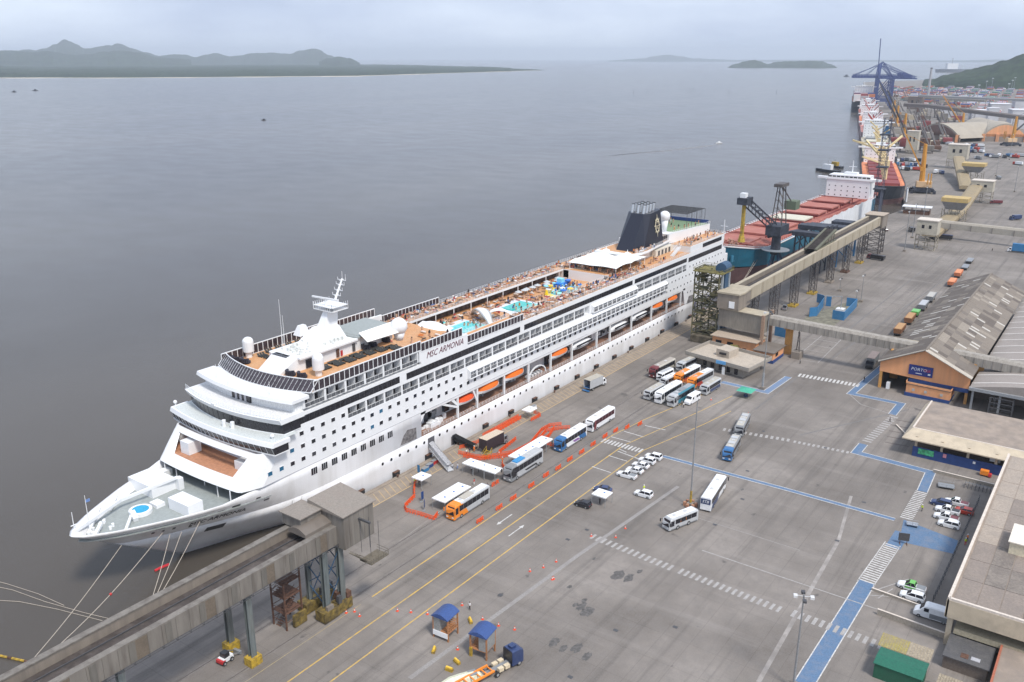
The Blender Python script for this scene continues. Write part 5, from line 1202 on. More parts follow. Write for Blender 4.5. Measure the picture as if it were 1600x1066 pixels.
# blue tractor unit with orange skeletal trailer, white shell beside it
c = G(795, 1040); root = thing('tractor_truck', 'dark blue tractor truck facing away with orange skeletal trailer behind it', 'truck', (c[0], c[1], 0), -R(14), 'trucks in the port')
mb = MB(); mb.use(PN); mb.loft([section(-.2, 1.2, .6, 3.5, .25), section(1.6, 1.22, .5, 3.5, .25), section(2.3, 1.15, .5, 3.0, .25), section(2.5, 1.0, .6, 2.0, .2)]); mb.box(.2, -.5, 3.5, 1.2, .5, 3.9); mb.build('cab', None, root, world=False)
mb = MB(); mb.box(-.3, -1.15, 1.2, -.2, 1.15, 3.3); mb.build('cab_back', PK, root, world=False)
mb = MB(); mb.box(-5, -.45, .8, 0, .45, 1.05); mb.build('chassis', PG, root, world=False)
for (x0, y0) in ((-1.7, -1.2), (-1.7, .5), (-3.0, -1.15), (-3.0, .5)): mb = MB(); mb.box(x0, y0, .7, x0 + 1.0, y0 + .7, 1.35); mb.build('fuel_tank', mat('tank_sand', (.62, .52, .36), .6), root, world=False)
wheels(root, (1.4, -3.4), 1.05, .5)
mb = MB(); 
for y in (-.95, .95): mb.bar((-13, y, 1.5), (-4.0, y, 1.5), .3)
for k in range(8): mb.bar((-13 + 1.25 * k, -.95, 1.5), (-13 + 1.25 * k, .95, 1.5), .2)
mb.build('skeletal_trailer', PO, root, world=False)
c = G(722, 1068); root = thing('boat_shell', 'cream moulded shell lying on the ground beside the orange trailer', 'moulding', (c[0], c[1], 0), -R(30))
mb = MB(); mb.loft([[(x, -1.1 * k, .3), (x, -.8 * k, 1.2 * k + .2), (x, 0, 1.5 * k + .2), (x, .8 * k, 1.2 * k + .2), (x, 1.1 * k, .3)] for x, k in ((-3.5, .7), (-2, 1), (0, 1.05), (2, 1), (3.2, .75), (3.9, .2))]); mb.build('shell', mat('shell_cream', (.66, .66, .50), .4), root, world=False)
mb = MB(); mb.box(1.2, -.7, 1.5, 2.6, .7, 1.62); mb.build('hatch_frame', PG, root, world=False)
# wagons and road trains in the yard
def wagon(label, px, py, a, m, n=1, L_=9.5, H=2.6, load=None, grp='hopper wagons on the yard tracks'):
    c = G(px, py); root = thing('freight_wagon', label, 'wagon', (c[0], c[1], 0), a, grp)
    mb = MB(); mb.prism([(-L_/2, -1.3), (L_/2, -1.3), (L_/2, 1.3), (-L_/2, 1.3)], 1.1, H, [(-L_/2 - .1, -1.45), (L_/2 + .1, -1.45), (L_/2 + .1, 1.45), (-L_/2 - .1, 1.45)]); mb.build('hopper', m, root, world=False)
    mb = MB(); mb.box(-L_/2 + .2, -1.2, H, L_/2 - .2, 1.2, H + .12); mb.build('tarpaulin', load or m, root, world=False)
    mb = MB(); mb.box(-L_/2, -.9, .7, L_/2, .9, 1.1); mb.build('underframe', PK, root, world=False)
    wheels(root, (-L_/2 + 1.2, -L_/2 + 2.4, L_/2 - 2.4, L_/2 - 1.2), 1.0, .45); return root
og = mat('wagon_orange', (.55, .17, .07), .8, dirt=(.3, .12, .07), damt=.6); ogl = mat('load_orange', (.62, .26, .13), .85); br_ = mat('wagon_brown', (.24, .11, .05), .8); brl = mat('load_tan', (.42, .25, .12), .85)
AW = R(2)
wagon('orange hopper wagon nearest the camera of the orange pair beyond the warehouse', 1487, 446, AW, og, load=ogl); wagon('orange hopper wagon behind the first one, coupled to flat trailers', 1497, 432, AW, og, load=ogl)
wagon('grey flat wagon coupled ahead of the orange pair', 1508, 420, AW, PG, H=1.4); wagon('grey flat wagon at the far end of the orange pair\'s train', 1515, 410, AW, PG, H=1.4)
wagon('brown hopper wagon nearest the second conveyor bridge', 1405, 521, AW, br_, load=brl, H=2.9); wagon('brown hopper wagon second from the conveyor bridge', 1421, 504, AW, br_, load=brl, H=2.9)
wagon('small bright green wagon between brown and grey wagons', 1430, 494, AW, PGR, L_=5, H=2.4); wagon('grey tarpaulin wagon behind the green one', 1442, 483, AW, PG, load=PS, H=2.8); wagon('grey tarpaulin wagon at the far end of the long train', 1454, 470, AW, PG, load=PBG, H=2.8)
def lorry(label, px, py, a, cabm, boxm, L_=10, H=3.0, load=None): 
    c = G(px, py); return box_truck(label, c[0], c[1], a, L_, 2.5, H, cab=cabm, box=boxm, roof=load or boxm, name='lorry')
lorry('dark grey lorry parked beside the orange conveyor support', 1362, 570, PI + R(3), PK, PG, 11, 3.2, mat('load_grey', (.22, .18, .17), .9)); lorry('dark lorry under the long beige conveyor wall', 1470, 374, PI / 2, PK, PK, 12, 2.9, PN)
lorry('dark red truck alone on the open yard', 1556, 319, PI / 2 + .3, PR, PR, 8, 2.8); lorry('dark blue truck at the edge of the open yard', 1586, 344, PI / 2 + .9, PN, PN, 8, 3.2)
lorry('white tractor with blue container trailer at the right edge of the yard', 1600, 396, PI / 2, PW, brightblue, 16, 4.8); lorry('black vehicle beside the beige transfer tower', 1424, 362, R(25), PK, PK, 7, 2.8)
lorry('dark crawler truck under the far lattice trestle', 1368, 406, R(80), PR, PK, 9, 2.6); lorry('grey truck between the two hopper towers', 1560, 280, .4, PG, PG, 8, 2.6)
c = G(1384, 361); car('small dark car on the quay road below the gallery end', c[0], c[1], .5, 'hatch', PK, group='cars on the far quay')
c = G(1226, 483); car('dark grey pickup between two lattice trestles', c[0], c[1], .2, 'pickup', PG, group='cars on the far quay', bed=PK)
# skid-steer loader at the gallery leg
c = G(352, 1034); root = thing('skid_loader', 'red and white skid-steer loader parked by the yellow pier base', 'loader', (c[0], c[1], 0), PI + R(5))
mb = MB(); mb.box(-1.3, -.75, .4, .9, .75, 1.1); mb.build('body', PW, root, world=False); mb = MB(); mb.box(.5, -.76, .45, 1.3, .76, 1.0); mb.build('nose', redpaint, root, world=False)
mb = MB(); mb.box(-.6, -.6, 1.1, .5, .6, 2.0); mb.build('cab', PK, root, world=False); mb = MB(); mb.bar((-1.2, -.8, 1.2), (-2.6, -.8, .4), .15); mb.bar((-1.2, .8, 1.2), (-2.6, .8, .4), .15); mb.box(-3.0, -.9, .1, -2.5, .9, .7); mb.build('bucket', PG, root, world=False)
wheels(root, (.8, -.8), .8, .4, .3)
# ================================================================== CANOPIES, BARRIERS, GANGWAYS, PEOPLE
def marquee(label, x0, y0, x1, y1, n, along='x', z=2.75, sag=.12, rz=0, single=False):
    cx, cy = (x0 + x1) / 2, (y0 + y1) / 2; root = thing('canopy_tent', label, 'canopy tent', (cx, cy, 0), rz, 'white queue canopies on the quay'); X, Y = abs(x1 - x0) / 2, abs(y1 - y0) / 2
    for k in range(n):
        a0, a1 = (-X + 2 * X * k / n, -X + 2 * X * (k + 1) / n) if along == 'x' else (-X, X); b0, b1 = (-Y, Y) if along == 'x' else (-Y + 2 * Y * k / n, -Y + 2 * Y * (k + 1) / n)
        mx_, my = (a0 + a1) / 2, (b0 + b1) / 2; mb = MB(); i = 0; e = .03
        mb.v = [(a0 + e, b0 + e, z), (a1 - e, b0 + e, z), (a1 - e, b1 - e, z), (a0 + e, b1 - e, z), (mx_, my, z + .42), (a0 + e, b0 + e, z - .28), (a1 - e, b0 + e, z - .28), (a1 - e, b1 - e, z - .28), (a0 + e, b1 - e, z - .28)]
        for q in ((0,1,4), (1,2,4), (2,3,4), (3,0,4), (0,5,6,1), (1,6,7,2), (2,7,8,3), (3,8,5,0), (8,7,6,5)): mb.f.append(q); mb.m.append(0)
        mb.build('canopy', tentw, root, world=False)
        for (a, b) in ((a0 + .1, b0 + .1), (a1 - .1, b0 + .1), (a1 - .1, b1 - .1), (a0 + .1, b1 - .1)): pb = MB(); pb.box(a - .04, b - .04, 0, a + .04, b + .04, z - .28); pb.build('leg', greymet, root, world=False)
        lb = MB(); lb.v = [(mx_ - .3, b0 + (b1 - b0) * .28, z + .245), (mx_ + .3, b0 + (b1 - b0) * .28, z + .245), (mx_ + .22, b0 + (b1 - b0) * .4, z + .35), (mx_ - .22, b0 + (b1 - b0) * .4, z + .35)]; lb.face(0, 1, 2, 3); lb.build('printed_logo', mat('logo_blue', (.06, .14, .42), .5), root, world=False)
    return root
marquee('long white canopy beside the orange-nosed coach', 138.9, 118.1, 148.7, 122.1, 3)
marquee('small white canopy among orange barriers by the ship\'s bow end', 144.2, 129.8, 147.9, 133.1, 1)
marquee('white canopy row running across the quay from the passenger gangway', 157.5, 117.6, 161.0, 128.0, 3, along='y')
marquee('longest white canopy, beside the silver double-deck coach', 167.6, 117.3, 183.2, 121.0, 5)
marquee('small white canopy with orange barriers close to the ship amidships', 195.2, 133.0, 199.0, 136.0, 1)
marquee('lone white awning between a black hatchback and a dark sedan', 162.2, 89.2, 165.7, 93.0, 1)
# orange plastic barriers
bm2 = MB(); bm2.use(mat('barrier_orange', (.80, .10, .015), .5)); bm2.box(-.6, -.04, .18, .6, .04, .28); bm2.box(-.6, -.04, .9, .6, .04, 1.02); bm2.box(-.6, -.04, .52, .6, .04, .6)
for k in range(6): bm2.box(-.6 + .228 * k, -.035, .28, -.53 + .228 * k, .035, .9)
for s in (-.4, .4): bm2.box(s - .05, -.28, 0, s + .05, .28, .18)
barme = proto_mesh(bm2, 'crowd_barrier')
def barrier_row(pts, label, grp, step=1.3):
    for A, B in zip(pts, pts[1:]):
        A_, B_ = Vector(A[:2]), Vector(B[:2]); d = B_ - A_; n = max(1, round(d.length / step)); a = math.atan2(d.y, d.x)
        for k in range(n):
            p = A_ + d * (k + .5) / n; tag(link('crowd_barrier', barme, None, (p.x, p.y, 0), a), label, 'barrier', grp)
BR = 'orange plastic crowd barrier linked in a row among the quay canopies'; BG_ = 'orange crowd barriers round the queue'
barrier_row([(147.5, 134.8), (143.2, 131.5), (140.5, 129), (135.6, 127.6), (134.2, 125.8), (134.8, 121.6), (135.0, 118.2), (137.3, 119.0)], BR, BG_)
barrier_row([(165.6, 135.8), (166.4, 130.5), (167.5, 128), (170.2, 126.6), (174.5, 124.0), (181, 123.4), (191, 126.2), (195, 126.0), (197.6, 123.8)], BR, BG_)
barrier_row([(164.8, 133.5), (165.8, 128.8), (169.8, 125.2), (174.0, 122.9), (181, 122.1), (191, 124.8), (195.5, 122.2), (197, 120.6)], BR, BG_)
barrier_row([(184, 117.4), (184.6, 122.2), (188.5, 122.2), (194.4, 124.2)], BR, BG_)
barrier_row([(172, 127.2), (182, 128.6)], BR, BG_); barrier_row([(178, 137.2), (195.5, 137.2)], BR, BG_); barrier_row([(168, 137.4), (176, 135.2)], BR, BG_); barrier_row([(180, 135.9), (195, 136)], BR, BG_)
barrier_row([(195, 132.6), (199.8, 132.4), (200.6, 135.5)], BR, BG_); barrier_row([(155.4, 117.2), (158.6, 117.2)], BR, BG_); barrier_row([(163, 117.6), (167.0, 122.5)], BR, BG_)
for p in [(140.5, 108.7), (147.8, 108.7), (153.5, 108.7), (161.4, 108.9), (168.2, 109.1), (173.4, 108.8), (179.5, 109.1), (185.1, 108.9), (191.2, 109.0), (197.7, 109.0), (202.8, 108.5), (206.7, 107.0), (211, 105.2)]:
    for s in (-.65, .65): tag(link('crowd_barrier', barme, None, (p[0] + s, p[1] + .5, 0), .15 * s), 'orange plastic crowd barrier in a short pair along the yellow lane line', 'barrier', 'orange barriers along the lane line')
# cones
cmb = MB(); cmb.use(mat('cone_red', (.72, .08, .03), .5)); cmb.box(-.22, -.22, 0, .22, .22, .05); cmb.tube((0, 0, .05), (0, 0, .3), .17, .11, n=8); cmb.tube((0, 0, .48), (0, 0, .72), .07, .02, n=8); cmb.use(white); cmb.tube((0, 0, .3), (0, 0, .48), .11, .07, n=8); cme = proto_mesh(cmb, 'traffic_cone')
for (px, py) in [(621, 955), (642, 957), (668, 960), (722, 946), (754, 968), (779, 978), (804, 984), (828, 893), (849, 887), (869, 878), (863, 906), (715, 1015), (562, 963), (541, 958), (554, 956), (1111, 625), (1169, 648), (865, 905), (977, 826), (962, 840), (924, 838)]:
    c = G(px, py); o = link('traffic_cone', cme, None, (c[0], c[1], 0), .3); o.scale = (1.1, 1.1, 1.1); tag(o, 'red and white traffic cone standing on the open concrete', 'traffic cone', 'traffic cones on the yard')
# yellow bollards
for i, (px, py, lb) in enumerate([(678, 1018, 'yellow mooring block nearest the left blue-roofed cabin'), (735, 972, 'yellow block behind the two blue-roofed cabins'), (714, 1036, 'yellow block between the cabins, upper of the front pair'), (702, 1048, 'yellow block lowest of the front pair')]):
    c = G(px, py); root = thing('ground_block', lb, 'block', (c[0], c[1], 0), .5 + i * .4, 'yellow blocks by the cabins'); mb = MB(); mb.box(-.7, -.3, 0, .7, .3, .5); mb.build('base', yellow, root, world=False); mb = MB(); mb.tube((-.6, 0, .62), (.6, 0, .62), .2, n=8); mb.build('cap', mat('yellow_bright', (.75, .48, .05), .5), root, world=False)
# people: one skinned body per pose
def person_mesh(pose):
    J = {'pel': (0, 0, .95), 'ch': (0, 0, 1.32), 'nk': (0, 0, 1.5), 'hd': (0.02, 0, 1.62), 'ht': (0.02, 0, 1.74)}
    for s, t in ((1, 'l'), (-1, 'r')):
        sw = pose * (.22 if s > 0 else -.22)
        J['hp' + t] = (0, .1 * s, .92); J['kn' + t] = (sw * .6 + .03, .12 * s, .5); J['an' + t] = (sw, .13 * s, .09); J['to' + t] = (sw + .17, .14 * s, .05)
        J['sh' + t] = (0, .19 * s, 1.42); J['el' + t] = (-sw * .4, .25 * s, 1.14); J['ha' + t] = (-sw * .8 + .1, .26 * s, .9)
    rad = {'pel': .15, 'ch': .16, 'nk': .06, 'hd': .1, 'ht': .07, 'hp': .1, 'kn': .07, 'an': .05, 'to': .04, 'sh': .075, 'el': .05, 'ha': .04}
    ks = list(J); E = [('pel', 'ch'), ('ch', 'nk'), ('nk', 'hd'), ('hd', 'ht')]
    for t in 'lr': E += [('pel', 'hp' + t), ('hp' + t, 'kn' + t), ('kn' + t, 'an' + t), ('an' + t, 'to' + t), ('ch', 'sh' + t), ('sh' + t, 'el' + t), ('el' + t, 'ha' + t)]
    me = bpy.data.meshes.new('sk'); me.from_pydata([J[k] for k in ks], [(ks.index(a), ks.index(b)) for a, b in E], []); o = bpy.data.objects.new('sk', me); COL.objects.link(o)
    md = o.modifiers.new('s', 'SKIN')
    for i, k in enumerate(ks):
        r_ = rad.get(k, rad.get(k[:2])); me.skin_vertices[0].data[i].radius = (r_, r_)
    me.skin_vertices[0].data[0].use_root = True
    sb = o.modifiers.new('u', 'SUBSURF'); sb.levels = 1
    bpy.context.view_layer.update(); dg = bpy.context.evaluated_depsgraph_get(); m2 = bpy.data.meshes.new_from_object(o.evaluated_get(dg)); bpy.data.objects.remove(o); m2.name = 'body'; return m2
pm1, pm2 = person_mesh(0), person_mesh(1)
hairm = MB(); hairm.sphere((0, 0, 1.69), .115, 10, 5, z0=-.1); hme = proto_mesh(hairm, 'hair', mat('hair_dark', (.04, .03, .03)))
helm = MB(); helm.sphere((0, 0, 1.69), .135, 10, 5, z0=-.05); helm.box(0, -.1, 1.68, .19, .1, 1.70); hel = proto_mesh(helm, 'hard_hat', white)
skin = mat('skin', (.34, .19, .12), .6)
C_ = {'white': mat('cloth_white', (.7, .7, .7), .8), 'yellow': mat('cloth_hivis', (.62, .75, .05), .7), 'orange': mat('cloth_orange', (.8, .2, .03), .7), 'red': mat('cloth_red', (.55, .05, .05), .8), 'navy': mat('cloth_navy', (.02, .03, .08), .8), 'black': mat('cloth_black', (.02, .02, .02), .8), 'blue': mat('cloth_blue', (.08, .2, .5), .8), 'grey': mat('cloth_grey', (.2, .2, .2), .8)}
pcache = {}
def person(px, py, shirt, trousers, doing, a=0, pose=0, hat=False, xy=None):
    k = (shirt, trousers, pose)
    if k not in pcache:
        me = (pm2 if pose else pm1).copy(); me.materials.clear()
        for m_ in (C_[shirt], C_[trousers], skin, C_['black']): me.materials.append(m_)
        for p in me.polygons:
            z = p.center.z; y = abs(p.center.y); p.material_index = 3 if z < .12 else (2 if z > 1.5 or (y > .2 and z < 1.12) else (0 if z > .95 or y > .22 else 1))
            p.use_smooth = True
        pcache[k] = me
    c = xy or G(px, py); root = thing('person', doing, 'person', (c[0], c[1], 0), a); link('body', pcache[k], root); link('hard_hat' if hat else 'hair', hel if hat else hme, root); return root
pp = [(700,733,'white','navy','person in white shirt and dark trousers, leftmost of the gangway crew',1),(707,734,'white','navy','person in white shirt, second from the left at the foot of the gangway',0),(715,733,'white','blue','person in white shirt and blue trousers, rightmost of the gangway crew',1),(737,738,'white','black','person in white shirt standing before the cross-quay canopy',0),(748,738,'grey','black','person in grey shirt under the cross-quay canopy',0),
 (785,724,'orange','orange','worker in orange overalls by the queue entrance',1),(729,711,'white','navy','person in white shirt near the cargo ramp',0),(734,709,'navy','navy','person in navy by the cargo ramp',1),(741,706,'orange','orange','worker in orange beside the cargo ramp',0),(648,757,'yellow','navy','guard in yellow vest under the small bow canopy',0),(655,758,'black','black','person in black under the small bow canopy',0),
 (741,758,'red','white','person in red shirt between two coaches',0),(734,953,'white','black','person in white shirt and black trousers alone near the blue-roofed cabins',0),(1006,768,'yellow','grey','guard in yellow vest beside the patrol car',0),(1440,799,'yellow','black','person in yellow vest beside the striped path',1),(1508,852,'yellow','red','worker in yellow vest on the paved lane by the beige roof',0),(1511,846,'orange','navy','worker in orange vest beside the yellow-vested one',1),
 (1065,634,'grey','black','person in grey between the teal coach and the van',0),(1068,637,'white','black','person in white beside the white van',0),(937,788,'black','black','person in black under the lone white awning',0),(1250,569,'grey','black','person standing at the far blue path corner',0),(1350,596,'black','black','person in black walking on the blue path by the orange warehouse',1),(762,765,'navy','black','person by the queue banner',0),(1390,660,'navy','black','person by the rail crossing',1),
 (1550,393,'black','black','person in black on the open rail yard',1),(1489,460,'navy','navy','person beside the orange wagons',0),(780,716,'orange','navy','person in orange by the barrier bend',0)]
for i, (px, py, s_, t_, lb, po) in enumerate(pp): person(px, py, s_, t_, lb, i * 1.3, po, hat=s_ in ('yellow', 'orange'))
# passenger gangway, crew stair, cargo chute
root = thing('gangway', 'silver passenger gangway sloping from the hull door to the quay', 'gangway', (155.7, 131.5, 0))
def rampm(root, A, B, wd, rails, m, m2, nm='deck', rh=1.1):
    A, B = Vector(A), Vector(B); d = (B - A); t = d.normalized(); p = Vector((-t.y, t.x, 0)).normalized() * wd / 2
    mb = MB(); mb.v = [tuple(q) for q in (A - p, A + p, B + p, B - p)]; mb.v += [(a, b, c - .2) for a, b, c in mb.v]
    for q in ((0,1,2,3), (7,6,5,4), (0,4,5,1), (1,5,6,2), (2,6,7,3), (3,7,4,0)): mb.face(*q)
    mb.build(nm, m, root)
    mb = MB(); n = int(d.length / 1.1)
    for s in (1, -1):
        for z in (.35, .7, rh): mb.bar(A + p * s + Vector((0, 0, z)), B + p * s + Vector((0, 0, z)), .06)
        for k in range(n + 1): q = A + d * k / n + p * s; mb.bar(q, q + Vector((0, 0, rh)), .06)
    mb.build(rails, m2, root)
rampm(root, (160.8, 141.4, 2.8), (156.2, 130.6, .35), 1.7, 'handrail', mat('gangway_alloy', (.55, .56, .58), .4, .3), steel)
mb = MB(); 
for z_ in (1.25,):
    mb.v = [(160.8 - .8, 141.2, 3.9), (160.8 + .8, 141.0, 3.9), (157.0 + .8, 131.5, 1.5), (157.0 - .8, 131.7, 1.5)]; mb.face(0, 1, 2, 3); mb.face(3, 2, 1, 0)
mb.build('side_panel', mat('gangway_fabric', (.62, .62, .64), .6), root)
root = thing('cargo_ramp', 'black enclosed cargo ramp from the low hull door to the quay', 'ramp', (170.5, 137, 0))
rampm(root, (170.3, 141.5, 1.6), (170.3, 133.6, .4), 1.5, 'handrail', black, black, rh=.9)
mb = MB(); mb.v = [(169.5, 141.3, 2.6), (171.1, 141.3, 2.6), (171.1, 133.8, 1.3), (169.5, 133.8, 1.3)]; mb.face(0, 1, 2, 3); mb.face(3, 2, 1, 0); mb.build('cover', black, root)
for u, v0, z0, z1, w_ in ((160.9, NS - .04, 2.4, 5.2, 2.6), (170.2, NS - .04, -.2, 2.3, 2.2)): mb = MB(); mb.box(u - w_/2, v0, z0, u + w_/2, v0 + .3, z1); mb.build('shell_door', mat('doorway_dark', (.09, .09, .10), .8), ship)
root = thing('loading_stair', 'yellow folding stair at the tail of the black truck', 'stair', (168.6, 128.6, 0)); mb = MB()
for y in (127.6, 129.4): mb.bar((167.3, y, 0), (169.6, y, 1.6), .12); mb.bar((167.3, y, 1), (169.6, y, 2.5), .07); mb.bar((169.6, y, 0), (169.6, y, 2.5), .1)
for k in range(6): mb.box(167.3 + .4 * k, 127.6, .25 * k, 167.6 + .4 * k, 129.4, .25 * k + .06)
mb.build('frame', yellow, root)
for i, (u, v, lb) in enumerate([(139.8, 126.2, 'tall navy feather banner inside the orange barriers near the bow'), (137.0, 122.9, 'dark blue oval banner at the corner of the orange barriers'), (163.6, 117.2, 'white and blue feather banner beside the cross-quay canopy'), (150.5, 135.9, 'blue and yellow information board close to the ship')]):
    root = thing('banner', lb, 'banner', (u, v, 0), .5 * i); mb = MB(); mb.tube((0, 0, 0), (0, 0, 2.6), .04, n=5); mb.build('pole', greymet, root, world=False); mb = MB(); mb.box(.04, -.03, .5, .9, .03, 2.5); mb.build('cloth', [navywall, navywall, mat('banner_pale', (.4, .5, .7), .6), brightblue][i], root, world=False)
    mb = MB(); mb.box(-.4, -.3, 0, .4, .3, .08); mb.build('foot', PG, root, world=False)
for i, (u, v, c0) in enumerate([(152.8, 136.2, brightblue), (155.2, 136.8, navywall), (157.6, 137.2, redpaint), (200.8, 137.2, white), (203.4, 137.4, white)]):
    root = thing('equipment_crate', ['bright blue crate by the stone edge beside the ship\'s bow quarter', 'navy crate second along the stone edge', 'red crate third along the stone edge', 'white box near the midship canopy', 'white box farther along from the midship canopy'][i], 'crate', (u, v, 0)); mb = MB(); mb.box(-1, -.5, 0, 1, .5, .9); mb.build('body', c0, root, world=False); mb = MB(); mb.box(-1.03, -.53, .9, 1.03, .53, .98); mb.build('lid', PG, root, world=False)
# hull fenders along the berth
for k in range(22):
    u = 109.5 + 12.4 * k; root = thing('quay_fender', 'black rubber fender hung on the quay wall against the white hull', 'fender', (u, 140.5, 0), 0, 'black fenders between hull and quay'); mb = MB(); mb.box(-.9, -.45, -2.4, .9, .45, 1.05); mb.build('rubber', black, root, world=False); mb = MB(); mb.box(-1.0, -.5, 1.05, 1.0, .3, 1.15); mb.build('cap', rust, root, world=False)
for k in range(16):
    u = 98 + 24 * k; root = thing('mooring_bollard', 'dark iron mooring bollard on the stone quay edge', 'bollard', (u, 139.3, 0.12), 0, 'mooring bollards along the quay edge'); mb = MB(); mb.tube((0, 0, 0), (0, 0, .5), .22, n=8); mb.build('post', rust, root, world=False); mb = MB(); mb.tube((0, 0, .5), (0, 0, .65), .34, n=8); mb.build('head', rust, root, world=False)
# ================================================================== CONVEYOR GALLERIES
def sheets(root, A, B, y, z0, z1, out, m, st=2.0, name='cladding_sheet', odd=None):
    """cladding sheets side by side along x from A to B on the plane y"""
    n = max(1, round((B - A) / st)); w_ = (B - A) / n; me = None
    mb = MB(); mb.box(.02, -.04, z0, w_ - .02, .04, z1); me = proto_mesh(mb, name, m)
    mb = MB(); mb.box(.02, -.05, z0, w_ - .02, .05, z1); me2 = proto_mesh(mb, name, odd or m)
    off = parent_world(root)
    for k in range(n): link(name, me2 if k % 5 == 3 else me, root, (A + k * w_ - off.x, y + out - off.y, -off.z))
def gallery(label, u0, u1, v0, v1, zb, zt, m, odd, legs, lw=1.0):
    root = thing('conveyor_gallery', label, 'conveyor', ((u0 + u1) / 2, (v0 + v1) / 2, 0), 0)
    mb = MB(); mb.box(u0, v0 + .1, zb, u1, v1 - .1, zb + .5); mb.build('floor_slab', concrete, root)
    mb = MB(); mb.box(u0, v0 + lw + .1, zt - 1.9, u1, v1 - lw - .1, zt - 1.8); mb.build('belt_cover', beltfloor, root)
    for y in (v0, v1 - lw): mb = MB(); mb.box(u0, y + .06, zb + .5, u1, y + lw - .06, zt - .25); mb.build('side_girder', concrete, root)
    for y in (v0 - .05, v1 - lw - .05): mb = MB(); mb.box(u0, y, zt - .25, u1, y + lw + .1, zt); mb.build('walkway_roof', m, root)
    sheets(root, u0, u1, v0, zb + .1, zt - .26, 0, m, 2.4, odd=odd)
    mb = MB(); mb.box(u0, v0 + 2.6, zt - 1.8, u1, v0 + 2.75, zt - 1.55); mb.box(u0, v1 - 2.9, zt - 1.8, u1, v1 - 2.75, zt - 1.55); mb.build('belt_rail', darkgrey, root)
    mb = MB()
    for z in (.15, .6): mb.bar((u0, v0 - .55, zb - .2 + z), (u1, v0 - .55, zb - .2 + z), .07)
    k = u0
    while k < u1: mb.bar((k, v0, zb - .1), (k, v0 - .6, zb - .1), .08); mb.bar((k, v0 - .55, zb - .1), (k, v0 - .55, zb + .5), .06); k += 2.4
    mb.build('cable_tray', darkgrey, root); return root
oddsheet = mat('odd_brown_sheet', (.15, .12, .09), .8, dirt=(.1, .08, .06), damt=.6)
fg = gallery('long weathered conveyor gallery in the left foreground, open belt trough on concrete legs', -10, 98.4, 110.0, 117.9, 14.2, 18.0, steelsheet, oddsheet, None, 1.15)
mb = MB()
for k in range(14): mb.box(14 + 6.1 * k, 109.86, 14.25, 15.1 + 6.1 * k, 109.92, 17.7)
pl = mat('pilaster_grey', (.13, .12, .105), .85, streak=True, dirt=(.2, .18, .15)); mb.build('pilaster', pl, fg)
mb = MB(); mb.loft([[(92.2 + 6.4 * t, y, 18.05 + (1.3 * math.sin(math.pi * (y - 111.2) / 4.6)) * .6 + .55) for y in [111.2 + .46 * j for j in range(11)]] + [(92.2 + 6.4 * t, 115.8, 18.0), (92.2 + 6.4 * t, 111.2, 18.0)] for t in (0, 1)]); mb.build('vaulted_cover', roofgrey, fg)
# legs with yellow bases
def leg(root, u, v, zt, base=True, w_=.55):
    mb = MB(); mb.box(u - w_, v - w_ * .8, 1.6, u + w_, v - w_ * .8 + .14, zt); mb.box(u - w_, v + w_ * .8 - .14, 1.6, u + w_, v + w_ * .8, zt); mb.box(u - .12, v - w_ * .8 + .14, 1.6, u + .12, v + w_ * .8 - .14, zt); mb.build('leg', mat('leg_green_grey', (.12, .14, .14), .6, var=.2, dirt=(.2, .18, .15), streak=True), root)
    if base: mb = MB(); mb.box(u - 1.15, v - 1.0, 0, u + 1.15, v + 1.0, 1.6); mb.build('pier_base', yellow, root)
for u in (55.5, 78.7): leg(fg, u, 111.2, 14.2); leg(fg, u + .3, 117.6, 14.2)
leg(fg, 33, 111.2, 14.2); leg(fg, 33, 117.6, 14.2)
t = thing('transfer_house', 'grey-brown steel transfer house at the end of the foreground gallery, on braced legs', 'transfer house', (101, 112, 0))
mb = MB(); mb.v = []; P4 = [(98.5, 108.1), (106.2, 108.1), (106.2, 116.6), (98.5, 116.6)]
mb.prism(P4, 13.6, 20.4); mb.build('wall', steelsheet, t)
for s_, (A, B, y) in enumerate(((98.6, 106.1, 108.05),)): sheets(t, A, B, y, 13.7, 20.3, 0, steelsheet, 1.25)
mb = MB()
for k in range(6): mb.box(98.4, 108.3 + 1.37 * k, 13.7, 98.46, 108.3 + 1.37 * k + 1.3, 20.3)
mb.build('cladding_sheet', steelsheet, t)
mb = MB(); mb.v = [(98.1, 107.7, 20.4), (106.6, 107.7, 20.4), (106.6, 117, 20.4), (98.1, 117, 20.4), (98.1, 107.7, 20.6), (106.6, 107.7, 20.6), (106.6, 117, 21.6), (98.1, 117, 21.6)]
for q in ((0,3,2,1), (4,5,6,7), (0,1,5,4), (1,2,6,5), (2,3,7,6), (3,0,4,7)): mb.face(*q)
mb.build('roof', mat('roof_sheet_pale', (.24, .21, .18), .8, dirt=(.24, .2, .17), dscale=.5, damt=.7), t)
mb = MB(); mb.box(93.3, 113.6, 18.3, 98.3, 118.6, 20.6); mb.build('side_hut', steelsheet, t); mb = MB(); mb.box(92.9, 113.2, 20.6, 98.45, 119, 20.8); mb.build('hut_roof', mat('roof_sheet_pale', (0,)), t)
mb = MB(); mb.bar((102.2, 107.9, 18.6), (102.2, 105.0, 18.6), .35)
for y in (105.2, 107.6): mb.bar((102.2, y, 18.6), (102.2, y, 11.6), .06); mb.bar((104.4, y, 18), (104.4, y, 11.6), .06)
mb.build('hoist_beam', darkgrey, t)
mb = MB(); mb.box(100.6, 103.6, 11.0, 105.2, 106.6, 11.2)
for (a, b) in (((100.6, 103.6), (105.2, 103.6)), ((105.2, 103.6), (105.2, 106.6)), ((100.6, 103.6), (100.6, 106.6))):
    for z in (.5, 1.0): mb.bar((*a, 11.2 + z), (*b, 11.2 + z), .06)
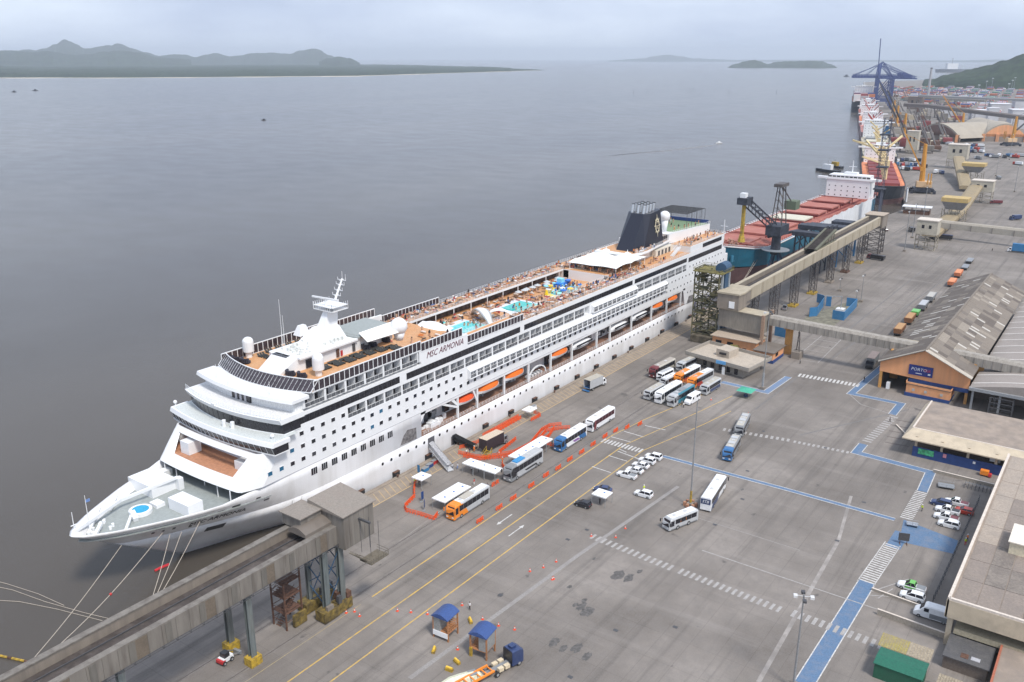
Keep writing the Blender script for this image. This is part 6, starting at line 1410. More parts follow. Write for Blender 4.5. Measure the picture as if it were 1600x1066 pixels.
for k in range(8): mb.bar((100.6 + .65 * k, 103.6, 11.2), (100.6 + .65 * k, 103.6, 12.2), .05)
for k in range(10): mb.box(98 + .3 * k, 105.0, 13.8 - .28 * k, 98.35 + .3 * k, 106.6, 13.88 - .28 * k)
mb.bar((98, 104.9, 14.4), (100.8, 104.9, 11.8), .07); mb.bar((98, 106.6, 14.4), (100.8, 106.6, 11.8), .07)
mb.build('platform', mat('platform_rust', (.14, .12, .09), .8), t)
for (u, v) in ((99.0, 110.3), (99.2, 115.2), (95.4, 110.6), (95.4, 115.2)): leg(t, u, v, 13.8 if u > 97 else 14.2, False, .6 if v < 112 else .45)
mb = MB()
for u in (95.4, 99.0):
    for z in (2, 6, 10): mb.bar((u, 110.5, z), (u, 115.2, z + 3.6), .16); mb.bar((u, 110.5, z + 3.6), (u, 115.2, z), .16)
for v in (110.4, 115.2):
    for z in (2.4, 7.8): mb.bar((95.4, v, z), (99.0, v, z + 5), .14)
mb.build('bracing', blusteel, t)
for (x0, y0, x1, y1) in ((93.4, 109.0, 97.0, 111.6), (97.2, 109.2, 100.6, 111.2), (93.4, 114.0, 100.6, 116.6)): mb = MB(); mb.box(x0, y0, .3, x1, y1, 2.3); mb.build('bogie', mat('bogie_yellow', (.17, .12, .03), .7, var=.5, scale=1.2, dirt=(.05, .04, .03), dscale=.9, damt=.9), t)  # yellow darkened in its colour for the shadow under the house
rc = random.Random(5)
for k in range(9): mb = MB(); u, v = rc.uniform(93.6, 100), rc.uniform(109.2, 115.5); mb.box(u, v, 2.3, u + rc.uniform(.6, 1.6), v + rc.uniform(.5, 1.2), 2.9 + rc.random()); mb.build('machinery_box', [darkgrey, rust, concrete][k % 3], t)
# stair tower beside it
t = thing('stair_tower', 'dark rusty steel stair tower under the foreground gallery end', 'stair tower', (89.8, 115.2, 0)); mb = MB()
for u in (88.2, 92.0):
    for v in (113.6, 117.2): mb.bar((u, v, 0), (u, v, 9.8 if u < 90 else 12.4), .26)
for z in (3.2, 6.4, 9.4): mb.box(88.2, 113.6, z, 92, 117.2, z + .14)
for z in (1.6, 4.2, 7.4, 10.4):
    for (a, b) in (((88.2, 113.6), (92, 113.6)), ((88.2, 113.6), (88.2, 117.2)), ((88.2, 117.2), (92, 117.2))): mb.bar((*a, z), (*b, z), .09)
mb.build('frame', rust, t); mb = MB()
for j, z in enumerate((0, 3.3, 6.5)):
    y = 114 if j % 2 else 115.6
    for k in range(11): mb.box(88.3 + .34 * k, y, z + .3 * k, 88.62 + .34 * k, y + 1.2, z + .3 * k + .06)
    mb.bar((88.3, y, z + .9), (92, y, z + 4.0), .07); mb.bar((88.3, y + 1.2, z + .9), (92, y + 1.2, z + 4.0), .07)
mb.build('stair_flight', rust, t); mb = MB(); mb.box(89.5, 112.8, .2, 92.4, 113.4, 2.6); mb.build('striped_board', mat('bogie_yellow', (0,)), t)
# far gallery on lattice trestles
gm = gallery('cream conveyor gallery behind the ship\'s stern on dark lattice trestles', 296, 497, 110.4, 117.6, 15.6, 20.2, cream, mat('cream_sheet_stained', (.32, .27, .195), .8, dirt=(.25, .21, .16), damt=.6), None, 1.3)
def trestle(name, label, u, v, zt, w0=1.7, w1=2.6, d=2.4, n=6, m=lattice, base=yellow, grp=None, parent=None):
    root = parent or thing(name, label, 'lattice tower', (u, v, 0), 0, grp); ox, oy = (0, 0) if not parent else (u - parent.location.x, v - parent.location.y)
    mb = MB(); C4 = lambda z: [(ox + sx * (w0 + (w1 - w0) * z / zt) , oy + sy * d / 2, z) for sx, sy in ((-1, -1), (1, -1), (1, 1), (-1, 1))]
    zs = [.8 + (zt - .8) * k / n for k in range(n + 1)]
    for j in range(4): mb.bar(C4(.8)[j], C4(zt)[j], .24)
    for a, b in zip(zs, zs[1:]):
        ca, cb = C4(a), C4(b)
        for j in range(4): k = (j + 1) % 4; mb.bar(ca[j], cb[k], .11); mb.bar(ca[k], cb[j], .11); mb.bar(cb[j], cb[k], .11)
    mb.build('lattice' if not parent else 'lattice_leg', m, root, world=False)
    if base: mb = MB(); mb.box(ox - w0 - .9, oy - d / 2 - .5, 0, ox + w0 + .9, oy + d / 2 + .5, .8); mb.build('footing', base, root, world=False)
    return root
nth = ['second', 'third', 'fourth', 'fifth', 'sixth', 'seventh']
for i, u in enumerate((337.5, 362, 387.4, 412.7, 438.1, 463)):
    trestle('gallery_trestle', 'dark X-braced lattice trestle under the cream gallery, %s from the ship\'s stern' % nth[i], u, 112.6, 15.5, 1.5, 2.5, 2.4, 6, base=[rust, yellow, yellow, stone, rust, yellow][i], grp='lattice trestles under the cream gallery')
trestle('gallery_trestle', 'dark lattice trestle on the concrete box roof at the start of the cream gallery', 317, 113.6, 15.4, 1.6, 2.6, 2.4, 7, base=None, grp='lattice trestles under the cream gallery')
t = thing('gallery_end_tower', 'cream gallery end house on a dense dark lattice tower', 'tower', (493, 112, 0)); mb = MB(); mb.box(488, 109.4, 14.2, 499, 118.4, 20.8); mb.build('house', concrete, t); mb = MB(); mb.box(487.6, 109, 20.8, 499.4, 118.8, 21.1); mb.build('roof', mat('roof_tan2', (.38, .31, .24), .8), t)
mb = MB()
for u in (487.5, 493, 498.5):
    for v in (109.8, 118): mb.bar((u, v, 0), (u, v, 14.2), .4)
for z in range(0, 14, 3):
    for v in (109.8, 118):
        for u in (487.5, 493): mb.bar((u, v, z), (u + 5.5, v, z + 3), .2); mb.bar((u + 5.5, v, z), (u, v, z + 3), .2)
    for u in (487.5, 498.5): mb.bar((u, 109.8, z), (u, 118, z + 3), .2); mb.bar((u, 118, z), (u, 109.8, z + 3), .2); mb.bar((u, 109.8, z), (u, 118, z), .2)
mb.build('lattice', lattice, t)
# green lattice bucket-elevator tower at the stern of the ship
t = thing('elevator_tower', 'tall green and rust lattice elevator tower with blue drum head by the ship\'s stern', 'tower', (298, 121.5, 0))
gl = mat('lattice_green', (.095, .10, .06), .8, var=.5, scale=.8, dirt=(.24, .17, .05), dscale=.8, damt=.8)
mb = MB(); cs = [(294, 118.6), (302, 118.6), (302, 128.0), (294, 128.0)]
for (u, v) in cs + [(298, 123.3), (298, 128)]: mb.bar((u, v, 0), (u, v, 27), .4)
for z in [3 * k for k in range(9)]:
    for j in range(4):
        a, b = cs[j], cs[(j + 1) % 4]; mb.bar((*a, z), (*b, z + 3), .2); mb.bar((*b, z), (*a, z + 3), .2); mb.bar((*a, z + 3), (*b, z + 3), .2)
    mb.bar((294, 123.3, z), (302, 123.3, z + 3), .18); mb.bar((298, 118.6, z + 3), (298, 128, z), .18)
mb.build('lattice', gl, t); mb = MB()
for z in (4.5, 9, 13.5, 18, 22.5): mb.box(293.8, 118.4, z, 302.2, 122.2, z + .15); mb.box(293.8, 124, z + 1.5, 299, 128.2, z + 1.65)
for k in range(26): z = rc.uniform(1, 26); u, v = rc.uniform(294, 301), rc.uniform(118.5, 127); mb.box(u, v, z, u + rc.uniform(.5, 1.8), v + rc.uniform(.5, 1.5), z + rc.uniform(.4, 1.6))
mb.build('platform', mat('platform_green', (.13, .13, .07), .8, var=.5, scale=.9, dirt=(.3, .2, .06), damt=.7), t)
mb = MB(); mb.box(292.8, 117, 26.2, 303.4, 128.4, 26.5)
for z in (27, 27.6):
    for (a, b) in (((292.8, 117), (303.4, 117)), ((303.4, 117), (303.4, 128.4)), ((303.4, 128.4), (292.8, 128.4)), ((292.8, 128.4), (292.8, 117))): mb.bar((*a, z), (*b, z), .1)
mb.build('top_platform', mat('platform_yellow', (.19, .165, .05), .8, var=.5, scale=1.2, dirt=(.08, .07, .04), damt=.8), t)
mb = MB(); mb.tube((296.4, 119.2, 27.6), (301.4, 119.2, 27.6), 2.1, n=18); mb.box(296.6, 117.4, 2, 301, 118.4, 27); mb.build('drum_head', blusteel, t)
mb = MB(); mb.bar((295.4, 118, 1), (295.4, 118, 26), .7); mb.bar((299.8, 117.2, 4), (299.8, 117.2, 26), .55); mb.build('spout', mat('spout_steel', (.33, .36, .38), .5), t)
mb = MB(); mb.box(291.4, 118.4, 0, 299, 127.2, 2.6); mb.build('base_plinth', mat('base_moss', (.10, .085, .06), .9, var=.4, scale=.8), t)
t = thing('head_house', 'tan concrete head house where the cream gallery starts beside the lattice tower', 'head house', (300, 113, 0)); mb = MB(); mb.prism([(292, 110), (296, 109.6), (304, 110.2), (304, 117.8), (292, 118)], 14.4, 19.9); mb.build('wall', concrete, t); mb = MB(); mb.prism([(291.6, 109.7), (296, 109.2), (305, 109.9), (305, 118), (291.6, 118.2)], 19.9, 20.5); mb.build('roof', cream, t)
mb = MB(); mb.box(291.8, 111.5, 15, 292.02, 113.5, 17.4); mb.build('door', white, t)
# windowless concrete block, orange buildings
def block(name, label, cat, pts, z0, z1, wallm, roofm, over=.3, grp=None, par=0.0, rt=.25):
    c = (sum(p[0] for p in pts) / len(pts), sum(p[1] for p in pts) / len(pts)); root = thing(name, label, cat, (c[0], c[1], 0), 0, grp)
    mb = MB(); mb.prism(pts, z0, z1); mb.build('wall', wallm, root)
    ov = [(c[0] + (p[0] - c[0]) * (1 + over / max(1, abs(p[0] - c[0]))), c[1] + (p[1] - c[1]) * (1 + over / max(1, abs(p[1] - c[1])))) for p in pts]
    mb = MB(); mb.prism(ov, z1, z1 + rt); mb.build('roof', roofm, root)
    if par:
        for i in range(len(ov)):
            a, b = ov[i], ov[(i + 1) % len(ov)]; mb = MB(); mb.bar((*a, z1 + rt + par / 2), (*b, z1 + rt + par / 2), .25, par); mb.build('parapet', wallm, root)
    return root
def wnd(root, x0, y0, z0, x1, y1, z1, m=darkglass, nm='window'): mb = MB(); mb.box(x0, y0, z0, x1, y1, z1); return mb.build(nm, m, root)
block('concrete_block', 'large windowless grey-brown concrete block below the cream gallery head', 'block', [(291.5, 100.6), (297.5, 100.2), (299, 117.4), (293.5, 117.6)], 7.4, 14.0, mat('brown_concrete', (.25, .225, .19), .9, streak=True, dirt=(.15, .13, .11), damt=.6), cream, .4)
t = block('switch_house', 'orange rendered substation under the concrete block, two dark windows', 'building', [(287.6, 101), (297, 101), (297, 117), (287.6, 117)], 0, 5.2, peach, mat('roof_tan3', (.38, .31, .24), .9), .7)
for v in (113.5, 109.2): wnd(t, 287.5, v, 2.6, 287.62, v + 2.2, 3.9)
wnd(t, 287.5, 104.2, 0, 287.62, 105.6, 2.6, rust, 'door'); wnd(t, 292, 100.9, 1.6, 294, 101.02, 3.0)
for sgn in (0,): mb = MB(); mb.box(299.4, 99.8, 0, 300.4, 100.8, 14.5); mb.box(290.6, 99.8, 0, 291.6, 100.8, 14.5); mb.build('column', mat('column_brown', (.30, .2, .14), .8), t)
t = block('guard_house', 'small peach and navy building under the second conveyor, flat brown roof', 'building', [(284.4, 93.6), (294.8, 93.4), (294.8, 99.8), (284.4, 100)], 0, 3.8, peach, roofgrey, .6)
mb = MB(); mb.box(284.3, 93.3, 0, 294.9, 100.1, 1.1); mb.build('plinth', navywall, t); wnd(t, 284.28, 95.5, 2.0, 284.42, 97.5, 2.9); wnd(t, 287, 93.3, 2.0, 289, 93.45, 3.1)
t = block('flat_roof_office', 'low grey-beige office with wide flat roof and roof box, blue sign on its edge', 'building', [(265.5, 96.5), (276, 94.6), (280.5, 113.5), (270, 115.5)], 0, 3.2, mat('office_wall', (.33, .30, .26), .9), mat('office_roof', (.44, .38, .31), .9, dirt=(.3, .26, .22), damt=.6), 2.6, par=1.1, rt=.3)
mb = MB(); mb.prism([(271, 104), (277, 103), (278.2, 108), (272.2, 109)], 3.5, 6.0); mb.build('roof_box', mat('office_roof', (0,)), t); wnd(t, 270.9, 105, 4.5, 271.3, 107.4, 5.2)
for v in (98.6, 101.5, 104.6, 107.8, 110.8): wnd(t, 265.4 + (v - 96.5) * .235, v, .4, 265.9 + (v - 96.5) * .235, v + 1.2, 2.6)
mb = MB(); mb.box(262.9 + 1.1, 102.3, 3.6, 263.2 + 1.1, 105.6, 4.7); mb.build('sign_panel', mat('sign_sky', (.12, .34, .62), .5), t)
mb = MB(); mb.box(264.6, 102.6, 0, 264.9, 103.6, 2.6); mb.build('door', white, t)
# palm beside it
t = thing('palm_tree', 'yellow-green palm between the office and the orange substation', 'palm tree', (283.5, 106.5, 0)); mb = MB(); mb.poly([(283.5, 106.5, 0), (283.7, 106.6, 2), (283.5, 106.8, 4.0)], .22, 7); mb.build('trunk', wood, t)
palm = mat('palm_frond', (.17, .16, .045), .8, var=.4, scale=1.5); mb = MB()
for k in range(34):
    a, up = rc.uniform(0, 6.28), rc.uniform(.1, 1.1); p0 = Vector((283.5, 106.8, 4.0)); d = Vector((math.cos(a), math.sin(a), 0)); pr = p0
    sd_ = Vector((-d.y, d.x, 0))
    for j in range(1, 6): q = p0 + d * .62 * j + Vector((0, 0, up * j * .55 - .16 * j * j)); w_ = .36 * (1 - j / 7); mb.quad(pr - sd_ * w_, pr + sd_ * w_, q + sd_ * w_ * .8, q - sd_ * w_ * .8); pr = q
mb.build('frond', palm, t)
# second conveyor: a long beige tube bridge across the yard to the warehouses
def bridge(label, pts, wd, ht, m, name='conveyor_bridge', arch_=False, ribm=None, rib=6.0, cat='conveyor'):
    A = Vector(pts[0]); root = thing(name, label, cat, (A.x, A.y, 0)); mb = MB(); rings = []; V3 = [Vector(p) for p in pts]
    for i, p in enumerate(V3):
        d = (V3[min(i + 1, len(V3) - 1)] - V3[max(i - 1, 0)]); n_ = Vector((-d.y, d.x, 0)).normalized() * wd / 2; z = Vector((0, 0, 1))
        rings.append([p - n_, p - n_ + z * ht * .72, p - n_ * .62 + z * ht * .96, p + n_ * .62 + z * ht * .96, p + n_ + z * ht * .72, p + n_])
    mb.loft(rings); mb.build('casing', m, root)
    if ribm:
        for a, b in zip(V3, V3[1:]):
            d = b - a; k = rib / 2; n_ = Vector((-d.y, d.x, 0)).normalized() * (wd / 2 + .06)
            while k < d.length: p = a + d.normalized() * k; mb = MB(); mb.bar(p - n_, p - n_ + Vector((0, 0, ht * .72)), .5 if rib > 5 else .12); mb.bar(p + n_, p + n_ + Vector((0, 0, ht * .72)), .5 if rib > 5 else .12); mb.build('rib', ribm, root); k += rib
    return root
tubem = mat('tube_grey_beige', (.33, .30, .26), .8, dirt=(.17, .15, .13), dscale=.6, damt=.7, streak=True)
b2 = bridge('grey-beige conveyor bridge crossing the yard and running over the orange warehouse', [(296.8, 99.5, 10.2), (296.4, 80, 9.8), (296, 60, 9.4), (295.4, 40, 9.2), (293.5, 20, 9.0), (291.5, 4, 9.0)], 3.4, 3.6, tubem, ribm=mat('tube_rib', (.2, .18, .16), .8), rib=2.6)
mb = MB(); mb.box(295.4, 40, 12.66, 297.6, 99, 12.72); mb.build('ridge_strip', cream, b2)
ocol = mat('column_orange', (.55, .28, .08), .8, dirt=(.25, .15, .08), damt=.6)
for u, v, nm in ((298.2, 93.0, 'a'), (294.2, 56.4, 'b'), (294.6, 32, 'c')):
    t = thing('bridge_support', {'a': 'broad orange concrete pier under the conveyor bridge by the peach guard house', 'b': 'orange painted pier with yellow foot at the corner of the orange warehouse', 'c': 'orange pier stub on the grey roof under the conveyor bridge'}[nm], 'pier', (u, v, 0), 0, 'piers of the conveyor bridge')
    mb = MB(); mb.box(u - .5, v - 1.2, 0, u + .5, v + 1.2, 9.6); mb.build('column', ocol, t); mb = MB(); mb.box(u - 1.6, v - 1.6, 9.3, u + 1.6, v + 1.6, 9.75); mb.build('cap', ocol, t)
    if nm == 'b': mb = MB(); mb.box(u - 12, v - 1.5, 0, u - 10.6, v - .5, 2.2); mb.build('white_board', white, t)
t = thing('bridge_support', 'slim dark steel trestle on a concrete foot next to the broad orange pier', 'trestle', (296, 88.8, 0), 0, 'piers of the conveyor bridge'); mb = MB(); mb.bar((295, 88, 2.4), (295, 88.4, 9.6), .25); mb.bar((297, 89.6, 2.4), (297, 89.2, 9.6), .25)
for z in (3, 5, 7): mb.bar((295, 88, z), (297, 89.6, z + 2), .12)
mb.build('frame', lattice, t); mb = MB(); mb.box(294, 87.4, 0, 298, 90.4, 2.4); mb.build('foot', concrete, t)
# long beige wall-like conveyor further on, transfer tower
b3_ = bridge('long low beige conveyor casing across the middle yard with darker ribs', [(560, 93, 5.6), (556, 60, 5.8), (552, 30, 6.0), (546, -20, 6.2)], 3.2, 4.6, mat('casing_tan', (.40, .36, .30), .85, dirt=(.28, .25, .2), damt=.5), ribm=mat('casing_rib', (.22, .2, .18), .8), rib=11)
def ttower(label, px, py, w_, d, z0, h, grp='beige transfer towers', rz=0, m=None):
    c = G(px, py); t = thing('transfer_tower', label, 'tower', (c[0], c[1], 0), rz, grp); m = m or mat('tower_beige', (.46, .42, .34), .85, dirt=(.3, .27, .22), damt=.6)
    mb = MB(); mb.box(-d/2, -w_/2, z0, d/2, w_/2, z0 + h); mb.build('house', m, t, world=False); mb = MB(); mb.prism([(-d/2 - .3, -w_/2 - .3), (d/2 + .3, -w_/2 - .3), (d/2 + .3, w_/2 + .3), (-d/2 - .3, w_/2 + .3)], z0 + h, z0 + h + .5); mb.build('roof', mat('tower_roof', (.58, .52, .45), .8), t, world=False)
    mb = MB()
    for x in (-d/2 + .3, d/2 - .3):
        for y in (-w_/2 + .3, 0, w_/2 - .3): mb.bar((x, y, 0), (x, y, z0), .4)
    for k in range(3): z = z0 * k / 3; mb.bar((-d/2, -w_/2 + .3, z), (-d/2, w_/2 - .3, z + z0 / 3), .25); mb.bar((-d/2, w_/2 - .3, z), (-d/2, -w_/2 + .3, z + z0 / 3), .25); mb.bar((-d/2, -w_/2, z + z0 / 3), (-d/2, w_/2, z + z0 / 3), .25); mb.bar((-d/2 + .3, -w_/2 + .2, z), (d/2 - .3, -w_/2 + .2, z + z0 / 3), .25)
    mb.build('frame', mat('frame_tan', (.28, .25, .2), .8, var=.4, scale=1), t, world=False)
    for y in (-w_ * .22, w_ * .12): mb = MB(); mb.box(-d/2 - .06, y, z0 + h * .45, -d/2 + .05, y + w_ * .13, z0 + h * .7); mb.build('window', darkglass, t, world=False)
    return t
ttower('beige transfer tower with two dark windows at the end of the long beige casing', 1446, 389, 10.5, 9, 8.5, 7.5)
ttower('pale transfer tower beside the first hopper bin, sloping conveyor entering it', 1532, 316, 14, 10, 8, 7.5)
ttower('pale transfer tower farther back with dark opening above the second sloping conveyor', 1494, 263, 17, 12, 9, 13)
def hopper(label, px, py, w_, h, rz=0):
    c = G(px, py); t = thing('hopper_bin', label, 'hopper', (c[0], c[1], 0), rz, 'ship unloading hoppers'); s = w_ / 2
    mb = MB(); mb.box(-s * .8, -s, h * .86, s * .8, s, h); mb.build('rim', mat('rim_yellow', (.50, .36, .14), .8, dirt=(.3, .25, .18), damt=.6), t, world=False)
    mb = MB(); mb.prism([(-s * .45, -s * .6), (s * .45, -s * .6), (s * .45, s * .6), (-s * .45, s * .6)], h * .58, h * .86, [(-s * .78, -s * .97), (s * .78, -s * .97), (s * .78, s * .97), (-s * .78, s * .97)]); mb.build('bin', mat('bin_grey', (.24, .24, .25), .7, streak=True, dirt=(.15, .14, .13)), t, world=False)
    mb = MB()
    for x in (-s * .6, s * .6):
        for y in (-s * .85, -s * .3, s * .3, s * .85): mb.bar((x, y, 0), (x, y, h * .6), .45)
    for y0, y1 in ((-.85, -.3), (-.3, .3), (.3, .85)): mb.bar((-s * .6, s * y0, h * .3), (-s * .6, s * y1, h * .6), .25); mb.bar((-s * .6, s * y1, h * .3), (-s * .6, s * y0, h * .6), .25); mb.bar((-s * .6, s * y0, h * .3), (-s * .6, s * y1, h * .3), .3)
    mb.build('frame', mat('frame_tan', (0,)), t, world=False); return t
hopper('yellow-rimmed hopper bin nearest the camera, before the sloping conveyor', 1488, 352, 15, 17.5); hopper('brown-rimmed hopper bin farther back beside the second sloping conveyor', 1518, 288, 17, 17.5)
slopem = mat('slope_conveyor', (.30, .235, .14), .8, dirt=(.2, .17, .13), dscale=.4, damt=.6)
a = G(1440, 380); b = G(1528, 300)
bridge('sloping brown conveyor climbing to the pale tower beside the first hopper', [(*G(1452, 378), 3), (*G(1495, 345), 5), (738, 101, 11.5)], 9, 2.6, slopem); bridge('sloping conveyor descending from the rear pale tower', [(*G(1508, 300), 2), (*G(1494, 272), 13)], 9, 3, slopem)
# blue-clad cabins and weighing gates in the yard
def panelbox(label, P, z, m=brightblue, cat='enclosure', name='blue_enclosure', openT=True):
    c = P[0]; t = thing(name, label, cat, (c[0], c[1], 0), 0, 'blue sheet enclosures'); 
    for i in range(len(P) - 1): mb = MB(); mb.bar((*P[i], z / 2), (*P[i + 1], z / 2), .25, z); mb.build('sheet_wall', m, t)
    return t
panelbox('blue corrugated enclosure with white hoist, nearer the conveyor bridge', [G(1300, 498), G(1318, 501), G(1338, 480), G(1322, 478)], 3.6); panelbox('blue corrugated enclosure on the seaward side of the gate frame', [G(1264, 495), G(1276, 494), G(1288, 476), G(1276, 472)], 3.8)
panelbox('small blue panel pair beside the dark gate frame', [G(1290, 478), G(1298, 479)], 4.5); panelbox('bright blue booth beside the peach guard house', [G(1210, 524), G(1228, 528), G(1232, 522)], 3.5)
t = thing('gate_frame', 'thin dark gate frame standing between the two blue enclosures', 'gate', (*G(1286, 486), 0)); mb = MB(); p, q = G(1286, 486), G(1313, 487); mb.bar((*p, 0), (*p, 6.5), .25); mb.bar((*q, 0), (*q, 6.5), .3); mb.bar((*p, 6.4), (*q, 6.4), .3); mb.build('frame', greymet, t); mb = MB(); mb.box(q[0] - 1.6, q[1] - 1.6, 0, q[0] + 1.6, q[1] + 1.6, 1.4); mb.build('foot', white, t)
mb = MB(); mb.prism([G(1245, 510), G(1262, 493), G(1300, 480), G(1330, 470), G(1345, 473), G(1300, 512), G(1262, 517)], .001, .01); struct('worn_ground', mb, mat('worn_ground', (.17, .16, .12), .95, var=.3, scale=.5))
# ================================================================== WAREHOUSES AND OFFICES ON THE RIGHT
t = thing('orange_warehouse', 'orange gabled warehouse with navy PORTO sign and long grey fibre-cement roof', 'warehouse', (330, 45, 0))
U0, U1, V0, V1, VR, ZE, ZR = 282.0, 405.0, 32.6, 58.4, 45.6, 9.2, 15.2
def vplate(root, nm, m, u0, u1, pts): mb = MB(); n = len(pts); mb.v = [(u0, v, z) for v, z in pts] + [(u1, v, z) for v, z in pts]; mb.f = [tuple(range(n)), tuple(reversed(range(n, 2 * n)))] + [(k, k + n, (k + 1) % n + n, (k + 1) % n) for k in range(n)]; mb.m = [0] * len(mb.f); return mb.build(nm, m, root)
vplate(t, 'gable_wall', peach, U0, U0 + .4, [(V0, 4.6), (V1, 5.6), (V1, ZE - .6), (VR, ZR - .4), (V0, ZE - .6)])
mb = MB(); mb.box(U0 - .05, V0, 3.7, U0 + .5, 49.5, 5.0); mb.build('navy_beam', navywall, t)
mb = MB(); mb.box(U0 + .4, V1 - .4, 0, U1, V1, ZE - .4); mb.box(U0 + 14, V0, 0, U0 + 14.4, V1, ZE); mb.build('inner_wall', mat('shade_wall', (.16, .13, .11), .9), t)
mb = MB(); mb.box(U0 + .1, V0 + .1, 0, U0 + .9, V0 + .9, 5); mb.box(U0 + .1, V1 - .9, 0, U0 + .9, V1 - .1, 6); mb.build('corner_pillar', ocol, t)
# roof: fibre-cement sheets laid course by course, weathered and translucent ones among them
shm = [roofgrey, mat('roof_sheet_dark', (.12, .10, .085), .95), mat('roof_sheet_mid', (.20, .17, .14), .95, dirt=(.16, .14, .12)), mat('roof_sheet_tan', (.26, .225, .185), .9), skylight]
rsh = random.Random(21)
for side in (0, 1):
    va, vb = (V0 - .5, VR) if side == 0 else (V1 + .5, VR); za = ZE - .25
    mb = MB(); mb.v = [(U0 - 1, va, za), (U1, va, za), (U1, vb, ZR), (U0 - 1, vb, ZR), (U0 - 1, va, za - .3), (U1, va, za - .3), (U1, vb, ZR - .3), (U0 - 1, vb, ZR - .3)]
    for q in ((0,1,2,3), (7,6,5,4), (0,4,5,1), (1,5,6,2), (2,6,7,3), (3,7,4,0)): mb.face(*q)
    mb.build('roof_slope', shm[2 - side], t)
    nc = 5; dv, dz = (vb - va) / nc, (ZR - za) / nc; mes = []
    for mi, mm_ in enumerate(shm):
        mb = MB(); e = .03 + .012 * mi; mb.v = [(0, 0, e), (2.9, 0, e), (2.9, dv * 1.0, dz + e - .02), (0, dv * 1.0, dz + e - .02), (0, 0, e - .05), (2.9, 0, e - .05), (2.9, dv, dz - .05), (0, dv, dz - .05)]
        for q in ((0,1,2,3), (7,6,5,4), (0,4,5,1), (1,5,6,2), (2,6,7,3), (3,7,4,0)): mb.face(*q)
        mes.append(proto_mesh(mb, 'roof_sheet', mm_))
    for k in range(42):
        for c_ in range(nc):
            if rsh.random() > .66: continue
            u = U0 - .9 + 2.95 * k; patchy = mnoise.noise(Vector((u / 16, c_ * .8, side * 9))) > (.12 if side == 0 else .5)
            mi = 4 if (rsh.random() < (.22 if c_ in (1, 2) else .05)) else (3 if patchy else rsh.choice((0, 1, 2)))
            link('roof_sheet', mes[mi], t, (u - 330, va + dv * c_ - 45, za + dz * c_)).scale = (.4 if mi == 4 else 1, 1, 1)
mb = MB(); mb.bar((U0 - 1, VR, ZR + .1), (U1, VR, ZR + .1), .7, .25); mb.build('ridge_cap', shm[2], t)
mb = MB(); mb.bar((U0 - 1.1, V0 - .6, ZE - .3), (U0 - 1.1, VR, ZR + .05), 2.4, .2); mb.bar((U0 - .8, V1 + .6, ZE - .3), (U0 - .8, VR, ZR + .05), .7, .25); mb.build('verge', mat('verge_pale', (.42, .38, .32), .9), t)
mb = MB(); mb.box(U0 - .25, 43.0, 6.4, U0 - .05, 49.9, 9.6); sg = mb.build('sign_board', mat('sign_navy', (.015, .03, .18), .5), t)
text('sign_lettering', 'PORTO', 1.35, white, t, (U0 - .28, 49.3, 7.9), (PI / 2, 0, -PI / 2), ext=.01, shear=.2); text('sign_lettering', 'PGUA', 1.25, mat('sign_red', (.6, .05, .06), .5), t, (U0 - .28, 45.7, 7.95), (PI / 2, 0, -PI / 2), ext=.01, shear=.2, stretch=.6); mb = MB(); mb.box(U0 - .29, 46.0, 7.0, U0 - .26, 47.8, 7.2); mb.box(U0 - .29, 43.6, 7.0, U0 - .26, 44.3, 7.5); mb.build('sign_strapline', white, t)
t = block('orange_annex', 'low orange and navy annex in front of the gabled warehouse', 'building', [(279.6, 37), (280, 49.6), (288, 50.6), (287, 37)], 1.0, 3.7, peach, roofgrey, .1, par=.5); mb = MB(); mb.box(279.5, 37.0, 0, 288, 49.8, 1.05); mb.build('plinth', navywall, t)
for v in (39, 43.5, 47): wnd(t, 279.5, v, 1.9, 279.62, v + .8, 2.7, mat('ac_grey', (.4, .4, .38), .6), 'condenser_unit')
# shallow vaulted shed bays to the right
t = thing('vaulted_warehouse', 'wide pale-brown vaulted warehouse roof with white ribs beside the gabled one', 'warehouse', (340, 15, 0)); mb = MB(); rb = MB()
vault = mat('vault_roof', (.30, .265, .24), .9, var=.08, dirt=(.22, .2, .18), dscale=.15, damt=.6)
mb.loft([[(u, 31.9 - 46 * j / 16, 7.4 + 3.4 * math.sin(PI * j / 16)) for j in range(17)] + [(u, -14.1, 7.1), (u, 31.9, 7.1)] for u in (277, 400)]); mb.build('roof_shell', vault, t)
for k in range(14):
    u = 281 + 8.6 * k; rb = MB()
    for j in range(16): rb.bar((u, 31.9 - 46 * j / 16, 7.48 + 3.4 * math.sin(PI * j / 16)), (u, 31.9 - 46 * (j + 1) / 16, 7.48 + 3.4 * math.sin(PI * (j + 1) / 16)), .5, .12)
    rb.build('roof_rib', mat('rib_white', (.62, .58, .54), .7), t)
mb = MB(); mb.box(276.4, -14, 6.6, 277.2, 32, 7.5); mb.build('eaves_gutter', greymet, t); mb = MB()
for k in range(7): mb.box(277.6, 30.6 - 7.2 * k, 0, 278.4, 31.2 - 7.2 * k, 6.9)
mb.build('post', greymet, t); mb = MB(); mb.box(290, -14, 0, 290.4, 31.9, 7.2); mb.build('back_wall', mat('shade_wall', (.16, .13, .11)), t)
t = thing('scaffold_frame', 'dark scaffold frame standing at the mouth of the vaulted warehouse', 'scaffold', (276, 22.5, 0)); mb = MB()
for v in (20, 26): mb.bar((275.5, v, 0), (275.5, v, 6), .25); mb.bar((278.5, v, 0), (278.5, v, 6), .25)
for z in (1.5, 3, 4.5, 6): mb.bar((275.5, 20, z), (275.5, 26, z), .18); mb.bar((278.5, 20, z), (278.5, 26, z), .18)
mb.build('frame', darkgrey, t)
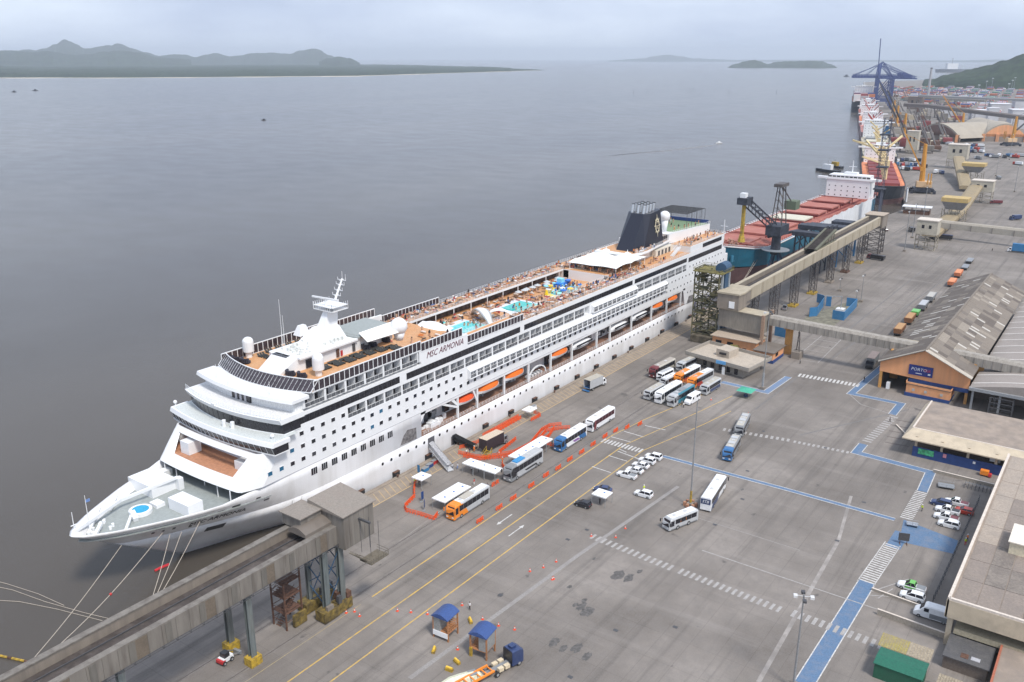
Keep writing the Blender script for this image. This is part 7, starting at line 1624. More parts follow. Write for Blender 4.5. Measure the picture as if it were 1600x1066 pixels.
# flat-roofed store with beige fascia and blue wall
t = thing('flat_roof_store', 'beige store with stained flat roof, deep fascia and blue wall below', 'building', (240, 27, 0))
mb = MB(); mb.box(238.6, 1.5, 5.7, 262, 39.0, 6.0); mb.build('roof', roofbeige, t); mb = MB()
for (a, b) in (((238.5, 39.1), (238.5, 1.5)), ((238.5, 39.1), (262, 39.1))): mb.bar((*a, 6.15), (*b, 6.15), .4, .4)
mb.build('parapet', mat('parapet_pale', (.6, .53, .46), .9), t)
mb = MB(); mb.v = [(238.4, 39.1, 6.3), (238.4, 1.5, 6.3), (233.4, 1.5, 4.9), (233.4, 40.6, 4.9), (238.4, 39.1, 5.9), (238.4, 1.5, 5.9), (233.4, 1.5, 4.6), (233.4, 40.6, 4.6)]
for q in ((0,1,2,3), (7,6,5,4), (0,4,5,1), (1,5,6,2), (2,6,7,3), (3,7,4,0)): mb.face(*q)
mb.build('fascia', beige, t); mb = MB(); mb.v = [(238.4, 39.1, 6.3), (262, 39.2, 6.3), (262, 40.6, 4.9), (233.4, 40.6, 4.9), (238.4, 39, 5.9), (262, 39, 5.9), (262, 40.5, 4.6), (233.4, 40.5, 4.6)]
for q in ((0,1,2,3), (7,6,5,4), (0,4,5,1), (1,5,6,2), (2,6,7,3), (3,7,4,0)): mb.face(*q)
mb.build('fascia', beige, t)
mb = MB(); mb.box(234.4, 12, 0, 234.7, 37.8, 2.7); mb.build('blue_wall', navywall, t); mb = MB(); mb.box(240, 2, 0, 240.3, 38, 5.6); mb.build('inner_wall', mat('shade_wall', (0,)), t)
for v in (37.2, 31.0, 24.8, 18.4, 12.4): mb = MB(); mb.box(234.75, v - .3, 0, 235.4, v + .3, 5.5); mb.build('column', beige, t)
mb = MB(); mb.bar((236.5, 36.6, 3.8), (236.5, 22, 3.8), 1.1, .9); mb.build('stacked_pipe', rust, t); wnd(t, 234.25, 32.6, 1.0, 234.38, 36.4, 2.5, mat('mural_green', (.06, .34, .16), .6, var=.5, scale=1.5), 'mural_panel'); wnd(t, 234.25, 29.6, 1.5, 234.38, 30.4, 2.5, mat('sign_pink', (.6, .25, .3), .6), 'notice'); wnd(t, 234.25, 22.8, 1.7, 234.38, 23.4, 2.3, white, 'notice')
mb = MB(); mb.box(236, 17.6, 2.7, 237.5, 20, 4.0); mb.build('tank', white, t)
t = thing('generator_cart', 'small orange and yellow machine in front of the blue wall', 'generator', (232.4, 20.2, 0)); mb = MB(); mb.box(231.7, 19.3, .4, 233.1, 21.2, 1.5); mb.build('casing', PO, t); mb = MB(); mb.box(231.5, 18.6, .3, 232.6, 19.3, 1.0); mb.build('hitch', redpaint, t)
# big beige building, nearest right
t = thing('beige_terminal', 'large beige terminal building with grey slab roof and deep overhanging fascia', 'building', (180, 2, 0))
mb = MB(); mb.box(153.6, -32, 8.9, 226, 15.2, 9.4); mb.build('roof', roofbeige, t)
rs1 = [mat('roof_slab_pale', (.34, .285, .235), .95, dirt=(.26, .23, .2), dscale=.3, damt=.7), mat('roof_slab_mid', (.24, .20, .17), .95, dirt=(.2, .17, .15), dscale=.3, damt=.7), mat('roof_slab_dark', (.175, .15, .13), .95, var=.2, dirt=(.3, .26, .22), dscale=.4, damt=.6)]
mes = []
for q, (su, sv) in enumerate(((7.9, 3.5), (7.9, 3.5), (7.9, 3.5))): mb = MB(); mb.box(.05, .05, 0, su - .05, sv - .05, .06 + .02 * q); mes.append(proto_mesh(mb, 'roof_slab', rs1[q]))
for i in range(9):
    for j in range(8):
        far = i > 4; link('roof_slab', mes[rsh.choice((0, 0, 1)) if (far or j == 0) else rsh.choice((1, 2, 2))], t, (154.3 + 7.95 * i - 180, 11.2 - 3.55 * j - 2, 9.4))
mb = MB(); mb.bar((153.5, 15.3, 9.6), (226, 15.3, 9.6), .5, .5); mb.bar((153.5, 15.3, 9.6), (153.5, -32, 9.6), .5, .5); mb.build('parapet', mat('parapet_pale', (0,)), t)
mb = MB(); mb.box(153.2, -32, 6.0, 153.6, 15.5, 9.4); mb.box(153.2, 15.2, 6.0, 226, 15.6, 9.4); mb.build('fascia', beige, t)
mb = MB(); mb.box(154.0, 14.2, 0, 155.2, 15.1, 6.0); mb.build('corner_pillar', beige, t); mb = MB(); mb.box(157, -32, 0, 157.4, 13.8, 5.9); mb.box(157, 13.6, 0, 226, 13.8, 5.9); mb.build('wall', mat('terminal_wall', (.30, .28, .26), .8), t)
mb = MB(); mb.box(153.8, -32, 2.9, 156.9, 13.8, 3.9); mb.build('balcony_band', mat('band_olive', (.40, .345, .24), .85), t)
for v in (11.8, 9.2, 6.2, 3.2, .6, -2.4, -5.4): wnd(t, 156.9, v - 2.1, 4.1, 157.02, v, 5.6); wnd(t, 156.9, v - 2.1, .5, 157.02, v, 2.6)
mb = MB(); mb.box(176.5, -2, 9.4, 184.3, 9.1, 11.9); bx = mb.build('roof_box', mat('roof_box_cream', (.62, .55, .40), .85), t); mb = MB(); mb.box(176.2, -2, 11.9, 184.6, 9.4, 12.1); mb.build('box_lid', mat('box_lid', (.7, .64, .55), .85), bx)
# fence and low walls
t = thing('lane_fence', 'thin dark wire fence along the lane by the beige terminal', 'fence', (190, 19, 0)); mb = MB()
for z in (.5, 1.2, 1.9): mb.bar((166, 19.2, z), (216, 18.9, z), .06)
mb.build('wire', darkgrey, t)
pmz = MB(); pmz.box(-.06, -.06, 0, .06, .06, 2.0); pz_ = proto_mesh(pmz, 'post', darkgrey)
for k in range(26): link('post', pz_, t, (166 + 2 * k - 190, .2 - .01 * k, 0))
mb = MB(); mb.prism([G(1395 + 0, 935), G(1460, 965), G(1500, 790), G(1520, 790), G(1475, 968), G(1505, 985)], .001, .003) if False else None
for i, (A, B, h, lb) in enumerate([(G(1362, 922), G(1440, 950), .5, 'low kerb wall on the near side of the parked green pickup'), (G(1370, 960), G(1475, 998), 1.2, 'beige low wall beside the white high-roof van'), (G(1458, 738), G(1555, 762), .8, 'low wall behind the white pickups, below the blue wall'), (G(1400, 665), G(1425, 690), .4, 'low kerb by the rail crossing')]):
    t = thing('low_wall', lb, 'wall', (*A, 0), 0, 'low walls of the parking area'); mb = MB(); mb.bar((*A, h / 2), (*B, h / 2), .3, h); mb.build('wall', mat('wall_drab', (.33, .29, .24), .9), t); mb = MB(); mb.bar((*A, h + .03), (*B, h + .03), .38, .06); mb.build('coping', mat('parapet_pale', (0,)), t)
# rail switches / planks by the far corner
for i in range(5):
    a, b = G(1395 - 3 * i, 655 + 9 * i), G(1432 - 3 * i, 662 + 9 * i); line([a, b], .35, mat('sunken_rail', (.12, .10, .09), .8), 'sunken_rail', z=.003, h=.03)
# green shed, dark shed, ribbed roofs at the bottom right
t = thing('green_shed', 'dark green metal shed with rust-yellow corrugated lean-to roof', 'shed', (141, 19.5, 0)); gs = mat('shed_green', (.015, .10, .055), .6, var=.1, dirt=(.03, .07, .05), damt=.5)
mb = MB(); mb.box(137.4, 15.6, 0, 142.2, 23.0, 2.9); mb.build('wall', gs, t); mb = MB(); mb.v = [(142.3, 15.4, 3.0), (142.3, 23.2, 3.0), (139.6, 23.2, 3.2), (139.6, 15.4, 3.2), (137.2, 15.4, 2.9), (137.2, 23.2, 2.9)]; mb.v += [(a, b, c - .1) for a, b, c in mb.v]
for q in ((0,1,2,3), (3,2,5,4), (9,8,7,6), (10,11,8,9), (0,6,7,1), (4,5,11,10)): mb.face(*q)
mb.build('roof', mat('roof_green', (.012, .115, .07), .5, var=.15), t)
for k in range(20): mb = MB(); y = 15.4 + .42 * k; mb.v = [(142.4, y, 3.1), (145.8, y, 3.6), (145.8, y + .36, 3.6), (142.4, y + .36, 3.1), (142.4, y, 3.0), (145.8, y, 3.5), (145.8, y + .36, 3.5), (142.4, y + .36, 3.0)]; [mb.face(*q) for q in ((3,2,1,0), (4,5,6,7), (0,1,5,4), (1,2,6,5), (2,3,7,6), (3,0,4,7))]; mb.build('corrugated_sheet', [mat('corr_yellow', (.30, .25, .08), .8, var=.2, dirt=(.25, .2, .15), dscale=.7, damt=.8), mat('corr_tan', (.30, .25, .18), .85, var=.2)][k < 9], t)
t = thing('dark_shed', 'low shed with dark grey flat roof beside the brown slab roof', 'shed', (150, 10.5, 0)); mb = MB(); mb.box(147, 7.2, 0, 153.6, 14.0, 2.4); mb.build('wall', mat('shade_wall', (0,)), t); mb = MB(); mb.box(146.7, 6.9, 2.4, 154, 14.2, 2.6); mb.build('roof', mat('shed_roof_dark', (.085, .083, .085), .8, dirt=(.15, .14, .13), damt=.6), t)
wnd(t, 147.8, 10.4, 2.6, 149.2, 11.6, 2.66, rust, 'roof_patch'); wnd(t, 148, 8.6, 2.6, 149, 10.0, 2.66, mat('patch_pale', (.4, .4, .42), .7), 'roof_patch')
t = thing('brown_slab_roof', 'brown slab roof with red brick edge at the bottom right corner', 'building', (148, 0, 0)); mb = MB(); mb.box(128, -12, 0, 155.4, 6.0, 3.2); mb.build('wall', beige, t); mb = MB(); mb.box(127.6, -12.4, 3.2, 155.8, 6.3, 3.5); mb.build('roof', roofbeige, t); mb = MB(); mb.box(127.6, 6.0, 3.5, 155.8, 6.35, 3.75); mb.build('brick_edge', mat('brick_edge', (.36, .12, .07), .9), t)
t = thing('ribbed_hut', 'tan ribbed hut roof at the bottom edge between green shed and white van', 'hut', (138, 11.5, 0)); mb = MB(); mb.box(134, 10.2, 0, 140.8, 13.4, 2.7); mb.build('wall', beige, t)
for k in range(9): mb = MB(); mb.box(133.8, 10 + .4 * k, 2.7, 141, 10.34 + .4 * k, 2.82); mb.build('corrugated_sheet', mat('corr_tan', (0,)), t)
# blue-roofed cabins on stilts
def cabin(label, u, v, a, flip):
    t = thing('stilt_cabin', label, 'cabin', (u, v, 0), a, 'blue-roofed stilt cabins'); wm_ = mat('cabin_timber', (.38, .17, .07), .8, dirt=(.25, .14, .08), damt=.5); s = -1 if flip else 1
    for x in (-1.5, 1.5):
        for y in (-1.6, 1.6): mb = MB(); mb.box(x - .12, y - .12, 0, x + .12, y + .12, 4.6); mb.build('leg', wm_, t, world=False)
    mb = MB(); mb.box(-1.6, s * .1, 1.7, 1.6, s * 1.7, 4.6); mb.build('cabin_box', mat('cabin_grey', (.27, .27, .26), .7), t, world=False)
    mb = MB(); mb.box(-1.6, -1.7, 1.55, 1.6, 1.7, 1.7); mb.build('floor', wm_, t, world=False)
    mb = MB(); mb.loft([[(x, -1.85 + .46 * j, 4.65 + .75 * math.sin(PI * j / 8)) for j in range(9)] + [(x, 1.85, 4.55), (x, -1.85, 4.55)] for x in (-1.9, 1.9)]); mb.build('roof', mat('cabin_blue_roof', (.035, .075, .22), .5, var=.1), t, world=False)
    mb = MB()
    for k in range(9): mb.box(-1.4 + .33 * k, -s * 1.5, 1.7 + .16 * k, -1.1 + .33 * k, -s * .4, 1.76 + .16 * k)
    for z in (2.2, 2.7): mb.bar((-1.5, -s * 1.6, z), (1.5, -s * 1.6, z), .08)
    for k in range(6): mb.bar((-1.5 + .6 * k, -s * 1.6, 1.7), (-1.5 + .6 * k, -s * 1.6, 2.7), .07)
    mb.build('stair_and_rail', wm_, t, world=False)
    if not flip: mb = MB(); mb.box(-1.72, -1.6, .7, -1.62, 1.6, 1.7); mb.build('white_board', white, t, world=False)
    else: mb = MB(); mb.box(-1.75, 1.2, 0, -1.5, 1.75, 1.8); mb.build('yellow_corner', yellow, t, world=False)
    return t
cabin('blue-roofed stilt cabin with white board, the left of the two', 104.2, 89.2, R(4), False); cabin('blue-roofed stilt cabin with yellow corner post, the right of the two', 104.0, 80.6, R(8), True)
# masts
def mast(label, u, v, h, heads, a=0, grp='tall light masts', r_=.22):
    t = thing('light_mast', label, 'light mast', (u, v, 0), a, grp); mb = MB(); mb.tube((0, 0, .3), (0, 0, h), r_, r_ * .55, n=10); mb.build('pole', mat('mast_steel', (.24, .24, .24), .5), t, world=False); mb = MB(); mb.box(-.7, -.7, 0, .7, .7, .9); mb.build('base', concrete, t, world=False)
    for k in range(heads):
        an = 2 * PI * k / max(1, heads); mb = MB(); mb.bar((0, 0, h - .3), (1.1 * math.cos(an), 1.1 * math.sin(an), h - .2), .08); x, y = 1.3 * math.cos(an), 1.3 * math.sin(an); mb.box(x - .35, y - .3, h - .55, x + .35, y + .3, h - .15); mb.build('floodlight', [darkgrey, mat('lamp_head_pale', (.6, .6, .6), .4)][k % 2], t, world=False)
    return t
m1 = mast('tall thin light mast standing beside the lone white coach', 174.9, 73.6, 26.5, 0); mb = MB()
for k in range(6): an = k; mb.box(1.3 * math.cos(an) - .3, 1.3 * math.sin(an) - .3, 0, 1.3 * math.cos(an) + .3, 1.3 * math.sin(an) + .3, 1.0)
mb.build('guard_block', mat('guard_orange', (.4, .2, .12), .8), m1, world=False); mb = MB(); mb.tube((0, 0, 1), (0, 0, 4), .26, n=10); mb.build('yellow_collar', yellow, m1, world=False)
m2_ = mast('light mast with four floodlight heads at the bottom edge of the yard', 126.8, 33.0, 18.0, 4, .4)
m3 = mast('light mast between the flat-roofed office and the blue path corner', 258.9, 87.5, 25.5, 3); mb = MB(); mb.tube((0, 0, .9), (0, 0, 5.5), .35, n=10); mb.build('lower_sleeve', greymet, m3, world=False)
for i, (px, py, h) in enumerate([(1413, 393, 22), (1425, 372, 20), (1556, 275, 14), (1345, 472, 12), (1337, 478, 7), (1312, 455, 6), (1552, 640, 4), (1441, 352, 24), (1538, 225, 30), (1585, 300, 20), (1577, 250, 26)]):
    c = G(px, py); mast('slim grey light mast, number of heads small, on the far yard' if False else ['pair-lamp mast with square concrete foot in front of the beige transfer tower', 'slim mast behind the beige transfer tower', 'slim mast on the open yard left of the parked grey truck', 'short mast by the blue enclosures', 'lowest mast beside the blue enclosures', 'short post behind the gate frame', 'post by the vaulted shed', 'mast beside the white canopy roof', 'mast between the two domed stores', 'mast at the right edge of the open yard', 'mast before the yellow harbour crane'][i], c[0], c[1], h, 2, 0, 'masts of the far yard', .16 if h < 15 else .25)
t = thing('shade_umbrella', 'green square umbrella standing alone beside the blue path', 'umbrella', (249.8, 89.4, 0)); mb = MB(); mb.tube((249.8, 89.4, 0), (249.8, 89.4, 2.4), .06, n=6); mb.box(249.3, 88.9, 0, 250.3, 89.9, .9); mb.build('pole', PN, t); mb = MB(); mb.loft([[(247.4, 87, 2.2), (252.2, 87, 2.2), (252.2, 91.8, 2.2), (247.4, 91.8, 2.2)], [(249.7, 89.3, 2.9), (249.9, 89.3, 2.9), (249.9, 89.5, 2.9), (249.7, 89.5, 2.9)]]); mb.build('canopy', mat('umbrella_green', (.06, .36, .24), .7), t)
t = thing('display_board', 'dark display board on two feet standing on the blue crossing', 'board', (*G(1411, 850), 0), .35); mb = MB(); mb.box(-.06, -1.1, .8, .06, 1.1, 2.6); mb.build('panel', darkgrey, t, world=False); mb = MB(); mb.box(-.5, -.8, 0, .5, -.6, .12); mb.box(-.5, .6, 0, .5, .8, .12); mb.bar((0, -.7, 0), (0, -.7, .9), .1); mb.bar((0, .7, 0), (0, .7, .9), .1); mb.build('feet', rust, t, world=False)
for i, (px, py) in enumerate([(1425, 822), (1478, 762)]):
    c = G(px, py); t = thing('flat_trolley', ['small silver trolley on the blue crossing', 'grey cargo trolley near the low wall by the pickups'][i], 'trolley', (*c, 0), .2, 'luggage trolleys'); s = 1 + .5 * i; mb = MB(); mb.box(-.8 * s, -1.2 * s, .5, .8 * s, 1.2 * s, .62); mb.build('bed', steel if i == 0 else PG, t, world=False); mb = MB()
    for x in (-.75, .75): mb.bar((x * s, -1.2 * s, 1.1), (x * s, 1.2 * s, 1.1), .06)
    for x in (-.75, .75):
        for y in (-1.1, 0, 1.1): mb.bar((x * s, y * s, .6), (x * s, y * s, 1.1), .06)
    mb.build('rail', greymet, t, world=False); wheels(t, (-.5 * s, .5 * s), .9 * s, .22, .15)
t = thing('bicycle_rack', 'dark rack of parked carts behind the white pickups', 'rack', (*G(1530, 765), 0)); mb = MB()
for k in range(9): mb.bar((-1.2, -3.2 + .8 * k, 0), (1.2, -3.2 + .8 * k, 1.1), .12); mb.bar((1.2, -3.2 + .8 * k, 0), (-1.2, -3.2 + .8 * k, 1.1), .12)
mb.build('frame', darkgrey, t, world=False); mb = MB(); mb.bar((0, -3.2, 1.1), (0, 3.2, 1.1), .1); mb.build('top_bar', greymet, t, world=False)
# mooring lines and the yellow boom
rope = mat('rope', (.42, .37, .31), .8)
for i, (A, B, sg_) in enumerate([((81, 153.4, 7.5), (51.35, 139.3, .5), .8), ((87.5, 149.2, 8.6), (52.95, 139.3, .5), 1.5), ((88.6, 148.4, 8.0), (76.7, 139.3, .5), .5), ((90.6, 147.4, 8.0), (77.1, 139.3, .5), .5), ((94.2, 146.1, 9.2), (77.6, 139.3, .5), .5)]):
    t = thing('mooring_line', ['mooring line farthest left, from the bow to the quay', 'second mooring line with a red float mark, left of the close pair', 'left line of the close trio under the bow', 'middle line of the close trio under the bow', 'right line of the close trio under the bow'][i], 'rope', (*B[:2], B[2]), 0, 'bow mooring lines'); pts = []
    for k in range(13): s = k / 12; p = Vector(A).lerp(Vector(B), s); p.z -= sg_ * math.sin(PI * s); pts.append(p)
    mb = MB(); mb.poly(pts, .07, 5); mb.build('rope', rope, t)
    if i == 1: mb = MB(); mb.sphere(tuple(pts[5]), .28, 8, 6); mb.build('float', redpaint, t)
for i, (A, B) in enumerate([((G(1060, 0)[0], 0, 0), None)]): pass
for i, (xb, u1_) in enumerate([((419, 146.5, 12.5), (352, 139.2, .4)), ((417, 147.5, 12.5), (355, 139.2, .4))]):
    t = thing('mooring_line', ['pale line hanging from the blue ship\'s bow, left one', 'pale line hanging from the blue ship\'s bow, right one'][i], 'rope', (*u1_[:2], 0), 0, 'stern berth lines'); mb = MB(); mb.poly([Vector(xb).lerp(Vector(u1_), k / 10) - Vector((0, 0, 3 * math.sin(PI * k / 10))) for k in range(11)], .09, 5); mb.build('rope', rope, t)
t = thing('floating_boom', 'yellow floating boom reaching from the left edge to the gallery', 'boom', (40, 122, -2.9)); mb = MB()
a, b = Vector((*G(-40, 1016, -2.8), -2.8)), Vector((*G(52, 1036, -2.8), -2.8))
for k in range(14): mb.use(yellow if k % 4 else rust); mb.tube(a.lerp(b, k / 14), a.lerp(b, (k + .9) / 14), .22, n=6)
mb.build('boom_segment', None, t)
t = thing('floating_hoses', 'thin pale ropes afloat on the water at the left edge', 'rope', (*G(80, 940, -2.9), -2.9)); mb = MB()
for pts in ([(-60, 905), (20, 922), (70, 940), (130, 957), (176, 968)], [(-60, 935), (30, 940), (90, 952), (160, 970)], [(-60, 895), (10, 912), (60, 928), (100, 946)]): mb.poly([(*G(x, y, -2.93), -2.93) for x, y in pts], .06, 4)
mb.build('rope', rope, t)
t = thing('marker_float', 'red strip on the water for the bulb and boot reflection under the bow', 'buoy', (*G(252, 888, -2.9), -2.9)); mb = MB(); mb.poly([(*G(242, 892, -2.85), -2.85), (*G(252, 887, -2.85), -2.85), (*G(264, 882, -2.85), -2.85)], .3, 6); mb.build('float', mat('float_red', (.6, .02, .03), .5), t)  # red strip added for the bulb and the boot's reflection, no real float
# ================================================================== CARGO SHIPS, LOADERS, FAR PORT
def place(mbs, root):
    for nm, mb, m in mbs: mb.build(nm, m, root, world=False)
def cargo_hull(root, L_, B, zd, m1, m2, zb, bow=1, deckm=None, raise_=3.0, sh=0):
    """hull along local x with the bow at -x (bow=1) or +x; y across; upper paint above zb"""
    def ring(z, k=1.0):
        t = min(1, (z + 3) / (zd + 3)); o = []
        for d, b in ((0, .02), (3, .28), (8, .55), (16, .82), (26, .97), (38, 1), (L_ * .85, 1), (L_ * .95, .93), (L_, .7)):
            x = -L_/2 + d + (6 * (1 - t) * max(0, 1 - d / 30)); o.append((bow * x, B / 2 * (b ** (1 + .8 * (1 - t)) if d < 40 else b)))
        P = [(x, -y) for x, y in o] + [(x, y) for x, y in reversed(o)]
        return [(x, y, z + (raise_ * max(0, 1 - (abs(-bow * L_/2 - x)) / 24) * (z / zd) if z > zb else 0)) for x, y in P]
    mb = MB(); mb.loft([ring(-4), ring(-1), ring(zb)]); mb.build('lower_hull', m2, root, world=False)
    mb = MB(); zs = [zb + .01, (zb + zd) / 2, zd]; mb.loft([ring(z) for z in zs]); mb.build('upper_hull', m1, root, world=False)
    mb = MB(); r = ring(zd); mb.loft([[(x * .998, y * .985, z + .02) for x, y, z in r], [(x * .998, y * .985, z + .1) for x, y, z in r]]); mb.build('deck', deckm, root, world=False)
    mb = MB()
    for a, b in zip(r, r[1:] + r[:1]): mb.bar((a[0], a[1], a[2] + 1.0), (b[0], b[1], b[2] + 1.0), .15); mb.bar((a[0], a[1], a[2] + .1), (b[0], b[1], b[2] + .1), .5)
    mb.build('bulwark', white if sh else m1, root, world=False)
def superstructure(root, x, B, z0, h, m=white, d=12, face=-1, wing=1.25):
    mb = MB(); mb.box(x - d/2, -B * .43, z0, x + d/2, B * .43, z0 + h - 3); mb.box(x - d/2 - .5, -B * .46, z0 + h - 3, x + d/2, B * .46, z0 + h - 2.4); mb.box(x - d/2 + .5, -B * .4, z0 + h - 2.4, x + d/2 - 1, B * .4, z0 + h); mb.box(x - d/2 - .3, -B * .5 * wing, z0 + h - 2.8, x - d/2 + 3, B * .5 * wing, z0 + h - 1.6); mb.box(x - 3, -4, z0 + h, x + 2, 4, z0 + h + 1.6); mb.build('superstructure', m, root, world=False)
    xf = x + face * (d/2 + .04)
    for k in range(10): y = -B * .38 + B * .76 * k / 9; mb = MB(); mb.box(x - d/2 + .42, y - 1.1, z0 + h - 1.7, x - d/2 + .5, y + 1.1, z0 + h - .7); mb.build('bridge_window', darkglass, root, world=False)
    pm = MB(); pm.box(-.05, -.35, -.3, .05, .35, .3); pw = proto_mesh(pm, 'porthole', darkglass)
    for lv in range(int((h - 4) / 2.9)):
        for k in range(7): link('window', pw, root, (x - d/2 - .03, -B * .37 + B * .74 * k / 6, z0 + 1.6 + 2.9 * lv))
    mb = MB(); mb.tube((x + 1, 0, z0 + h + 1.6), (x + 1, 0, z0 + h + 9), .35, .2); mb.bar((x + 1, -2.5, z0 + h + 5), (x + 1, 2.5, z0 + h + 5), .3); mb.build('mast', m, root, world=False)
    mb = MB(); mb.loft([section(x + d/2 + 2, 3, z0, z0 + h - 1), section(x + d/2 + 8, 3, z0, z0 + h - 1)]); mb.build('funnel', PB, root, world=False)
bst = mat('bulker_teal', (.010, .135, .22), .5, var=.08, dirt=(.05, .15, .2), damt=.4, streak=True); boot = mat('boot_brown', (.16, .085, .085), .7, dirt=(.1, .06, .06), damt=.5, streak=True)
dred = mat('deck_red', (.30, .085, .06), .8, var=.2, dirt=(.42, .2, .15), dscale=.4, damt=.7); hred = mat('coaming_red', (.20, .035, .03), .7); hpink = mat('hatch_rust', (.36, .12, .09), .75, var=.06, dirt=(.5, .25, .2), dscale=.2, damt=.5); sand = mat('hatch_sand', (.55, .52, .42), .8)
bk = thing('bulk_carrier', 'teal-blue bulk carrier with red deck and pink hatches moored beyond the cruise ship', 'bulk carrier', (504, 158.2, 0))
cargo_hull(bk, 238, 32, 12.6, bst, boot, 4.6, 1, dred, 4.0, 1)
for k in range(7):
    x = -96 + 25.4 * k + 6; w_ = 9 if k else 7.5
    mb = MB(); mb.box(x - 7.5, -w_, 12.6, x + 7.5, w_, 14.6); mb.build('hatch_coaming', hred, bk, world=False); mb = MB(); mb.box(x - 8, -w_ - .5, 14.6, x + 8, w_ + .5, 15.4); mb.build('hatch_cover', sand if k == 3 else hpink, bk, world=False)
mb = MB()
for k in range(60): x = -98 + 3.1 * k; mb.bar((x, -14.8, 12.8), (x, -14.8, 14.2), .18); mb.bar((x, 14.8, 12.8), (x, 14.8, 14.2), .18)
for y in (-11.5, -10.6, 11.5): mb.bar((-98, y, 13.4), (86, y, 13.4), .35)
for k in range(8): mb.bar((-97 + 25.4 * k - 6.5, -12, 15.6), (-97 + 25.4 * k - 6.5, 12, 15.6), .4); mb.bar((-97 + 25.4 * k - 6.5, -9, 12.8), (-97 + 25.4 * k - 6.5, -9, 15.6), .5)
mb.build('deck_pipework', hred, bk, world=False); mb = MB()
for k in range(40): x, y = rc.uniform(-113, -97), rc.uniform(-7, 7); mb.box(x, y, 13.5, x + rc.uniform(.4, 2), y + rc.uniform(.4, 1.6), 15.3 + rc.uniform(0, 1.6))
mb.build('windlass', mat('bow_gear', (.40, .22, .16), .8, var=.6, scale=.7), bk, world=False); mb = MB(); mb.tube((-108, 1, 14), (-108, 1, 27), .3, .15); mb.bar((-108, -.8, 24), (-108, 2.8, 24), .2); mb.build('foremast', white, bk, world=False)
superstructure(bk, 100, 32, 12.6, 14.5, face=-1); mb = MB(); mb.box(110, -14, 12.6, 117, 14, 14.6); mb.build('poop_rail', dred, bk, world=False)
for x in (-113.5, -111): mb = MB(); mb.box(x, -6.3, 8.4, x + 1.5, -5.4, 11.4); mb.build('anchor', mat('anchor_blue', (.05, .22, .34), .5), bk, world=False)
# white dust sheet hung over the near side
mb = MB(); rt = [[(-8 + 1.6 * i, -16.45 - .5 * abs(math.sin(i * 1.3)) * (1 - j / 4), 14.2 - 3.0 * j + .5 * math.sin(i * .7)) for j in range(5)] for i in range(64)]; mb.loft(rt, cap=False, closed=False); mb.loft([[(x, y + .1, z) for x, y, z in reversed(r)] for r in rt], cap=False, closed=False); mb.build('dust_sheet', mat('dust_sheet', (.66, .68, .70), .8, var=.06, scale=.3), bk, world=False)
# slewing ship loader: dark column, lattice mast, yellow spout
t = thing('ship_loader', 'dark slewing ship loader with lattice mast and yellow spout over the blue ship\'s bow', 'ship loader', (404, 136.5, 0)); dkl = mat('loader_dark', (.035, .04, .055), .6, var=.4, scale=.6); mb = MB()
for (a, b) in (((400, 131, 0), (403, 135, 13)), ((408, 131, 0), (405, 135, 13)), ((400, 139.3, 0), (403, 137, 13)), ((408, 139.3, 0), (405, 137, 13))): mb.bar(a, b, .9)
mb.build('portal', blusteel, t); mb = MB(); mb.tube((404, 136.5, 12), (404, 136.5, 22), 2.4, 2.0, n=12); mb.box(398, 133, 21.5, 410, 140, 26); mb.build('column', dkl, t); mb = MB(); mb.tube((404, 136.5, 14), (404, 136.5, 14.3), 6.5, n=18); mb.build('ring_platform', mat('ring_grey', (.2, .22, .24), .6), t); mb = MB()
for y in (-1.6, 1.6):
    for z in (0, 2.6): mb.bar((402, 138 + y, 24 + z), (382, 145 + y, 38 + z), .5)
for k in range(9): s = k / 8; p = Vector((402, 138, 24)).lerp(Vector((382, 145, 38)), s); mb.bar(p + Vector((0, -1.6, 0)), p + Vector((0, -1.6, 2.6)), .3); mb.bar(p + Vector((0, 1.6, 0)), p + Vector((0, 1.6, 2.6)), .3); mb.bar(p + Vector((0, -1.6, 2.6)), p + Vector((0, 1.6, 2.6)), .3); mb.bar(p + Vector((0, -1.6, 0)), p + Vector((0, 1.6, 2.6)), .25)
mb.box(379, 142.6, 37.5, 386, 147.4, 40.5); mb.build('boom', dkl, t); mb = MB(); mb.box(380, 144, 40.5, 383, 146.5, 42.5); mb.build('boom_cab', white, t); mb = MB(); mb.bar((382, 145, 37), (382, 145, 24), 1.3); mb.tube((382, 145, 24), (382, 145, 20.5), 1.0, 1.8, n=8); mb.build('spout', yellow, t); mb = MB()
for (x, y) in ((402, 134), (408, 134), (402, 139), (408, 139)): mb.bar((x, y, 26), ((x + 405) / 2, (y + 136.5) / 2, 44), .4)
for k in range(5):
    z, q = 27 + 3.6 * k, .9 - .1 * k
    mb.bar((402 + .6 * k, 134 + .4 * k, z), (408 - .5 * k, 139 - .4 * k, z + 3.4), .22); mb.bar((408 - .5 * k, 134 + .4 * k, z), (402 + .6 * k, 139 - .4 * k, z + 3.4), .22)
mb.bar((405, 136.5, 44), (414, 134, 35), .4); mb.box(400, 134.5, 43.6, 409, 138.5, 45); mb.build('lattice_mast', lattice, t); mb = MB(); mb.box(412, 131.5, 32, 418, 137, 36); mb.build('counterweight', mat('cw_green', (.12, .15, .1), .8), t)
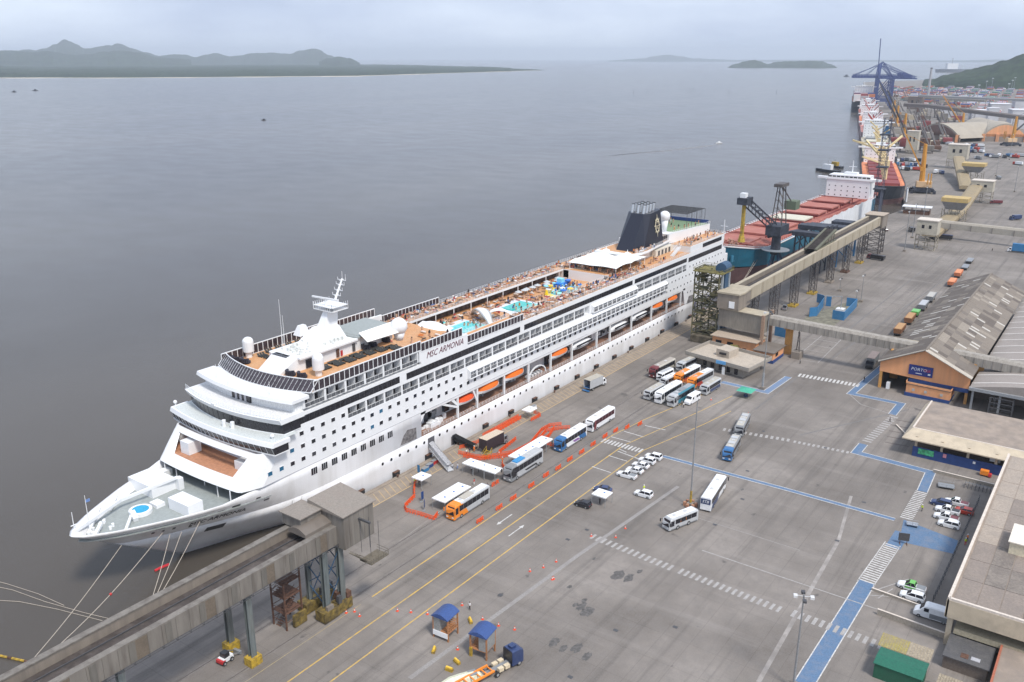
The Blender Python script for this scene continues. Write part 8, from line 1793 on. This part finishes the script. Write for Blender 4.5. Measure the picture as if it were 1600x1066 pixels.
# tripper machine riding on the cream gallery
t = thing('gallery_tripper', 'dark green sloping tripper machine riding on top of the cream gallery', 'tripper', (398, 114, 20.2)); mb = MB()
for y in (111.5, 116): mb.bar((382, y, 20.6), (410, y, 25.2), 1.0, .9); mb.bar((384, y, 20.4), (412, y, 20.4), .5)
for k in range(7): mb.bar((384 + 4 * k, 111.5, 20.4), (384 + 4 * k, 111.5, 21.2 + .65 * k), .3); mb.bar((384 + 4 * k, 116, 20.4), (384 + 4 * k, 116, 21.2 + .65 * k), .3)
mb.build('frame', mat('tripper_green', (.12, .12, .085), .8, var=.3), t); mb = MB(); mb.v = [(382, 111.9, 20.9), (410, 111.9, 25.5), (410, 115.6, 25.5), (382, 115.6, 20.9)]; mb.face(0, 1, 2, 3); mb.face(3, 2, 1, 0); mb.build('belt', beltfloor, t)
t = thing('dark_loader', 'second blue lattice loader standing behind the cream gallery with dark housings', 'ship loader', (455, 124, 0)); mb = MB()
for k in range(3): mb.box(448 + 10 * k, 120, 12 + k, 456 + 10 * k, 130, 17 + k)
mb.build('housing', dkl, t); mb = MB()
for u in (446, 462, 478):
    for v in (119.5, 131): mb.bar((u, v, 0), (u, v, 14), .8)
    mb.bar((u, 119.5, 2), (u, 131, 13), .4); mb.bar((u, 131, 2), (u, 119.5, 13), .4)
mb.build('portal', brightblue, t)
for k in range(12): z_ = 0
t = trestle('tall_lattice_loader', 'very tall grey-blue lattice loader column rising behind the cream gallery end', 566, 131, 66, 2.6, 1.1, 4.0, 13, m=mat('loader_slate', (.075, .085, .12), .6), base=None); t['category'] = 'ship loader'
mb = MB(); mb.box(-2.6, -1.6, .8, 2.6, -1.3, 24); mb.build('ladder_casing', mat('loader_slate', (0,)), t, world=False); mb = MB()
for z in (24, 37, 47, 56): mb.box(-3.4, -3, z, 3.4, 3, z + .8)
mb.build('platform', dkl, t, world=False)
t = thing('loader_boom', 'dark lattice loader boom resting between the tripper and the blue ship', 'ship loader', (430, 128, 0)); mb = MB()
for u in (420, 428, 436, 444):
    for v in (122, 133): mb.bar((u, v, 0), (u + 1, v, 21), .6)
    mb.bar((u, 122, 3), (u, 133, 20), .35); mb.bar((u, 133, 3), (u, 122, 20), .35); mb.box(u - 2, 121, 19 + (u % 3), u + 4, 134, 21 + (u % 3))
for z in (7, 14): mb.bar((420, 133, z), (446, 133, z + 3), .5); mb.bar((420, 122, z), (446, 122, z + 3), .5)
mb.bar((436, 128, 21), (408, 142, 19), 1.2); mb.build('frame', dkl, t)
# ships along the second quay
def cshipQ(label, t0, L_, w0, B, zd, m1, m2, zb, deckm, cat='cargo ship', name='cargo_ship', bow=1):
    c = Q(t0 + L_/2, w0 + B/2); r = thing(name, label, cat, (*c, 0), QA); cargo_hull(r, L_, B, zd, m1, m2, zb, bow, deckm, 2.5); return r
bo = mat('deck_orange', (.62, .22, .10), .8, var=.2, scale=.3); mar = mat('hatch_maroon', (.22, .045, .045), .7); dkh = mat('hull_black', (.03, .035, .045), .6); buff = mat('crane_buff', (.68, .55, .30), .7)
s2 = cshipQ('dark-hulled cargo ship with maroon hatches and buff deck cranes behind the white bridge', 28, 200, -2, 30, 9, dkh, boot, 1.0, bo)
for k in range(6): mb = MB(); x = -88 + 27 * k; mb.box(x, -10, 9, x + 21, 10, 12.4); mb.build('hatch_cover', mar, s2, world=False)
for k in range(5):
    x, y = -62 + 29 * k, (0, 3, -3, 4, 0)[k]; mb = MB(); mb.tube((x, 0, 9), (x, 0, 24), 1.8, n=8); mb.box(x - 2.5, -2.5, 21, x + 2.5, 2.5, 26); mb.build('crane_post', buff, s2, world=False); mb = MB(); an = (2.4, .6, 2.9, -.6, 1.2)[k]; e = (x + 26 * math.cos(an), 26 * math.sin(an), 30 + 6 * (k % 2)); mb.bar((x, .8, 23), e, 1.3); mb.bar((x, -.8, 26), e, .5); mb.build('crane_jib', buff, s2, world=False)
mb = MB(); c_ = [(-90, -14.9), (-88, -16), (-86, -15.2)]; mb.loft([[(-98 + 2 * i, -14.8 - .8 * (i % 2), 10 - j * 3.2) for j in range(4)] for i in range(7)], cap=False, closed=False); mb.build('dust_sheet', mat('dust_sheet', (0,)), s2, world=False)
superstructure(s2, 88, 30, 9, 16)
s3 = cshipQ('grey-decked ship with broad white superstructure beyond the buff cranes', 246, 270, -6, 32, 9, dkh, boot, 1.0, mat('deck_sandgrey', (.40, .36, .28), .8, var=.5, scale=.12)); superstructure(s3, 120 - 0, 32, 9, 20)
for k in range(5): x = -100 + 42 * k; mb = MB(); mb.box(x, -11, 9, x + 24, 11, 12); mb.build('hatch_cover', [sand, PG, mar][k % 3], s3, world=False); mb = MB(); mb.bar((x + 30, 0, 9), (x + 30, 0, 24), 2.2); mb.bar((x + 30, 0, 22), (x + 10, 8 * (-1) ** k, 30), 1.0); mb.build('deck_crane', buff, s3, world=False)
mb = MB(); mb.box(104, -15.5, 13, 110, -10, 17); mb.loft([[(98, -12 + y, 16), (98, -8 + y, 16), (98, -10 + y, 24)] for y in (0, -3)]); mb.build('blue_hood', brightblue, s3, world=False)
for i, (t0, L_, m_, dk, lb) in enumerate([(545, 190, PR, mat('deck_rose', (.45, .2, .17), .8, var=.5, scale=.1), 'maroon-hulled cargo ship with red derricks beyond the white superstructure'), (760, 190, PRE, bo, 'red-hulled cargo ship farther along the bent quay'), (975, 190, dkh, dred, 'dark cargo ship with red deck gear below the blue quay cranes')]):
    s = cshipQ(lb, t0, L_, -6, 31, 9, m_, boot, 2, dk); superstructure(s, 72, 31, 9, 18)
    for k in range(6): mb = MB(); x = -78 + 22 * k; mb.box(x, -11, 9, x + 15, 11, 12.5); mb.build('hatch_cover', [white, mar, sand, PS][(k + i) % 4], s, world=False); mb = MB(); mb.bar((x + 18, 0, 9), (x + 18, 0, 22 + 3 * (k % 2)), 1.6); mb.bar((x + 18, 0, 20), (x + 4, 9 * (-1) ** k, 31), .9); mb.build('derrick', [PRE, white, mar][(k + i) % 3], s, world=False)
s = cshipQ('tall container ship with dark hull and orange band under the blue quay cranes', 1230, 330, -6, 42, 17, dkh, dkh, 9, bo, 'container ship', 'container_ship'); superstructure(s, 30, 42, 17, 26)
cpal = [mat('box_' + n_, c_, .6, var=.1) for n_, c_ in (('blue', (.05, .12, .32)), ('navy', (.03, .04, .13)), ('maroon', (.28, .06, .06)), ('white', (.62, .62, .62)), ('grey', (.33, .34, .36)), ('orange', (.5, .16, .06)), ('rose', (.5, .28, .27)), ('green', (.07, .2, .13)))]
ctm = []
for m_ in cpal: mb = MB(); mb.box(-6.05, -1.22, 0, 6.05, 1.22, 2.5); ctm.append(proto_mesh(mb, 'container', m_))
for bay in range(18):
    for st in range(3): mb = MB(); x = -150 + 15.2 * bay + (16 if bay > 10 else 0); mb.box(x, -20 + 13.4 * st, 17, x + 12.2, -7.4 + 13.4 * st, 22 + 3 * rc.randint(0, 3)); mb.build('container_stack', rc.choice(cpal), s, world=False)
# blue quay cranes
ci = mat('crane_blue', (.04, .065, .19), .5)
def sts(t_, label, up=False, h=92):
    c = Q(t_, -24); r = thing('quay_crane', label, 'quay crane', (*c, 0), QA, 'blue quay cranes'); mb = MB()
    for x in (-11, 11):
        for y in (-14, 14): mb.bar((x, y, 0), (x * .8, y, 60), 2.0)
        mb.bar((x, -14, 16), (x, 14, 16), 1.8); mb.bar((x * .8, -14, 60), (x * .8, 14, 60), 1.8); mb.bar((x, -14, 18), (x * .8, 14, 58), 1.2); mb.bar((x, 14, 18), (x * .8, -14, 58), 1.0)
        mb.bar((x * .7, 14, 60), (0, 12, h), 1.8); mb.bar((x * .6, -14, 60), (0, 10, h), 1.3)
    for y in (-14, 14):
        mb.bar((-11, y, 14), (11, y, 14), 2.0); mb.bar((-9, y, 58), (9, y, 58), 1.8)
    mb.build('portal_frame', ci, r, world=False); mb = MB()
    for x in (-3.5, 3.5): mb.bar((x, -56, 60), (x, 16, 60), 2.0); mb.bar((x, -56, 64), (x, 16, 64), .8)
    for k in range(10): mb.bar((-3.5, -56 + 7.6 * k, 60), (3.5, -52 + 7.6 * k, 64), .6); mb.bar((3.5, -56 + 7.6 * k, 60), (-3.5, -52 + 7.6 * k, 64), .6)
    mb.box(-5, -44, 61, 5, -30, 68); mb.bar((0, 11, h - 1), (0, -52, 63), .9); mb.bar((0, 11, h - 1), (0, -30, 65), .7); mb.build('back_boom', ci, r, world=False); mb = MB()
    if up: mb.bar((-2.5, 17, 62), (-2.5, 20, 136), 1.6); mb.bar((2.5, 17, 62), (2.5, 20, 136), 1.6); [mb.bar((-2.5, 17 + .3 * k, 62 + 7.4 * k), (2.5, 17.3 + .3 * k, 68 + 7.4 * k), .8) for k in range(10)]
    else:
        for x in (-3, 3): mb.bar((x, 16, 60), (x, 66, 60), 1.8); mb.bar((x, 16, 63.5), (x, 64, 63.5), .8)
        for k in range(8): mb.bar((-3, 17 + 6 * k, 60), (3, 22 + 6 * k, 63.5), .6)
        mb.bar((0, 12, h - 1), (0, 62, 63), .9); mb.bar((0, 12, h - 1), (0, 38, 63), .7)
    mb.build('front_boom', ci, r, world=False); return r
sts(1330, 'blue quay crane nearest the camera with its boom raised upright', True, 92); sts(1400, 'blue quay crane second in line, boom lowered over the container ship', False, 90); sts(1480, 'blue quay crane third in line, boom lowered', False, 86); sts(1580, 'blue quay crane farthest along the bent quay', False, 84)
# yellow mobile harbour cranes
def mhc(label, x, y, a, h, jib):
    r = thing('harbour_crane', label, 'harbour crane', (x, y, 0), a, 'yellow mobile harbour cranes'); yo = mat('crane_amber', (.52, .24, .03), .5)
    mb = MB(); mb.box(-7, -5, 1.2, 7, 5, 4); [mb.box(sx * 8 - 1, sy * 6 - 1.2, 0, sx * 8 + 1, sy * 6 + 1.2, 2.5) for sx in (-1, 1) for sy in (-1, 1)]; mb.bar((-8, -6, 2.5), (8, 6, 2.5), 1.2); mb.bar((-8, 6, 2.5), (8, -6, 2.5), 1.2); mb.build('undercarriage', dkl, r, world=False)
    mb = MB(); mb.box(-6, -3.5, 4.6, 5, 3.5, 9); mb.build('machine_house', mat('house_cream', (.6, .42, .25), .6), r, world=False); mb = MB(); mb.tube((1, 0, 5), (2, 0, h), 2.2, 1.3, n=8); mb.box(.4, -1.8, h * .45, 3.4, 1.8, h * .45 + 3); mb.build('tower', yo, r, world=False)
    mb = MB(); mb.bar((3, -1, h * .5), (3 + jib[0], 0, jib[1]), .9); mb.bar((3, 1, h * .5), (3 + jib[0], 0, jib[1]), .9); mb.bar((2, 0, h), (3 + jib[0], 0, jib[1]), .3); mb.build('jib', yo if jib[2] else darkgrey, r, world=False)
    for k in range(2): mb = MB(); mb.bar((-2 - 2 * k, 4.6, 8), (-2 - 2 * k, 9.6, 8), .8); mb.bar((-2 - 2 * k, 9.6, 8), (-2 - 2 * k, 9.6, 16), .8); mb.build('cab_frame', yo, r, world=False)
    return r
mhc('amber mobile harbour crane working beside the dark-hulled ship', 745, 141, PI / 2 + .3, 37, (14, 44, 1)); mhc('amber mobile crane parked before the second domed store', 1216, 140, -.9, 34, (36, 50, 0)); mhc('pale yellow crane with long jib leaning between the two domed stores', 1330, 212, 2.2, 30, (30, 52, 1)); mhc('brown harbour crane on the quay by the maroon-hulled ship', *Q(560, -26), 2.6, 34, (34, 62, 0)); mhc('brown harbour crane farther along by the red-hulled ship', *Q(760, -26), 2.6, 34, (36, 60, 0)); mhc('brown harbour crane before the blue quay cranes', *Q(930, -28), 2.6, 34, (36, 62, 0))
# domed stores
def dome_store(label, P0, P1, depth, h, face):
    P0, P1 = Vector(P0), Vector(P1); d = P1 - P0; n = Vector((-d.y, d.x)).normalized(); n = n if n.x > 0 else -n; t = thing('domed_store', label, 'warehouse', (*((P0 + P1) / 2), 0), 0, 'vaulted bulk stores'); N_ = 18
    pr = lambda o, s=1.0, zz=0: [(*(P0 + d * (.5 + (k / N_ - .5) * s) + n * o), 5 + (h - 5) * math.sin(PI * k / N_) ** .8 * s + zz) for k in range(N_ + 1)]
    mb = MB(); mb.loft([pr(0) + [(*(P1), 4.6), (*(P0), 4.6)], pr(depth) + [(*(P1 + n * depth), 4.6), (*(P0 + n * depth), 4.6)]]); mb.build('roof_vault', mat('vault_dusty', (.36, .32, .26), .9, dirt=(.25, .22, .19), dscale=.05, damt=.5), t)
    r = pr(-.3, .94, -.8); mb = MB(); mb.loft([r + [r[-1][:2] + (9,), r[0][:2] + (9,)], [(x + n.x, y + n.y, z) for x, y, z in r + [r[-1][:2] + (9,), r[0][:2] + (9,)]]]); mb.build('end_panel', face, t)
    mb = MB(); mb.bar((*P0, 3), (*P1, 3), 1, 6); mb.bar((*P0, 3), (*(P0 + n * depth), 3), 1, 6); mb.build('wall', mat('store_wall', (.24, .2, .17), .9), t)
    for k in (.06, .35, .65, .94): mb = MB(); p = P0 + d * k - n * 1.2; mb.bar((*p, 0), (*p, 9), 3); mb.build('pier', peach, t)
dome_store('vaulted bulk store with cream roof left of the pair', (1262, 256), (1226, 197), 110, 21, mat('end_brown', (.20, .12, .10), .9)); dome_store('vaulted bulk store with salmon end wall right of the pair', (1262, 180), (1284, 130), 120, 22, peach)
# far conveyor bridges, brown tower, chimney, silos
bridge('long dark conveyor bridge behind the vaulted stores', [(1520, 330, 27), (1500, 290, 27), (1440, 220, 24), (1380, 120, 18), (1370, 60, 16)], 7, 6, mat('bridge_brown', (.17, .15, .14), .85)); bridge('second far conveyor bridge above the container yard', [(1760, 360, 33), (1700, 240, 33), (1640, 60, 33)], 5, 4, mat('bridge_grey', (.3, .3, .3), .85)); bridge('far grey conveyor bridge nearest the container yard', [(1900, 400, 24), (1820, 260, 24)], 6, 5, tubem)
for i, (x, y, z) in enumerate(((1500, 290, 27), (1440, 220, 24), (1400, 160, 20), (1760, 360, 33), (1700, 240, 33), (1660, 120, 33), (1376, 90, 17))): trestle('far_trestle', ['trestle under the long dark bridge, farthest', 'trestle under the long dark bridge, between the stores', 'trestle under the long dark bridge, behind the right store', 'tall trestle at the seaward end of the second far bridge', 'tall trestle in the middle of the second far bridge', 'tall trestle at the right of the second far bridge', 'trestle at the right end of the long dark bridge'][i], x, y, z, 3, 3, 6, 4, base=None, grp='trestles of the far bridges')
ttower('dark brown transfer tower standing at the head of the long bridge', 1429, 176, 26, 18, 6, 24, m=mat('tower_brown', (.16, .125, .11), .85)); ttower('cream two-legged loading tower by the maroon-hulled ship', 1424, 240, 12, 9, 4, 20)
for i, (px, py, h, r_) in enumerate(((1449.5, 152, 72, 3.6),)): c = G(px, py); t = thing('chimney', 'slender grey chimney right of the blue quay cranes', 'chimney', (*c, 0)); mb = MB(); mb.tube((0, 0, 0), (0, 0, h), r_, r_ * .7, n=12); mb.build('shaft', mat('chimney_grey', (.35, .35, .36), .9), t, world=False); mb = MB(); mb.tube((0, 0, h), (0, 0, h + 2.5), r_ * .8, n=12); mb.build('crown', darkgrey, t, world=False)
for i, (px, py, w_, h) in enumerate(((1592, 200, 30, 26), (1530, 190, 30, 18), (1549, 191, 16, 22), (1478, 184, 24, 14), (1560, 176, 34, 16), (1595, 172, 30, 18))):
    c = G(px, py); t = thing('storage_building', ['white clad silo block at the right edge behind the salmon store', 'grey storage block behind the long dark bridge', 'pale narrow tank block beside the grey storage block', 'cream shed block beneath the second far bridge', 'long white shed in the container yard', 'white shed at the right edge of the container yard'][i], 'building', (*c, 0), .3, 'far storage buildings'); mb = MB(); mb.box(-w_ * .6, -w_ / 2, 0, w_ * .6, w_ / 2, h); mb.build('wall', mat('far_wall', (.5, .5, .52), .8, var=.1, scale=.05), t, world=False); mb = MB(); mb.box(-w_ * .62, -w_ * .52, h, w_ * .62, w_ * .52, h + 1); mb.build('roof', mat('far_roof', (.62, .62, .64), .8), t, world=False)
c = G(1432, 334); t = thing('canopy_shelter', 'white flat canopy shelter beside the quay bend', 'shelter', (*c, 0), .1); mb = MB(); mb.box(-4, -9, 4.5, 4, 9, 5.0); mb.build('roof', white, t, world=False); mb = MB(); [mb.bar((x, y, 0), (x, y, 4.5), .3) for x in (-3.5, 3.5) for y in (-8, -3, 3, 8)]; mb.box(-3.5, -8, 0, 3.5, 8, 2); mb.build('post', rust, t, world=False)
# container yard: the nearest stacks one by one, the rest joined
ncon = 0; mb = MB(); far = MB(); rcn = random.Random(8)
rows = []
for i in range(40):
    for j in range(34):
        x, y = 1750 + 44 * i + rcn.uniform(-6, 6), 20 + 30 * j + .27 * 44 * i * .4
        if x > 3350 or y > 133 + (x - 655) * math.tan(QA) - 90 or rcn.random() < .25: continue
        if x < 1950 and y > 260: continue
        rows.append((x, y, rcn.randint(1, 4), rcn.randrange(8)))
rows.sort()
for i, (x, y, n_, c0) in enumerate(rows):
    for k in range(n_):
        for q in range(2):
            if ncon < 280: ncon += 1; tag(link('shipping_container', ctm[(c0 + k * 3 + q) % 8], None, (x + 12.6 * q, y, 2.55 * k)), ctm[(c0 + k * 3 + q) % 8].materials[0].name[4:] + ' shipping container stacked in the distant container yard below the wooded headland', 'container', 'containers of the far yard')
            else: far.use(cpal[(c0 + k * 3 + q * 5) % 8]); far.box(x + 14 * q, y, 2.55 * k, x + 14 * q + 12.2, y + 16, 2.55 * k + 2.5)
tag(far.build('container_stacks', None), kind='stuff')
# light towers of the container yard
for k in range(22):
    x, y = 1700 + 75 * k, 60 + 220 * ((k * 7) % 5) / 4 + 8 * k; r = thing('yard_light_mast', 'thin tall light mast rising above the distant container yard', 'light mast', (x, y, 0), 0, 'light masts of the container yard'); mb = MB(); mb.bar((0, 0, 0), (0, 0, 42), .8); mb.build('pole', greymet, r, world=False); mb = MB(); mb.tube((0, 0, 42), (0, 0, 43.4), 2.2, n=8); mb.build('lamp_ring', white, r, world=False)
# parked lorries and cars of the middle port
for i, (px, py) in enumerate([(1402 + 7 * (k % 5) + rcn.uniform(-2, 2), 253 + 6.5 * (k // 5) + rcn.uniform(-1, 1)) for k in range(16)] + [(1508 + 8 * (k % 4) + rcn.uniform(-2, 2), 229 + 5 * (k // 4) + rcn.uniform(-1, 1)) for k in range(13)] + [(1542 + 9 * k, 219 - k * .5) for k in range(4)] + [(1545 + 8 * k, 245 + (k % 2) * 2) for k in range(7)] + [(1462, 271), (1471, 272), (1528, 249), (1590, 258), (1441, 262), (1450, 218), (1462, 217), (1470, 222), (1483, 226)]):
    c = G(px, py); m_ = [PW, PN, PG, PW, PK, brightblue, PRE, PS][i % 8]; r = thing('parked_lorry', ['white', 'navy', 'grey', 'white', 'black', 'bright blue', 'red', 'silver'][i % 8] + ' lorry parked among others on the distant dock yard', 'lorry', (*c, 0), .4 * (i % 5), 'lorries on the distant dock yard'); mb = MB(); mb.box(-4.5, -1.3, 1, 2.2, 1.3, 3.4); mb.build('load_box', m_, r, world=False); mb = MB(); mb.box(2.5, -1.2, .6, 4.5, 1.2, 3); mb.build('cab', [PW, PB, PW, PRE][i % 4], r, world=False); mb = MB(); mb.box(-4.4, -1.2, .3, 4.3, 1.2, .95); mb.build('running_gear', black, r, world=False)
for i in range(75):
    px, py = rcn.uniform(1395, 1500), rcn.uniform(150, 240)
    if px > 1480 and py > 200: continue
    c = G(px, py); h = rcn.uniform(5, 15); t = thing('dock_structure', ['rust-brown', 'grey-beige', 'cream', 'maroon', 'grey steel'][i % 5] + ' dock shed with a slanting conveyor arm crowded behind the moored ships', 'dock shed', (*c, 0), QA, 'small structures behind the moored ships'); mb = MB(); mb.box(-7, -5, h * .4, 7, 5, h); mb.build('body', [rust, tubem, cream, mar, steelsheet][i % 5], t, world=False); mb = MB(); [mb.bar((x, y, 0), (x, y, h * .4), .8) for x in (-6, 6) for y in (-4, 4)]; mb.bar((6, 0, h), (28, 6, h + 14), 1.2); mb.build('frame', lattice, t, world=False)
# boats on the water
def boat(name, label, px, py, L_, cat, m1, m2, a=0):
    c = G(px, py, -3); r = thing(name, label, cat, (*c, -3), a); boat_mb(L_, L_ * .28, 0, 0)
    mb = MB(); n = 10; mb.loft([[(-L_/2 + L_ * i / n, -L_ * .14 * k, L_ * .1), (-L_/2 + L_ * i / n, -L_ * .1 * k, -.4), (-L_/2 + L_ * i / n, L_ * .1 * k, -.4), (-L_/2 + L_ * i / n, L_ * .14 * k, L_ * .1)] for i, k in [(i, max(.05, min(1, 1.15 - abs(i / n * 1.15) ** 3))) for i in range(n + 1)]]); mb.build('hull', m1, r, world=False)
    mb = MB(); mb.box(-L_ * .2, -L_ * .08, L_ * .1, L_ * .15, L_ * .08, L_ * .28); mb.build('wheelhouse', m2, r, world=False); mb = MB(); mb.bar((-.02 * L_, 0, L_ * .28), (-.02 * L_, 0, L_ * .45), max(.1, L_ * .015)); mb.build('mast', greymet, r, world=False)
boat('tug_boat', 'dark tug with white deckhouse waiting off the blue ship\'s stern', 1292, 269, 26, 'tug', dkh, white, 1.2); boat('tug_boat', 'dark work boat with yellow mast beside the tug', 1304, 262, 20, 'tug', dkh, yellow, 1.0)
boat('motor_boat', 'small white motor boat trailing a wake on the open water', 1123, 224, 9, 'boat', white, white, 2.6); boat('fishing_boat', 'dark flat boat on the left near the wooded shore', 55, 142, 18, 'boat', dkh, dkh, 2.2); boat('fishing_boat', 'dark flat boat at the left edge of the water', 22, 144, 16, 'boat', dkh, dkh, 2.2); boat('fishing_boat', 'tiny dark boat alone in mid water', 412, 188, 9, 'boat', dkh, dkh, 2.2); boat('anchored_ship', 'long hazy ship at anchor beyond the wooded headland', 1487, 113, 220, 'ship', mat('ship_haze', (.12, .13, .16), .8), white, -.95); boat('fishing_boat', 'dark boat left of the container ship stern', 1322, 120, 40, 'boat', dkh, dkh, 1)
for i, (px, py) in enumerate(((1078, 144), (1083, 142), (1139, 146), (990, 147), (1011, 145), (1213, 147))): c = G(px, py, -3); t = thing('channel_marker', 'thin channel marker standing in the calm far water', 'marker', (*c, -3), 0, 'channel markers'); mb = MB(); mb.tube((0, 0, 0), (0, 0, 9), .6, .4, n=6); mb.build('pile', darkgrey, t, world=False); mb = MB(); mb.tube((0, 0, 9), (0, 0, 11), 1.1, .2, n=6); mb.build('topmark', darkgrey, t, world=False)
# wake of the motor boat
mb = MB(); p = [G(*q, -3) for q in ((1122, 225.5), (1090, 229), (1040, 235), (960, 243), (940, 244.5), (1040, 236.6), (1095, 231))]; mb.prism(p, -2.995, -2.97); wk = mb.build('wake', mat('wake_foam', (.16, .15, .14), .4, var=.2, scale=.1)); wk['kind'] = 'structure'
# ------------------------------------------------------------------ every loose piece of these parts becomes a part of its own
def explode(o):
    me = o.data; par = list(range(len(me.vertices)))
    def fd(a):
        while par[a] != a: par[a] = par[par[a]]; a = par[a]
        return a
    for p in me.polygons:
        v = p.vertices; r = fd(v[0])
        for q in v[1:]: par[fd(q)] = r
    g = {}
    for p in me.polygons: g.setdefault(fd(p.vertices[0]), []).append(p)
    if not 1 < len(g) < 120: return
    nm = o.name.split('.')[0]
    for ps in g.values():
        ix = sorted({v for p in ps for v in p.vertices}); mp_ = {v: i for i, v in enumerate(ix)}
        m2 = bpy.data.meshes.new(nm); m2.from_pydata([tuple(me.vertices[v].co) for v in ix], [], [tuple(mp_[v] for v in p.vertices) for p in ps])
        for m_ in me.materials: m2.materials.append(m_)
        m2.polygons.foreach_set('material_index', [p.material_index for p in ps]); m2.update()
        c = link(nm, m2, o.parent); c.matrix_local = o.matrix_local.copy()
    bpy.data.objects.remove(o)
SPLIT = {'stanchion', 'corner_pillar', 'hawse_slot', 'draught_mark', 'pilaster', 'promenade_fittings', 'roof_fittings', 'gallery_post', 'canopy_mast', 'exhaust_pipe', 'winch', 'bracing', 'spout', 'column', 'post', 'pool_surround', 'windlass', 'rail', 'feet', 'air_frame', 'front_boom', 'inner_wall', 'aft_deck_house', 'upper_wall', 'platform', 'housing', 'portal', 'deck_screen', 'rubbing_strake', 'terrace_recess', 'guard_block'}
for o in [q for q in bpy.data.objects if q.type == 'MESH' and q.parent and q.name.split('.')[0] in SPLIT and not q.children]: explode(o)
for o in bpy.data.objects:
    if o.name.split('.')[0] in ('splash_toys', 'mullion', 'frond', 'bow_gear'): o['kind'] = 'stuff'
